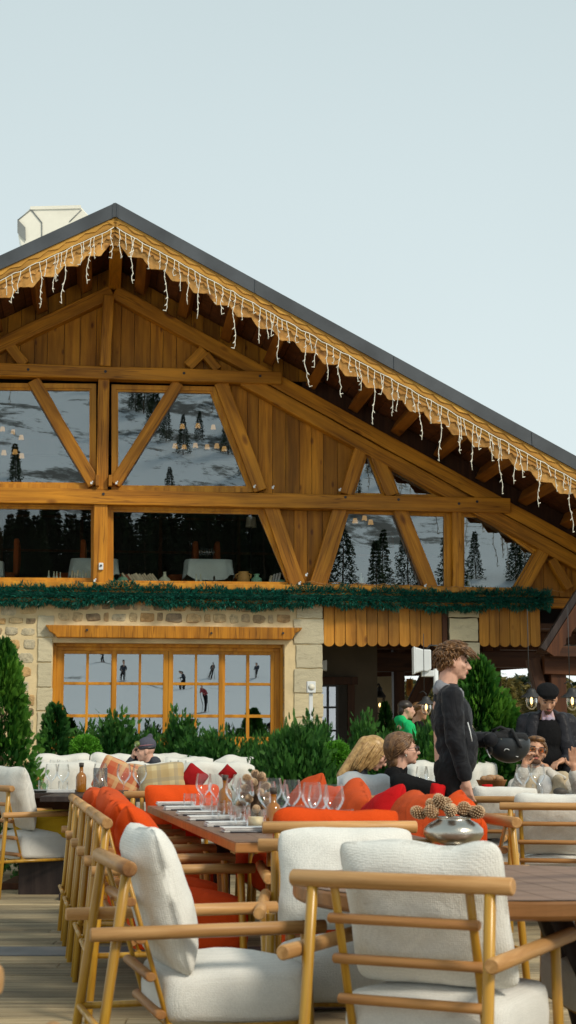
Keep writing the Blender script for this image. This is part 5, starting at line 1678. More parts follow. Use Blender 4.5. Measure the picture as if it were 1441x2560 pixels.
# ================================================================== things behind the upper windows
def inside(px, py, y): u, z = W(px, py, y); return FW(u, y, z)
def cloth_table(px, py, wpx, y, label):
    q = inside(px, py, y); w_ = wpx / FPX * q.y; t = thing('laid_table', label, 'table', (q.x, q.y, zfl), A, 'tables with pale cloths behind the upper windows'); h = q.z - zfl
    mb = MB(); mb.smooth = True; n = 40; vs = []
    for j, (z, s) in enumerate(((h, 0), (h, .5), (h - .004, 1.0), (h - .12, 1.03), (h - .30, 1.08))):
        for k in range(n):
            a = 2 * PI * k / n; c, s_ = math.cos(a), math.sin(a); e = .35
            wob = 1 + (.05 * math.sin(k * PI / 2.5) if j > 2 else 0) * (j - 2) * .5
            vs.append((math.copysign(abs(c) ** e, c) * w_ / 2 * s * wob, math.copysign(abs(s_) ** e, s_) * w_ / 2 * s * wob, z - (.05 * math.cos(4 * a) if j == 4 else 0)))
    fs = [(j * n + k, j * n + (k + 1) % n, (j + 1) * n + (k + 1) % n, (j + 1) * n + k) for j in range(4) for k in range(n)]
    mb.add(vs, [f[::-1] for f in fs]); mb.build('cloth', 'cloth', t); MB().tube([(0, 0, 0), (0, 0, h - .01)], .04, 8).build('leg', 'blackwood', t)
    return t


cloth_table(520, 1404, 118, 1.15, 'table with a pale cloth behind the second lower window from the corner post')
cloth_table(237, 1402, 118, 1.15, 'table with a pale cloth half hidden by the corner post')
cloth_table(-20, 1405, 60, 1.6, 'table with a pale cloth cut by the frame edge')
for i, (px_, y) in enumerate(((505, 1.6), (517, 1.7), (530, 1.75))):
    q = inside(px_, 1403, y); glassware('w', (q.x, q.y, q.z), 'tiny wine glass on the indoor table behind the upper window', 1.0, 'wine glasses on the indoor table')
M['rust'] = fabric('rust_velvet', (.40, .10, .03))
for i, (px_, y, l) in enumerate(((452, 2.1, 'rust upholstered chair left of the indoor table'), (578, 2.1, 'rust upholstered chair right of the indoor table'), (172, 2.1, 'rust upholstered chair left of the half hidden indoor table'), (300, 2.2, 'rust upholstered chair behind the corner post'), (6, 2.1, 'rust upholstered chair at the frame edge indoors'))):
    q = inside(px_, 1380, y); t = thing('upholstered_chair', l, 'chair', (q.x, q.y, zfl), A + (R(90) if i % 2 == 0 else R(-90)), 'upholstered chairs indoors')
    slab_cushion('seat', .45, .45, .1, 'rust', t, (0, 0, .46)); o = slab_cushion('backrest', .45, .62, .08, 'rust', t, (0, -.24, .78), rot=(R(90), 0, 0)); MB().tube([(.18, .18, 0), (.18, .18, .42)], .02, 6).build('leg', 'blackwood', t); MB().tube([(-.18, .18, 0), (-.18, .18, .42)], .02, 6).build('leg', 'blackwood', t); MB().tube([(-.18, -.2, 0), (-.18, -.2, .42)], .02, 6).build('leg', 'blackwood', t); MB().tube([(.18, -.2, 0), (.18, -.2, .42)], .02, 6).build('leg', 'blackwood', t)
zsl = zS + .045
def sillp(px, y=.22): return FW(W(px, 1450, y)[0], y, zsl)
MB().box((-1.9, .33, zS + .015), (14, .44, .05)).build('inner_sill', 'frame', ch)
BOT = [(0, 0), (.035, 0), (.037, .01), (.037, .09), (.028, .13), (.013, .16), (.012, .24), (.015, .245), (0, .246)]
for i, (px_, s_) in enumerate([(122, 1.0), (135, .95), (142, .95), (151, .9), (491, .9), (502, .9), (903, 1.15), (908, .8), (1172, 1.1)]):
    o = MB().lathe([(r_ * s_ * .8, z * s_ * .85) for r_, z in BOT], 14).build('bottle', 'paleglaze', None, sillp(px_))
    tag(o, ['pale bottle on the sill, leftmost of the four', 'second pale bottle of the four on the sill', 'third pale bottle of the four on the sill', 'fourth pale bottle of the four on the sill', 'pale bottle left of the indoor table, of a pair', 'pale bottle below the indoor table, right of its pair', 'tall pale bottle behind the wide trapezoid window', 'small pale bottle beside the tall one in the trapezoid window', 'pale bottle alone behind the window right of the slim post'][i], 'bottle', 'bottles on the upper window sill')
def vase(px_, prof, mat, label, name='vase', handles=False):
    t = thing(name, label, 'vase', sillp(px_, .25)); MB().lathe(prof, 20).build('body', mat, t)
    if handles:
        for s in (-1, 1): MB().tube([(s * .07, 0, .21), (s * .12, 0, .19), (s * .11, 0, .13)], .012, 6).build('handle', mat, t)
    return t
vase(412, [(0, 0), (.06, 0), (.095, .05), (.09, .10), (.03, .15), (.02, .20), (.03, .215), (0, .216)], 'paleglaze', 'ribbed pale carafe shaped vase behind the window sill')
vase(310, [(0, 0), (.06, 0), (.10, .06), (.09, .11), (.03, .14), (.035, .16), (0, .161)], 'jade', 'squat green vase right of the corner post')
vase(609, [(0, 0), (.07, 0), (.10, .09), (.10, .16), (.07, .21), (.085, .235), (0, .236)], 'terracotta', 'yellow brown jar with two handles behind the glass', 'jar', True)
vase(642, [(0, 0), (.05, 0), (.09, .07), (.08, .13), (.035, .16), (.04, .19), (.055, .20), (0, .2)], 'jade', 'green jug beside the yellow brown jar')
vase(702, [(0, 0), (.06, 0), (.10, .05), (.085, .10), (.03, .12), (0, .12)], 'jade', 'low green bowl vase near the slanted brace')
vase(985 , [(0, 0), (.07, 0), (.09, .04), (.05, .08), (0, .085)], 'terracotta', 'low terracotta pot behind the slanted brace')
rnd = random.Random(77)
def books(px0, n, lean, mats, where):
    for k in range(n):
        q = sillp(px0, .25) + UX * (k * .042); h = rnd.uniform(.17, .22)
        o = MB().box((0, 0, h / 2), (rnd.uniform(.022, .034), .15, h)).build('book', rnd.choice(mats), None, q + V((0, 0, .004 + abs(math.sin(lean)) * .02)), (0, lean, A), bevel=.003)
        tag(o, f'old book in the row on the sill {where}', 'book', f'books {where}')
books(326, 12, R(-38), ['page', 'pagered', 'page'], 'right of the corner post')
books(178, 9, R(6), ['page', 'page', 'paleglaze'], 'left of the corner post')
books(672, 4, R(14), ['page', 'linen'], 'beside the green jug')
books(1060, 5, R(-8), ['page', 'pagered'], 'behind the trapezoid window')
cand = thing('candlestick', 'short candlestick with a dark candle between bottle and jar indoors', 'candlestick', sillp(536)); MB().lathe([(0, 0), (.03, 0), (.01, .02), (.012, .07), (.025, .08), (0, .082)], 12).build('base', 'steel', cand); MB().ell((0, 0, .12), (.018, .018, .045)).build('candle', 'cork', cand)
# chandeliers
def chand(px_, py_, y, label, offs):
    q = inside(px_, py_, y); t = thing('chandelier', label, 'lamp', q, A, 'chandeliers in the upper dining room')
    MB().tube([(0, 0, .1), (0, 0, 1.2)], .012, 6).build('rod', 'iron', t)
    mb = MB()
    for dx, dz in offs: mb.tube([(0, 0, .12), (dx * .6, 0, -.02 + dz), (dx, 0, dz - .04), (dx, 0, dz)], .01, 6)
    mb.build('arm', 'iron', t)
    for dx, dz in offs: MB().lathe([(.052, dz), (.034, dz + .085)], 12, c=(dx, 0, 0)).build('lamp_shade', 'shade', t)
chand(505, 1122, 4.5, 'chandelier with a row of small lit shades mirrored among the fir trees', [(-.5, 0), (-.33, -.02), (-.12, .02), (.1, 0), (.28, .02), (.42, -.03)])
chand(495, 1072, 5.5, 'upper chandelier with three lit shades behind the right hand upper window', [(-.3, 0), (0, .02), (.3, 0)])
chand(20, 1085, 5.0, 'chandelier with lit shades behind the far left upper window', [(-.3, 0), (-.1, .05), (.1, .0), (.25, -.1)])
chand(38, 1138, 4.2, 'lower chandelier with lit shades behind the far left upper window', [(-.2, 0), (0, .02), (.12, -.05)])
chand(905, 1308, 3.0, 'small chandelier behind the trapezoid window', [(-.12, 0), (.05, .05), (.16, -.02)])
fl_ = thing('floor_lamp', 'cream shaded floor lamp indoors near the slanted brace', 'lamp', (lambda q: (q.x, q.y, zfl))(inside(628, 1318, 3.2)), A); zz_ = inside(628, 1318, 3.2).z - zfl
MB().tube([(0, 0, 0), (0, 0, zz_)], .015, 8).lathe([(.14, .0), (.13, .02), (0, .02)], 14).build('stand', 'iron', fl_); MB().lathe([(.10, zz_), (.08, zz_ + .18)], 18).build('lamp_shade', 'page', fl_)

# ================================================================== loudspeakers, pavilion, hanging lanterns
q = at(778, 1718, y=22.8)
sp_ = thing('post_speaker', 'small square white loudspeaker on a slim white post by the stone corner', 'loudspeaker', (q.x, q.y, 0), A)
MB().box((0, 0, q.z), (.13, .10, .17)).build('cabinet', 'plaswhite', sp_, bevel=.012); MB().box((0, .02, (q.z - .08) / 2), (.055, .04, q.z - .08)).build('post', 'plaswhite', sp_, bevel=.004)
MB().lathe([(0, 0), (.045, 0), (.047, .006), (.0, .004)], 20).build('grille', 'cream', sp_, (0, -.051, q.z), (R(90), 0, 0))
q = at(1065, 1652, y=20.5)
ls = thing('horn_speaker', 'large white box loudspeaker mounted behind the head of the youth', 'loudspeaker', q, R(0))
M['spk'] = M['plaswhite']
mb = MB(); mb.prism([(-.155, .175), (-.155, -.17), (-.05, -.14), (.0, -.15), (.06, -.12), (.06, .14), (-.05, .145), (-.10, .16)], -.13, .13); mb.build('cabinet', 'plaswhite', ls, bevel=.015)
MB().box((-.162, 0, 0), (.02, .30, .36)).build('front', 'plaswhite', ls, bevel=.008)
MB().tube([(.0, -.05, .14), (.05, -.05, .20), (.16, -.02, .20), (.22, 0, .12)], .012, 8).build('bracket', 'iron', ls)
MB().box((.02, 0, -.17), (.16, .16, .08)).build('foot', 'plaswhite', ls, bevel=.01)
MB().tube([(.14, .12, -.1), (.16, .12, -q.z)], .035, 10).build('pole', 'plaswhite', ls)
q = at(812, 1664, y=25.2)
t = thing('small_speaker', 'small white speaker peeking out behind the stone corner', 'loudspeaker', q); MB().prism([(-.10, .06), (-.10, -.06), (.035, -.09), (.035, .09)], -.08, .08).build('cabinet', 'plaswhite', t, bevel=.008); MB().box((-.16, 0, 0), (.14, .04, .04)).build('bracket', 'plaswhite', t)

# pavilion roof at the right
pv = thing('pavilion', 'dark timber pavilion whose scalloped verge slants across the right edge', 'pavilion', FO, A)
yP = -1.6
a, b = W(1352, 1618, yP), W(1452, 1460, yP); d_ = V((b[0] - a[0], b[1] - a[1])).normalized(); n_ = V((d_.y, -d_.x))
e = V(a) + d_ * 2.3; a = V(a)
mb = MB(); mb.prism([tuple(a), tuple(e), tuple(e + n_ * .09), tuple(a + n_ * .09)], yP, yP + .10); mb.build('roof', 'blackwood', pv)
mb = MB(); ln = 2.2; n = 34; pts = [a + n_ * .095]
for i in range(n + 1):
    s_ = ln * i / n; pts.append(a + d_ * s_ + n_ * (.24 + .05 * abs(math.sin(PI * s_ / .16))))
pts.append(a + d_ * ln + n_ * .095)
for i in range(1, n + 1):
    mb.prism([tuple(a + d_ * (ln * (i - 1) / n) + n_ * .095), tuple(a + d_ * (ln * i / n) + n_ * .095), tuple(pts[i + 1]), tuple(pts[i])], yP - .03, yP)
mb.build('scalloped_verge', 'soffit', pv)
mx_ = lambda p: (2 * e.x - p[0] + .10, p[1])
MB().prism([mx_(a), mx_(e), mx_(e + n_ * .09), mx_(a + n_ * .09)], yP, yP + 1.2).build('roof', 'blackwood', pv)
MB().prism([mx_(a + n_ * .095), mx_(e + n_ * .095), mx_(e + n_ * .25), mx_(a + n_ * .25)], yP - .03, yP).build('verge_board', 'soffit', pv)
mb = MB(); mb.prism([tuple(a + n_ * .10 - d_ * .0), tuple(e + n_ * .10), tuple(e + n_ * .14), tuple(a + n_ * .14)], yP + .02, yP + .6); mb.build('soffit', 'darkwood', pv)
def pbeam(p, q, w_, y, th, mat='darkwood', name='beam'):
    a, b = V((p[0], y, p[1])), V((q[0], y, q[1])); d = b - a; n3 = V((0, 1, 0)); x = n3.cross(d.normalized())
    MB().box((0, th / 2, d.length / 2), (w_, th, d.length)).build(name, mat, pv, a, Matrix((x, n3, d.normalized())).transposed().to_quaternion(), bevel=.01)
g_ = lambda px, py: W(px, py, yP + .5)
pbeam(g_(1362, 1660), g_(1520, 1665), .30, yP + .5, .25, 'soffit')
pbeam(g_(1372, 1630), g_(1520, 1632), .16, yP + .3, .2, 'darkwood')
zb0 = 0
pbeam((g_(1400, 1700)[0], 0), (g_(1400, 1700)[0], g_(1400, 1640)[1]), .24, yP + .55, .24, 'soffit', 'post')
pbeam((g_(1345, 1700)[0] + .2, g_(1345, 1760)[1] - .3), g_(1340, 1645), .17, yP + .6, .2, 'darkwood', 'strut')
pbeam((g_(1375, 1700)[0] + .08, g_(1345, 1760)[1] - .3), g_(1365, 1650), .14, yP + .8, .2, 'soffit', 'strut')


def lantern(px, py, d, label, zc, s=1.0):
    q = at(px, py, y=d); t = thing('hanging_lantern', label, 'lantern', q, 0, 'hanging lanterns under the pavilion')
    t.scale = (s, s, s)
    MB().lathe([(.155, -.01), (.15, 0), (.07, .055), (.06, .09), (.045, .11), (.0, .12)], 20).build('shade', 'iron', t)
    MB().lathe([(.075, -.005), (.082, -.06), (.07, -.13), (.03, -.175), (.0, -.18)], 18).build('glass', 'glass', t)
    MB().ell((0, 0, -.055), (.018, .018, .05)).build('flame', 'flame', t)
    pts = [(0, 0, .11), (0, 0, .16), (-.05, 0, .20), (-.1, 0, .17)]
    MB().tube(pts, .007, 6).build('hook', 'iron', t)
    MB().tube([(-.03, 0, .19), (-.03, 0, zc / s)], .006, 6).build('cable', 'iron', t)
    return t


lantern(1329, 1742, 19.5, 'lit hanging lantern close left of the black cap', 1.1, .9)
lantern(1431, 1742, 18.5, 'lit hanging lantern at the frame edge right of the black cap', 1.1, .9)
lantern(1066, 1759, 20, 'lit hanging lantern between the far men and the back of the youth', .9, .8)
# ================================================================== people
def blob(name, prims, voxel, mat, parent, smooth=3, disp=None, lab=None):
    """closed overlapping volumes fused into one continuous skin"""
    mb = MB()
    for p in prims:
        if p[0] == 'c': mb.cap(p[1], p[2], p[3], p[4] if len(p) > 4 else None, 12)
        else: mb.ell(p[1], p[2], p[3] if len(p) > 3 else None, 16, 10)
    o = mb.build(name, mat, parent)
    r = o.modifiers.new('Remesh', 'REMESH'); r.mode = 'VOXEL'; r.voxel_size = voxel; r.use_smooth_shade = True
    if smooth:
        s = o.modifiers.new('Smooth', 'SMOOTH'); s.iterations = smooth; s.factor = .6
    if disp:
        tx = D.textures.get('folds') or D.textures.new('folds', 'CLOUDS'); tx.noise_scale = .09
        d = o.modifiers.new('Folds', 'DISPLACE'); d.texture = tx; d.strength = disp; d.mid_level = .5; d.texture_coords = 'LOCAL'
    if lab: o['label'] = lab
    return o


def xf(prims, m):
    r = m.to_3x3(); out = []
    for p in prims:
        if p[0] == 'c': out.append(('c', m @ V(p[1]), m @ V(p[2])) + tuple(p[3:]))
        else:
            q = Matrix.Identity(3) if len(p) < 4 else p[3]
            out.append(('e', m @ V(p[1]), p[2], r @ q))
    return out


def headprims(beard=False, f=1.0):
    """local head: +Y is the face direction, origin between the ears at eye height; chin at -.115, crown +.105"""
    P = [('e', (0, -.018, .025), (.074, .092, .082)), ('e', (0, .012, -.02), (.066, .078, .082)), ('e', (0, .030, -.065), (.047, .052, .042)),
         ('e', (0, .066, -.092), (.020, .020, .017)),
         ('c', (0, .088, .005), (0, .108, -.032), .0085, .0125), ('e', (-.010, .096, -.036), (.008, .009, .007)), ('e', (.010, .096, -.036), (.008, .009, .007)),
         ('c', (-.034, .074, .022), (.034, .074, .022), .011, .011),
         ('e', (-.040, .058, -.022), (.021, .020, .020)), ('e', (.040, .058, -.022), (.021, .020, .020)),
         ('e', (0, .086, -.057), (.021, .010, .006)), ('e', (0, .084, -.067), (.018, .011, .007)),
         ('c', (0, -.03, -.04), (0, -.045, -.15), .052, .056)]
    for s in (-1, 1):
        P += [('e', (s * .076, -.008, -.006), (.010, .020, .031)), ('e', (s * .078, -.002, -.026), (.007, .011, .012))]
    return P


def face(parent, m, eyes=True, brow='hbrown', lips=True, beard=None, glasses=None, lens=None):
    for s in (-1, 1):
        if eyes:
            o = MB().ell((0, 0, 0), (.011, .007, .006)).build('eye', 'eye', parent, m @ V((s * .031, .079, .004)), m.to_quaternion())
        o = MB().cap((-.017, 0, 0), (.017, -.004 * s * s, 0), .0045, .003, 6).build('eyebrow', brow, parent, m @ V((s * .033, .0845, .026)), m.to_quaternion())
    if lips: MB().ell((0, 0, .0035), (.021, .007, .004)).ell((0, 0, -.004), (.019, .008, .0048)).build('lips', 'lips', parent, m @ V((0, .0915, -.061)), m.to_quaternion())
    if glasses:
        g = MB()
        for s in (-1, 1):
            g.tube([(s * (.033 + .026 * math.cos(t)), .003 * math.cos(t * 2), -.003 + .021 * math.sin(t)) for t in [2 * PI * k / 16 for k in range(17)]], .0018, 5, cap=False)
            g.tube([(s * .058, 0, .006), (s * .075, -.02, .006), (s * .080, -.095, .0), (s * .079, -.11, -.012)], .002, 5)
        g.tube([(-.008, .002, .004), (0, .006, .007), (.008, .002, .004)], .0022, 5)
        go = g.build('glasses', glasses, parent, m @ V((0, .098, .004)), m.to_quaternion())
        for s in (-1, 1): MB().ell((s * .033, 0, -.003), (.025, .0015, .020)).build('lens', lens, go)


def hand(P, w, d, nrm, s=1.0, curl=.5, thumb=1, spread=.12, fl=1.0):
    """adds a hand: wrist w, direction d, palm normal nrm (fingers curl that way), thumb side +1/-1"""
    w, d, nrm = V(w), V(d).normalized(), V(nrm); nrm = (nrm - d * nrm.dot(d)).normalized(); side = d.cross(nrm) * thumb
    k = .095 * s
    P.append(('c', w, w + d * .03 * s, .024 * s, .024 * s))
    for q in (-.024, -.008, .008, .024): P.append(('c', w + d * .02 * s + side * q * .7 * s, w + d * .085 * s + side * q * s, .013 * s, .0115 * s))
    L_ = [.068, .078, .073, .058]
    for i, q in enumerate((.027, .009, -.009, -.027)):
        b = w + d * (.088 - .004 * abs(i - 1)) * s + side * q * s; dd = (d + side * q * spread * 60 * .12).normalized(); ang = 0; p = b
        for j, f in enumerate((.45, .32, .23)):
            ang += curl * (.75 if j else .6)
            v = dd * math.cos(ang) + nrm * math.sin(ang); e = p + v * L_[i] * f * s * fl
            P.append(('c', p, e, (.0088 - .0008 * j) * s, (.0082 - .0009 * j) * s)); p = e
    b = w + d * .03 * s + side * .026 * s; v = (d * .7 + side * .75 + nrm * .25).normalized(); e = b + v * .038 * s
    P.append(('c', b, e, .0125 * s, .0105 * s)); v2 = (d * .9 + side * .25 + nrm * .35 * (.4 + curl)).normalized(); P.append(('c', e, e + v2 * .030 * s, .0100 * s, .008 * s))


def tufts(name, roots, mat, parent, n_seg=5, r=.006, taper=.15, base=None):
    """roots: list of polylines -> tapered locks of hair in one mesh"""
    mb = MB()
    for pts in roots:
        k = len(pts); rs = [r * (1 - (1 - taper) * (i / (k - 1)) ** 1.5) for i in range(k)]
        rs[0] *= .7; mb.tube(pts, rs, 5)
    return mb.build(name, mat, parent)


def mat_head(pos, yaw=0, pitch=0, roll=0):
    """yaw: turn to the person's left(+); pitch: look down(-)"""
    return Matrix.Translation(V(pos)) @ Matrix.Rotation(yaw, 4, 'Z') @ Matrix.Rotation(pitch, 4, 'X') @ Matrix.Rotation(roll, 4, 'Y')


def shoes(t, pts, mat='black'):
    for a, dr in pts:
        a = V(a); dr = V(dr).normalized(); blob('shoe', [('c', a + V((0, 0, -.03)) - dr * .05, a + V((0, 0, -.045)) + dr * .14, .042, .036), ('c', a + V((0, 0, .03)), a + V((0, 0, -.03)), .045, .045)], .012, mat, t, 2)


# ---------------------------------------------------------------- the standing youth (local +Y = facing image right)
y0 = 10.15
yo = thing('person', 'tall youth with tousled brown hair in a black shell jacket, holding out a ski helmet', 'person', (X(1120, y0), y0, 0), R(-90))
hm = mat_head((0, .034, 1.642), 0, R(-3))
arm_l = [(-.17, .0, 1.42), (-.20, .05, 1.14), (-.10, .29, 1.14)]
arm_r = [(.17, .0, 1.42), (.205, .02, 1.13), (.20, .075, .90)]
P = xf(headprims(), hm) + [('c', (0, -.01, 1.42), (0, .015, 1.56), .055, .05), ('c', (0, 0, 1.35), (0, 0, 1.0), .11, .10),
    ('c', (-.12, 0, 1.40), (.12, 0, 1.40), .05, .05)]
for a in (arm_l, arm_r): P += [('c', a[0], a[1], .042, .036), ('c', a[1], a[2], .034, .027)]
for s in (-1, 1): P += [('c', (s * .09, 0, .92), (s * .10, .02, .50), .075, .052), ('c', (s * .10, .02, .50), (s * .11, -.01, .08), .05, .036), ('c', (s * .11, -.02, .05), (s * .12, .12, .04), .035, .03)]
hand(P, (.20, .078, .885), (0, .12, -1), (-.75, .5, 0), 1.12, .55, thumb=-1)
hand(P, (-.10, .30, 1.14), (.05, 1, .05), (0, .1, -1), 1.0, .9, thumb=1)
blob('body', P, .006, 'skin', yo, 2)
face(yo, hm)
J = [('c', (-.10, -.01, 1.42), (.10, -.01, 1.42), .075, .075), ('e', (0, .015, 1.27), (.175, .135, .19)), ('e', (0, .045, 1.10), (.165, .145, .17)), ('c', (-.05, .045, 1.02), (.05, .045, 1.02), .13, .13),
     ('c', (0, -.02, 1.40), (0, .0, 1.46), .085, .072)]
J += [('c', arm_l[0], arm_l[1], .072, .062), ('c', arm_l[1], arm_l[2], .062, .05), ('c', arm_r[0], arm_r[1], .074, .064), ('c', arm_r[1], (.20, .072, .915), .062, .05)]
jk = blob('jacket', J, .009, 'jacket', yo, 3, .022)
blob('collar', [('c', (-.05, -.055, 1.465), (.05, -.055, 1.465), .048, .048), ('c', (-.055, -.04, 1.47), (-.045, .065, 1.455), .04, .022), ('c', (.055, -.04, 1.47), (.045, .065, 1.455), .04, .022), ('c', (-.03, -.06, 1.50), (.03, -.06, 1.50), .03, .03),
    ('c', (.02, .085, 1.45), (.03, .10, 1.34), .012, .008)], .008, 'greyhood', yo, 3, lab='grey hood lining folded around the neck')
blob('trousers', [('e', (0, .01, .95), (.165, .12, .12))] + [q for s in (-1, 1) for q in (('c', (s * .085, .01, .92), (s * .10, .035 if s < 0 else .05, .52), .108, .078), ('c', (s * .10, .035, .52), (s * .11, .0, .10), .075, .062))], .012, 'trouser', yo, 3, .02)
shoes(yo, [((.11, 0, .08), (0, 1, 0)), ((-.11, 0, .08), (0, 1, 0))])
MB().tube([(.172, .10, 1.25), (.176, .115, 1.19), (.176, .125, 1.13)], .0045, 6).build('zip', 'plaswhite', yo)
# tousled hair
rnd = random.Random(12)
cap_ = [('e', (0, -.030, .052), (.083, .098, .072)), ('e', (0, -.075, .0), (.068, .042, .075)), ('e', (.066, -.035, .012), (.020, .045, .045)), ('e', (-.066, -.035, .012), (.020, .045, .045)), ('e', (0, .05, .078), (.062, .045, .034))]
hr = blob('hair', xf(cap_, hm), .008, 'hbrown', yo, 2)
roots = []
for i in range(760):
    a = rnd.uniform(0, 2 * PI); e = rnd.uniform(-.45, 1.5)
    d = V((math.cos(a) * math.cos(e), math.sin(a) * math.cos(e), math.sin(e)))
    if d.y > .5 and d.z < .25: continue
    if abs(d.x) > .5 and d.y > .1 and d.z < -.05: continue
    c = V((d.x * .083, -.028 + d.y * .098, .052 + (d.z * .072 if d.z > 0 else d.z * .15)))
    t1 = V((-d.y, d.x, 0)).normalized() if abs(d.z) < .95 else V((1, 0, 0)); t2 = d.cross(t1)
    ph = rnd.uniform(0, 6.28); rr = rnd.uniform(.006, .012); adv = V((0, .0085, .001)) if d.z > .25 else V((0, .0005, -.008))
    if d.z > .25 and d.y > .1: adv = V((0, .0125, -.001))
    pts = []; n = 9 if d.z > .25 else 6
    for k in range(n):
        an = ph + k * .75 * (1 if i % 2 else -1)
        pts.append(hm @ (c + adv * k + d * (.002 + .010 * math.sin(k / n * PI) + rr * .6 * math.sin(an)) + t1 * rr * math.cos(an) * .8 - V((0, 0, .0007 * k * k if d.y > .2 else 0))))
    roots.append(pts)
tufts('curls', roots, 'hbrown', yo, r=.0062)

# ski helmet held out in the far hand
hp = at(1272, 1862, y=10.25)
he = thing('ski_helmet', 'matte black ski helmet hanging upside down from the outstretched hand', 'helmet', hp, 0)
rotH = Matrix.Rotation(R(-10), 3, 'Y')
vs = []; fs = []; nu, nv = 36, 16
for j in range(nv + 1):
    e = -PI / 2 + (PI * .62) * j / nv
    for k in range(nu):
        a = 2 * PI * k / nu; x = math.cos(a) * math.cos(e) * .140; y = math.sin(a) * math.cos(e) * .112; z = math.sin(e) * .118
        z += .018 * math.cos(a) * (j / nv) ** 2
        vs.append((x, y, z))
inner = [(x * .86, y * .86, z * .84 + .004) for x, y, z in vs]; o_ = len(vs)
for j in range(nv):
    for k in range(nu):
        q = j * nu + k; q2 = j * nu + (k + 1) % nu
        fs.append((q, q2, q2 + nu, q + nu)); fs.append((o_ + q, o_ + q + nu, o_ + q2 + nu, o_ + q2))
for k in range(nu): q = nv * nu + k; q2 = nv * nu + (k + 1) % nu; fs.append((q, q2, o_ + q2, o_ + q))
M['shell'] = simple('matte_helmet_shell', (.018, .022, .026), .38, .1, 5, spec=.5)
mb = MB(); mb.smooth = True; mb.add(vs + inner, fs); sh = mb.build('shell', 'shell', he, (0, 0, 0), (0, R(10), 0))
M['foam'] = simple('dark_padding', (.012, .013, .015), .9, .3, 20, .5, 40)
blob('padding', [('c', (-.09, -.05, .05), (.09, -.05, .045), .035, .035), ('c', (-.09, .05, .05), (.09, .05, .045), .035, .035), ('e', (.09, 0, .045), (.03, .06, .03)), ('e', (-.02, -.05, .085), (.05, .03, .025)), ('e', (-.09, 0, .06), (.035, .06, .035))], .008, 'foam', he, 2)
mb = MB(); mb.tube([(.01, -.085, .10), (.03, -.112, .05), (.055, -.122, .0), (.065, -.118, -.02)], .011, 6); mb.tube([(.00, -.06, .09), (-.06, -.07, .115), (-.11, -.04, .09)], .010, 6); mb.build('strap', 'foam', he)
mb = MB(); mb.ell((0, 0, 0), (.03, .075, .045)); mb.build('goggle', 'black', he, (-.125, 0, -.02), (0, R(-18), 0))
mb = MB(); mb.tube([(-.150, -.05, -.03), (-.140, -.045, -.06), (-.125, -.04, -.085)], .004, 6); mb.build('goggle_rim', 'plaswhite', he)
mb = MB()
for (x0, z0, x1, z1) in ((-.045, -.040, -.036, -.026), (-.036, -.026, -.020, -.028), (-.020, -.028, -.012, -.034), (.034, -.074, .050, -.078)):
    f = lambda x, z: V((x, -.112 * math.sqrt(max(.01, 1 - (x / .140) ** 2 - (z / .118) ** 2)) - .0025, z))
    mb.tube([f(x0, z0), f(x1, z1)], .0026, 5)
mb.build('emblem', 'plaswhite', he)
mb = MB()
for (x, z) in ((.0, .03), (-.06, .035), (.03, .055)): mb.ell((x, -.10 * math.sqrt(1 - (x / .14) ** 2), z), .005, nu=6, nv=4)
mb.build('rivet', 'steel', he)
o = blob('glove_cuff', [('c', (-.03, .27, 1.14), (-.10, .33, 1.145), .05, .042)], .01, 'jacket', yo, 2)
# small steel ring at the hand
mb = MB(); mb.tube([(.20, .11, .765), (.205, .125, .758)], .004, 6); mb.build('ring', 'plaswhite', yo)


def seated(t, lean=0.0, sh=.19, w=.46, zs=.45, arms=None, skin='skin', head=None, top='coat', tops=.012, hands=(), knee=.45, low='trouser', belly=.12, neck=None, disp=.016, extra=(), voxel=.0068, chestz=.40):
    """seated body facing local +Y; zs seat height; arms: two polylines"""
    cz = zs + chestz; lx = V((0, lean, 0))
    P = xf(headprims(), head) if head is not None else []
    nb = head @ V((0, -.045, -.14)) if head is not None else V((0, lean, cz + .15))
    P += [('c', nb, V((0, lean, cz + .06)), .052, .06), ('c', (0, lean, cz), (0, .02, zs + .10), .11, .12), ('c', (-sh * .6, lean, cz + .02), (sh * .6, lean, cz + .02), .05, .05)]
    for s in (-1, 1): P += [('c', (s * .09, .02, zs + .08), (s * .12, knee, zs + .07), .075, .055), ('c', (s * .12, knee, zs + .07), (s * .12, knee + .03, .08), .052, .036), ('c', (s * .12, knee, .045), (s * .12, knee + .15, .04), .035, .03)]
    for a in arms: P += [('c', a[0], a[1], .042, .036), ('c', a[1], a[2], .034, .027)]
    for h in hands: hand(P, *h[:3], **h[3])
    blob('body', P, voxel, skin, t, 2)
    J = [('c', (-sh * .62, lean, cz + .03), (sh * .62, lean, cz + .03), .07, .07), ('e', (0, lean * .8, cz - .10), (sh * .92, .125, .17)), ('e', (0, lean * .3 + .02, zs + .16), (sh * .88, belly + .02, .15)), ('c', nb, V((0, lean, cz + .07)), .062, .075)]
    for a in arms: J += [('c', a[0], a[1], .068, .058), ('c', a[1], V(a[1]).lerp(V(a[2]), .90), .056, .046)]
    blob('jacket', J + list(extra), .010, top, t, 3, disp)
    blob('trousers', [q for s in (-1, 1) for q in (('c', (s * .09, .02, zs + .09), (s * .12, knee, zs + .08), .095, .075), ('c', (s * .12, knee, zs + .08), (s * .12, knee + .03, .10), .072, .055))] + [('e', (0, 0, zs + .10), (.17, .13, .11))], .014, low, t, 3)
    shoes(t, [((s * .12, knee + .03, .08), (0, 1, 0)) for s in (-1, 1)])
    return cz


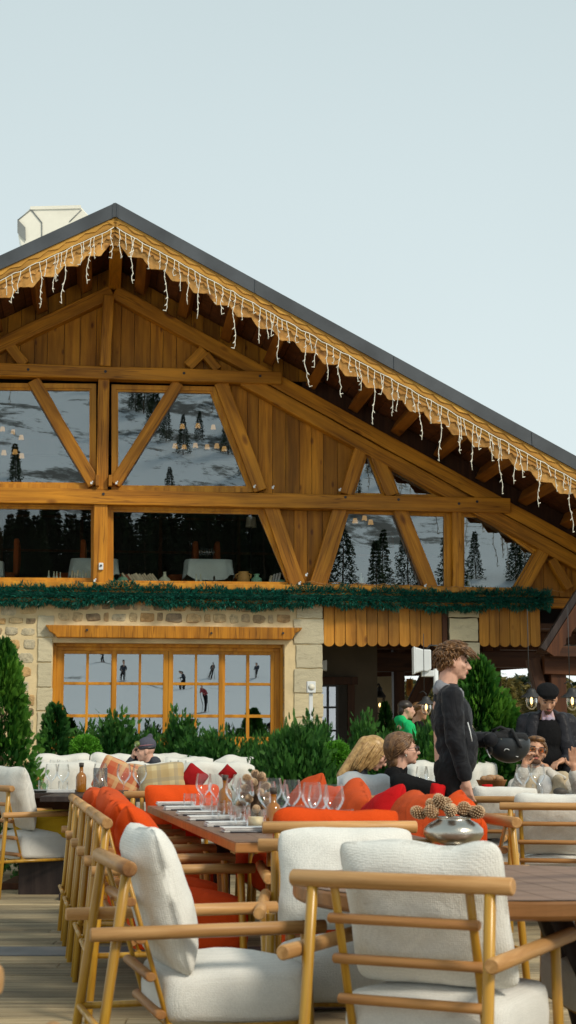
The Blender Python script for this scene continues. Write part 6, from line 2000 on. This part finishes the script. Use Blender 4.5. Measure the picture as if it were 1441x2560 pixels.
def hairfall(t, hm, mat, n, seed, length, guide, r=.006, top=True, skip=None, ymax=.35):
    rnd = random.Random(seed); roots = []
    for i in range(n):
        a = rnd.uniform(0, 2 * PI); e = rnd.uniform(-.1, 1.5)
        d = V((math.cos(a) * math.cos(e), math.sin(a) * math.cos(e), math.sin(e)))
        if d.y > ymax and d.z < .5: continue
        c = V((d.x * .082, -.02 + d.y * .098, .032 + d.z * .080))
        pts = [hm @ (c * .97)]; p = hm @ c; nn = 9
        for k in range(nn):
            p = guide(p, k / nn, d, hm, rnd, length); pts.append(p.copy())
        roots.append(pts)
    return tufts('hair_locks', roots, mat, t, r=r)


# ---------------------------------------------------------------- blonde woman, head bowed
d1 = 11.6
b1 = thing('person', 'blonde woman in sunglasses bowing her head beside the woman in black', 'person', (X(885, d1), d1, 0), R(-84))
hm = mat_head((0.0, .155, 1.045), 0, R(-34), 0)
seated(b1, lean=.02, zs=.38, arms=[[(-.17, .0, .83), (-.2, .15, .62), (-.1, .36, .60)], [(.17, .0, .83), (.2, .15, .62), (.1, .36, .60)]], head=hm, top='slate',
       hands=[((-.1, .37, .60), (0, 1, -.1), (0, 0, -1), dict(curl=.5)), ((.1, .37, .60), (0, 1, -.1), (0, 0, -1), dict(curl=.5, thumb=-1))], chestz=.42)
face(b1, hm, brow='hblonde', glasses='black', lens='black')
blob('hair', xf([('e', (0, -.03, .045), (.083, .098, .078)), ('e', (0, -.085, -.02), (.07, .04, .09))], hm) + [('c', hm @ V((.055, -.055, .0)), hm @ V((.068, -.05, -.16)), .03, .026), ('c', hm @ V((.0, -.10, .02)), (.04, -.10, .88), .06, .045), ('c', hm @ V((-.055, -.05, .0)), hm @ V((-.07, -.02, -.16)), .035, .03)], .009, 'hblonde', b1, 3)


def g_blonde(p, f, d, hm, rnd, ln):
    side = 1 if d.x > 0 else -1
    if d.y > -.25: tgt = hm @ V((side * .086, -.035 + .02 * d.y, -.25))
    else: tgt = V((side * .10 + d.x * .05, -.10 + rnd.uniform(-.05, .05), .80))
    v = (tgt - p); s = v.length
    st = .026 * ln
    out = (p - hm @ V((0, -.02, .02))).normalized()
    return p + (v / (s + 1e-6)) * min(st, s) + out * .010 * max(0, .75 - f) + V((rnd.uniform(-1, 1), rnd.uniform(-1, 1), 0)) * .003


hairfall(b1, hm, 'hblonde', 620, 3, 1.0, g_blonde, r=.0058, ymax=.12)

# ---------------------------------------------------------------- woman in black
d2 = 11.2
b2 = thing('person', 'woman in a black coat and thin glasses, swept back brown hair, looking to the side', 'person', (X(985, d2), d2, 0), R(-80))
hm = mat_head((0, .065, 1.075), R(-2), R(4), 0)
seated(b2, lean=-.02, zs=.38, arms=[[(-.18, .0, .83), (-.22, .20, .70), (-.1, .44, .68)], [(.18, .03, .84), (.20, .26, .77), (.15, .46, .70)]], head=hm, top='coat',
       hands=[((-.1, .45, .66), (.2, 1, -.1), (0, 0, -1), dict(curl=.4)), ((.17, .45, .68), (-.3, 1, -.1), (0, 0, -1), dict(curl=.5, thumb=-1))], disp=.02, chestz=.42,
       extra=[('c', (.17, .0, .83), (.20, .26, .765), .085, .08), ('c', (.2, .24, .74), (.12, .46, .64), .085, .07), ('c', (.0, .05, .78), (.0, .35, .62), .12, .10), ('e', (0, .06, .62), (.2, .2, .16)), ('c', (-.05, -.02, .90), (.05, -.02, .90), .055, .055), ('c', (.02, .06, .86), (.04, .12, .70), .05, .06)])
face(b2, hm, brow='hlight', glasses='speck', lens='black')
blob('hair', xf([('e', (0, -.045, .060), (.082, .098, .072)), ('e', (0, -.085, -.01), (.066, .048, .085)), ('e', (0, -.08, -.085), (.055, .04, .05)), ('e', (.0, .02, .092), (.06, .055, .028)), ('e', (.06, -.06, .02), (.025, .045, .05))], hm), .009, 'hlight', b2, 3)


def g_swept(p, f, d, hm, rnd, ln):
    q = hm.inverted() @ p
    tgt = V((d.x * .05, -.115, -.03 - .08 * max(0, -d.y) + .03 * math.sin(d.x * 40)))
    c = V((0, -.03, .03)); out = (q - c).normalized(); v = (tgt - q); v = v - out * v.dot(out) * .75
    q2 = q + v.normalized() * .021 * ln + out * .002 + V((rnd.uniform(-1, 1), 0, rnd.uniform(-1, 1))) * .003
    r_ = (q2 - c); k = V((r_.x / .088, r_.y / .112, r_.z / .098)).length
    if k < 1: q2 = c + r_ / max(k, .3)
    return hm @ q2


hairfall(b2, hm, 'hlight', 420, 5, 1.0, g_swept, r=.0065, ymax=.6)
MB().ell((0, 0, 0), (.006, .006, .012), nu=8, nv=5).build('earring', 'steel', b2, hm @ V((.082, -.005, -.045)))
blob('grey_cuff', [('c', (.17, .40, .69), (.14, .50, .685), .045, .04)], .008, 'greyhood', b2, 2)

# ---------------------------------------------------------------- bearded man in a beige gilet, facing the camera
d3 = 11.95
b3 = thing('person', 'bearded man in a beige gilet and tinted sunglasses, one palm raised', 'person', (X(1348, d3), d3, 0), R(176))
hm = mat_head((0.055, .03, 1.06), R(4), R(6), R(-9))
raL, raR = [(-.20, .03, .80), (-.27, .16, .66), (-.21, .26, .92)], [(.20, .03, .80), (.24, .24, .70), (.165, .30, .93)]
# local +X is on the image left because he faces us
seated(b3, lean=0, sh=.21, zs=.36, arms=[raL, raR], head=hm, skin='skin2', top='offwhite', chestz=.43,
       hands=[((-.21, .262, .925), (.02, .10, 1), (0, 1, -.1), dict(curl=.10, thumb=-1, spread=.5, s=1.05)), ((.165, .30, .935), (-.25, .1, 1), (-.6, .5, -.3), dict(curl=.9, thumb=1, s=1.05))], disp=.02)
face(b3, hm, brow='hdark', glasses='speck', lens=glassy('amber_lens', (.75, .42, .12), .1, 0, (1, .8, .5), .6))
blob('gilet', [('c', (-.15, .0, .83), (.15, .0, .83), .082, .082), ('e', (0, .01, .70), (.215, .150, .18)), ('e', (0, .04, .52), (.21, .165, .15)), ('c', (.10, .115, .84), (.12, .15, .66), .045, .05), ('c', (-.10, .115, .84), (-.12, .15, .66), .045, .05)], .010, 'beige', b3, 3, .03)
blob('collar', [('c', (.05, .05, .90), (.10, .12, .82), .032, .022), ('c', (-.05, .05, .90), (-.10, .12, .82), .032, .022), ('c', (-.05, -.04, .91), (.05, -.04, .91), .035, .035), ('c', (.06, .02, .91), (.16, .08, .86), .022, .015), ('c', (-.06, .02, .91), (-.16, .08, .86), .022, .015)], .008, 'offwhite', b3, 3)
blob('undershirt', [('e', (0, .13, .80), (.06, .035, .09))], .008, 'linen', b3, 2)
# short beard and moustache
M['beard'] = simple('short_beard', (.10, .048, .026), .8, .3, 60, .5, 90)
blob('beard', xf([('e', (0, .050, -.086), (.047, .044, .030)), ('c', (-.050, .03, -.055), (-.068, .0, -.02), .017, .010), ('c', (.050, .03, -.055), (.068, .0, -.02), .017, .010), ('c', (-.022, .090, -.049), (.022, .090, -.049), .0065, .0065)], hm), .005, 'beard', b3, 2)
blob('hair', xf([('e', (0, -.045, .052), (.083, .090, .074)), ('e', (.066, -.035, .0), (.018, .035, .05)), ('e', (-.066, -.035, .0), (.018, .035, .05)), ('e', (0, -.09, -.06), (.07, .03, .07)), ('e', (.0, .035, .088), (.066, .042, .028))], hm), .008, 'hbrown', b3, 2)


def g_back(p, f, d, hm, rnd, ln):
    q = hm.inverted() @ p; c = V((0, -.03, .03)); out = (q - c).normalized(); v = V((d.x * .06, -.13, -.05)) - q; v = v - out * v.dot(out) * .8
    return hm @ (q + v.normalized() * .016 + out * .0015 + V((rnd.uniform(-1, 1),) * 3) * .002)


hairfall(b3, hm, 'hbrown', 300, 8, 1, g_back, r=.0065, ymax=.75)

# ---------------------------------------------------------------- standing man in a flat cap, looking down
d4 = 13.7
b4 = thing('person', 'standing man in a black flat cap and dark jacket, looking down at his hands', 'person', (X(1362, d4), d4, 0), R(178))
hm = mat_head((.0, .09, 1.505), 0, R(-28), R(0))
aL, aR = [(-.19, .0, 1.31), (-.25, .02, 1.03), (-.10, .22, .98)], [(.19, .0, 1.31), (.25, .0, 1.04), (.13, .18, .96)]
P = xf(headprims(), hm) + [('c', hm @ V((0, -.045, -.14)), (0, .0, 1.36), .055, .06), ('c', (0, 0, 1.30), (0, 0, .95), .11, .11), ('c', (-.13, 0, 1.31), (.13, 0, 1.31), .05, .05)]
for a in (aL, aR): P += [('c', a[0], a[1], .042, .036), ('c', a[1], a[2], .034, .027)]
for s in (-1, 1): P += [('c', (s * .09, 0, .88), (s * .10, .02, .48), .075, .052), ('c', (s * .10, .02, .48), (s * .11, 0, .08), .05, .036), ('c', (s * .11, 0, .045), (s * .11, .13, .04), .035, .03)]
hand(P, (-.10, .225, .978), (.7, .5, -.25), (.3, .2, -1), 1.05, .8, thumb=-1); hand(P, (.12, .19, .955), (-.8, .4, -.2), (0, 0, -1), 1, .8, thumb=1)
blob('body', P, .0065, 'skin2', b4, 2); face(b4, hm, brow='hdark')
blob('beard', xf([('e', (0, .056, -.088), (.036, .036, .022)), ('c', (-.02, .092, -.050), (.02, .092, -.050), .005, .005)], hm), .005, 'beard', b4, 2)
M['vest'] = fabric('quilted_black', (.03, .03, .036), scale=60, strength=.4, folds=.6, rough=.4)
blob('sweater', [('c', (-.1, 0, 1.32), (.1, 0, 1.32), .072, .072), ('e', (0, .04, 1.18), (.15, .135, .18)), ('e', (0, .05, .98), (.15, .14, .16))], .012, 'coat', b4, 3, .012)
J = [('c', (-.13, -.02, 1.325), (.13, -.02, 1.325), .078, .078), ('e', (0, -.03, 1.17), (.20, .12, .19)), ('e', (0, -.02, .96), (.20, .125, .17))]
for s in (-1, 1): J += [('c', (s * .12, .06, 1.34), (s * .155, .10, 1.10), .055, .065), ('c', (s * .155, .10, 1.10), (s * .16, .10, .90), .06, .055), ('c', (s * .06, .0, 1.39), (s * .10, .08, 1.33), .032, .03)]
for a in (aL, aR): J += [('c', a[0], a[1], .076, .066), ('c', a[1], V(a[1]).lerp(V(a[2]), .88), .062, .048)]
blob('jacket', J, .011, 'vest', b4, 3, .02)
blob('shirt_collar', [('c', (.03, .05, 1.39), (.045, .10, 1.33), .022, .014), ('c', (-.03, .05, 1.39), (-.045, .10, 1.33), .022, .014), ('e', (0, .095, 1.33), (.028, .03, .045))], .007, 'check', b4, 2)
blob('trousers', [q for s in (-1, 1) for q in (('c', (s * .085, 0, .88), (s * .10, .02, .48), .10, .075), ('c', (s * .10, .02, .48), (s * .11, 0, .10), .072, .06))] + [('e', (0, 0, .90), (.165, .12, .11))], .014, 'trouser', b4, 3)
shoes(b4, [((.11, 0, .08), (0, 1, 0)), ((-.11, 0, .08), (0, 1, 0))])
blob('flat_cap', xf([('e', (0, -.015, .075), (.100, .118, .058)), ('e', (0, -.03, .05), (.088, .100, .05)), ('e', (0, .075, .052), (.066, .042, .012)), ('e', (0, .05, .075), (.085, .06, .035))], hm), .007, 'coat', b4, 2)
blob('hair', xf([('e', (0, -.055, .0), (.074, .06, .055))], hm), .008, 'hdark', b4, 2)

# ---------------------------------------------------------------- man on the phone, seated far left, facing image left
d5 = 17.0
b5 = thing('person', 'man in a grey beanie with ski goggles on it, talking on a phone', 'person', (X(383, d5), d5, 0), R(108))
hm = mat_head((0, .07, 1.045), R(-8), R(-6))
seated(b5, lean=.0, zs=.38, arms=[[(.18, .0, .80), (.20, .26, .80), (.07, .19, .965)], [(-.18, .0, .80), (-.22, .12, .60), (-.12, .32, .62)]], head=hm, top='slate',
       hands=[((.07, .19, .965), (.0, -.1, 1), (-.3, -.9, 0), dict(curl=.8, thumb=-1)), ((-.12, .33, .62), (0, 1, 0), (0, 0, -1), dict(curl=.5, thumb=1))], chestz=.43,
       extra=[('c', (-.09, -.03, .93), (.09, -.03, .93), .06, .06), ('c', (.18, .0, .82), (.2, .24, .80), .075, .07)])
# the arm nearer to us lifts the phone too
face(b5, hm, brow='hdark')
blob('beanie', xf([('e', (0, -.025, .065), (.088, .104, .088)), ('c', (0, -.06, .14), (0, -.07, .155), .035, .03)], hm), .008, 'beanie', b5, 2)
blob('beanie_band', xf([('e', (0, -.02, .030), (.089, .104, .024))], hm), .007, 'black', b5, 1)
M['gogglestrap'] = simple('pink_goggle_strap', (.30, .13, .15), .6, .3, 12); M['gogglelens'] = simple('green_mirror_lens', (.16, .22, .05), .15, .2, 8, coat=.6)
blob('goggle_strap', xf([('e', (0, -.02, .062), (.094, .109, .017))], hm), .007, 'gogglestrap', b5, 1)
blob('goggle', xf([('e', (0, .075, .085), (.072, .035, .034))], hm), .007, 'gogglelens', b5, 1)
ph = MB().box((0, 0, 0), (.012, .07, .14)).build('phone', 'black', None, b5.matrix_basis @ (hm @ V((.075, .085, -.03))), (R(10), 0, R(108))); tag(ph, 'black phone held at the ear of the man in the beanie', 'phone')
blob('red_lining', [('c', (-.02, .13, .80), (-.03, .12, .88), .025, .02)], .01, 'red', b5, 1)


# ---------------------------------------------------------------- small figures: far guests and the skiers mirrored in the glass
def figure(name, label, loc, rz, top, low='trouser', hair='hdark', skin='skin', group=None, lean=0, pole=False, scale=1.0, stride=.0, hood=None):
    t = thing(name, label, 'person', loc, rz, group); t.scale = (scale,) * 3
    hm = mat_head((0, .03 + lean * .5, 1.60), 0, R(-6))
    P = xf(headprims(), hm) + [('c', hm @ V((0, -.045, -.14)), (0, lean * .3, 1.40), .05, .055), ('c', (0, lean * .2, 1.35), (0, 0, .95), .11, .10)]
    A_ = [[(s * .18, lean * .25, 1.38), (s * .25, .05, 1.12), (s * .16, .28, 1.05)] for s in (-1, 1)]
    for a in A_: P += [('c', a[0], a[1], .042, .036), ('c', a[1], a[2], .034, .027)]
    for s in (-1, 1): P += [('c', (s * .09, 0, .9), (s * .10, stride * s + .05, .5), .075, .05), ('c', (s * .10, stride * s + .05, .5), (s * .11, stride * s - .02, .06), .05, .038), ('c', (s * .11, stride * s - .02, .05), (s * .11, stride * s + .1, .04), .035, .03)]
    hand(P, A_[0][2], (.1, 1, 0), (0, 0, -1), 1, .8); hand(P, A_[1][2], (-.1, 1, 0), (0, 0, -1), 1, .8, thumb=-1)
    blob('body', P, .012, skin, t, 2)
    J = [('c', (-.11, lean * .25, 1.40), (.11, lean * .25, 1.40), .075, .075), ('e', (0, lean * .2 + .01, 1.25), (.175, .13, .18)), ('e', (0, .02, 1.05), (.17, .13, .16))]
    for a in A_: J += [('c', a[0], a[1], .07, .06), ('c', a[1], V(a[1]).lerp(V(a[2]), .9), .058, .048)]
    if hood: J += [('c', (-.07, -.06, 1.47), (.07, -.06, 1.47), .06, .06)]
    blob('jacket', J, .014, top, t, 3, .015)
    blob('trousers', [q for s in (-1, 1) for q in (('c', (s * .085, 0, .9), (s * .10, stride * s + .05, .5), .10, .075), ('c', (s * .10, stride * s + .05, .5), (s * .11, stride * s - .02, .12), .072, .06))], .016, low, t, 2)
    blob('hair', xf([('e', (0, -.03, .045), (.084, .098, .075)), ('e', (0, -.08, -.02), (.066, .04, .07))], hm), .01, hair, t, 2)
    if pole:
        for s in (-1, 1): MB().tube([(s * .16, .30, 1.08), (s * .3, -.1, .02)], .012, 6).build('ski_pole', 'black', t); MB().box((s * .11, .1, .015), (.09, 1.6, .02)).build('ski', 'black', t)
    return t


figure('person', 'dark haired person in a bright green hoodie standing beyond the shrubs', (X(1010, 19.3), 19.3, -.03), R(-75), 'green', hood=True, scale=.985)
figure('person', 'person in dark clothes just behind the green hoodie, face turned aside', (X(1043, 20.2), 20.2, -.03), R(-85), 'coat', hair='hbrown', skin='skin2', scale=.985)
g3 = figure('person', 'person in a green jacket at the frame edge beyond the man in the flat cap', (X(1452, 15.6), 15.6, -.42), R(120), 'green', scale=.98)
mb = None
M['suitred'] = simple('red_ski_suit', (.35, .02, .03), .6)
def mirror_spot(px, py):
    """where the terrain shows in the window glass at this point (window plane at chalet-local y .25)"""
    r = ray(px, py); t0 = ((FO - EYE).dot(UY) + .25) / r.dot(UY); p = EYE + r * t0; d = r - UY * 2 * r.dot(UY); d.normalize()
    s = 20
    while s < 400:
        q = p + d * s
        if q.z < hgt(q.x, q.y): return q
        s += .5
    return p + d * 100


for i, (px_, py_, top, rz) in enumerate([(507, 1778, 'suitred', 40), (455, 1728, 'slate', 100), (532, 1700, 'black', 200), (308, 1705, 'slate', 0), (260, 1660, 'black', 90), (640, 1705, 'slate', 50)]):
    q = mirror_spot(px_, py_)
    figure('skier', f'skier on the slope mirrored in the ground floor window', (q.x, q.y, hgt(q.x, q.y)), R(rz), top, pole=True, scale=.9, lean=.3, stride=.1, group='skiers mirrored in the window')
# ================================================================== camera, light, world
cam_d = D.cameras.new('camera'); cam = D.objects.new('camera', cam_d); COL.objects.link(cam)
cam.location = EYE; cam.rotation_euler = (PI / 2 + TH, 0, 0)
cam_d.sensor_fit = 'VERTICAL'; cam_d.sensor_height = 36; cam_d.lens = 36 * FPX / 2560
cam_d.clip_end = 3000; cam_d.clip_start = .1
cam_d.dof.use_dof = True; cam_d.dof.focus_distance = 15; cam_d.dof.aperture_fstop = 8
SC.camera = cam

sd = V((.62, -.62, .72)).normalized()
sun = D.lights.new('sun', 'SUN'); sun.energy = 2.6; sun.angle = R(11); sun.color = (1, .90, .74)
so = D.objects.new('sun', sun); COL.objects.link(so)
so.rotation_mode = 'QUATERNION'; so.rotation_quaternion = (-sd).to_track_quat('-Z', 'Y')

w = D.worlds.new('World'); SC.world = w; w.use_nodes = True
nt = w.node_tree; nt.nodes.clear()
out = nt.nodes.new('ShaderNodeOutputWorld'); bg = nt.nodes.new('ShaderNodeBackground')
sky = nt.nodes.new('ShaderNodeTexSky'); sky.sky_type = 'NISHITA'; sky.sun_disc = False
sky.sun_elevation = math.asin(sd.z); sky.sun_rotation = math.atan2(sd.x, sd.y)
sky.dust_density = 4; sky.air_density = 1
tc = N(nt, 'ShaderNodeTexCoord'); sp = N(nt, 'ShaderNodeSeparateXYZ'); L(nt, tc, 'Generated', sp, 0)
rp = ramp(nt, [(0.0, (6.8, 7.6, 7.65)), (.22, (6.2, 7.1, 7.2)), (.50, (4.9, 5.8, 5.97)), (1.0, (4.5, 5.4, 5.6))]); L(nt, sp, 'Z', rp, 0)
no = N(nt, 'ShaderNodeTexNoise', i_Scale=1.6, i_Detail=3.0); L(nt, tc, 'Generated', no, 0)
r2 = ramp(nt, [(.3, (.96,) * 3), (.7, (1.03,) * 3)]); L(nt, no, 0, r2, 0)
mm = N(nt, 'ShaderNodeMixRGB', blend_type='MULTIPLY', i_Fac=1.0); L(nt, rp, 0, mm, 1); L(nt, r2, 0, mm, 2)
mx = N(nt, 'ShaderNodeMixRGB', i_Fac=.94); L(nt, sky, 0, mx, 1); L(nt, mm, 0, mx, 2)
L(nt, mx, 0, bg, 0); bg.inputs[1].default_value = .12; L(nt, bg, 0, out, 0)

SC.view_settings.view_transform = 'Standard'; SC.view_settings.look = 'None'
SC.view_settings.exposure = 0; SC.view_settings.gamma = 1
cy = SC.cycles
cy.use_denoising = True; cy.max_bounces = 8; cy.diffuse_bounces = 3; cy.glossy_bounces = 4; cy.transparent_max_bounces = 24
cy.transmission_bounces = 4; cy.caustics_reflective = False; cy.caustics_refractive = False; cy.sample_clamp_indirect = 4
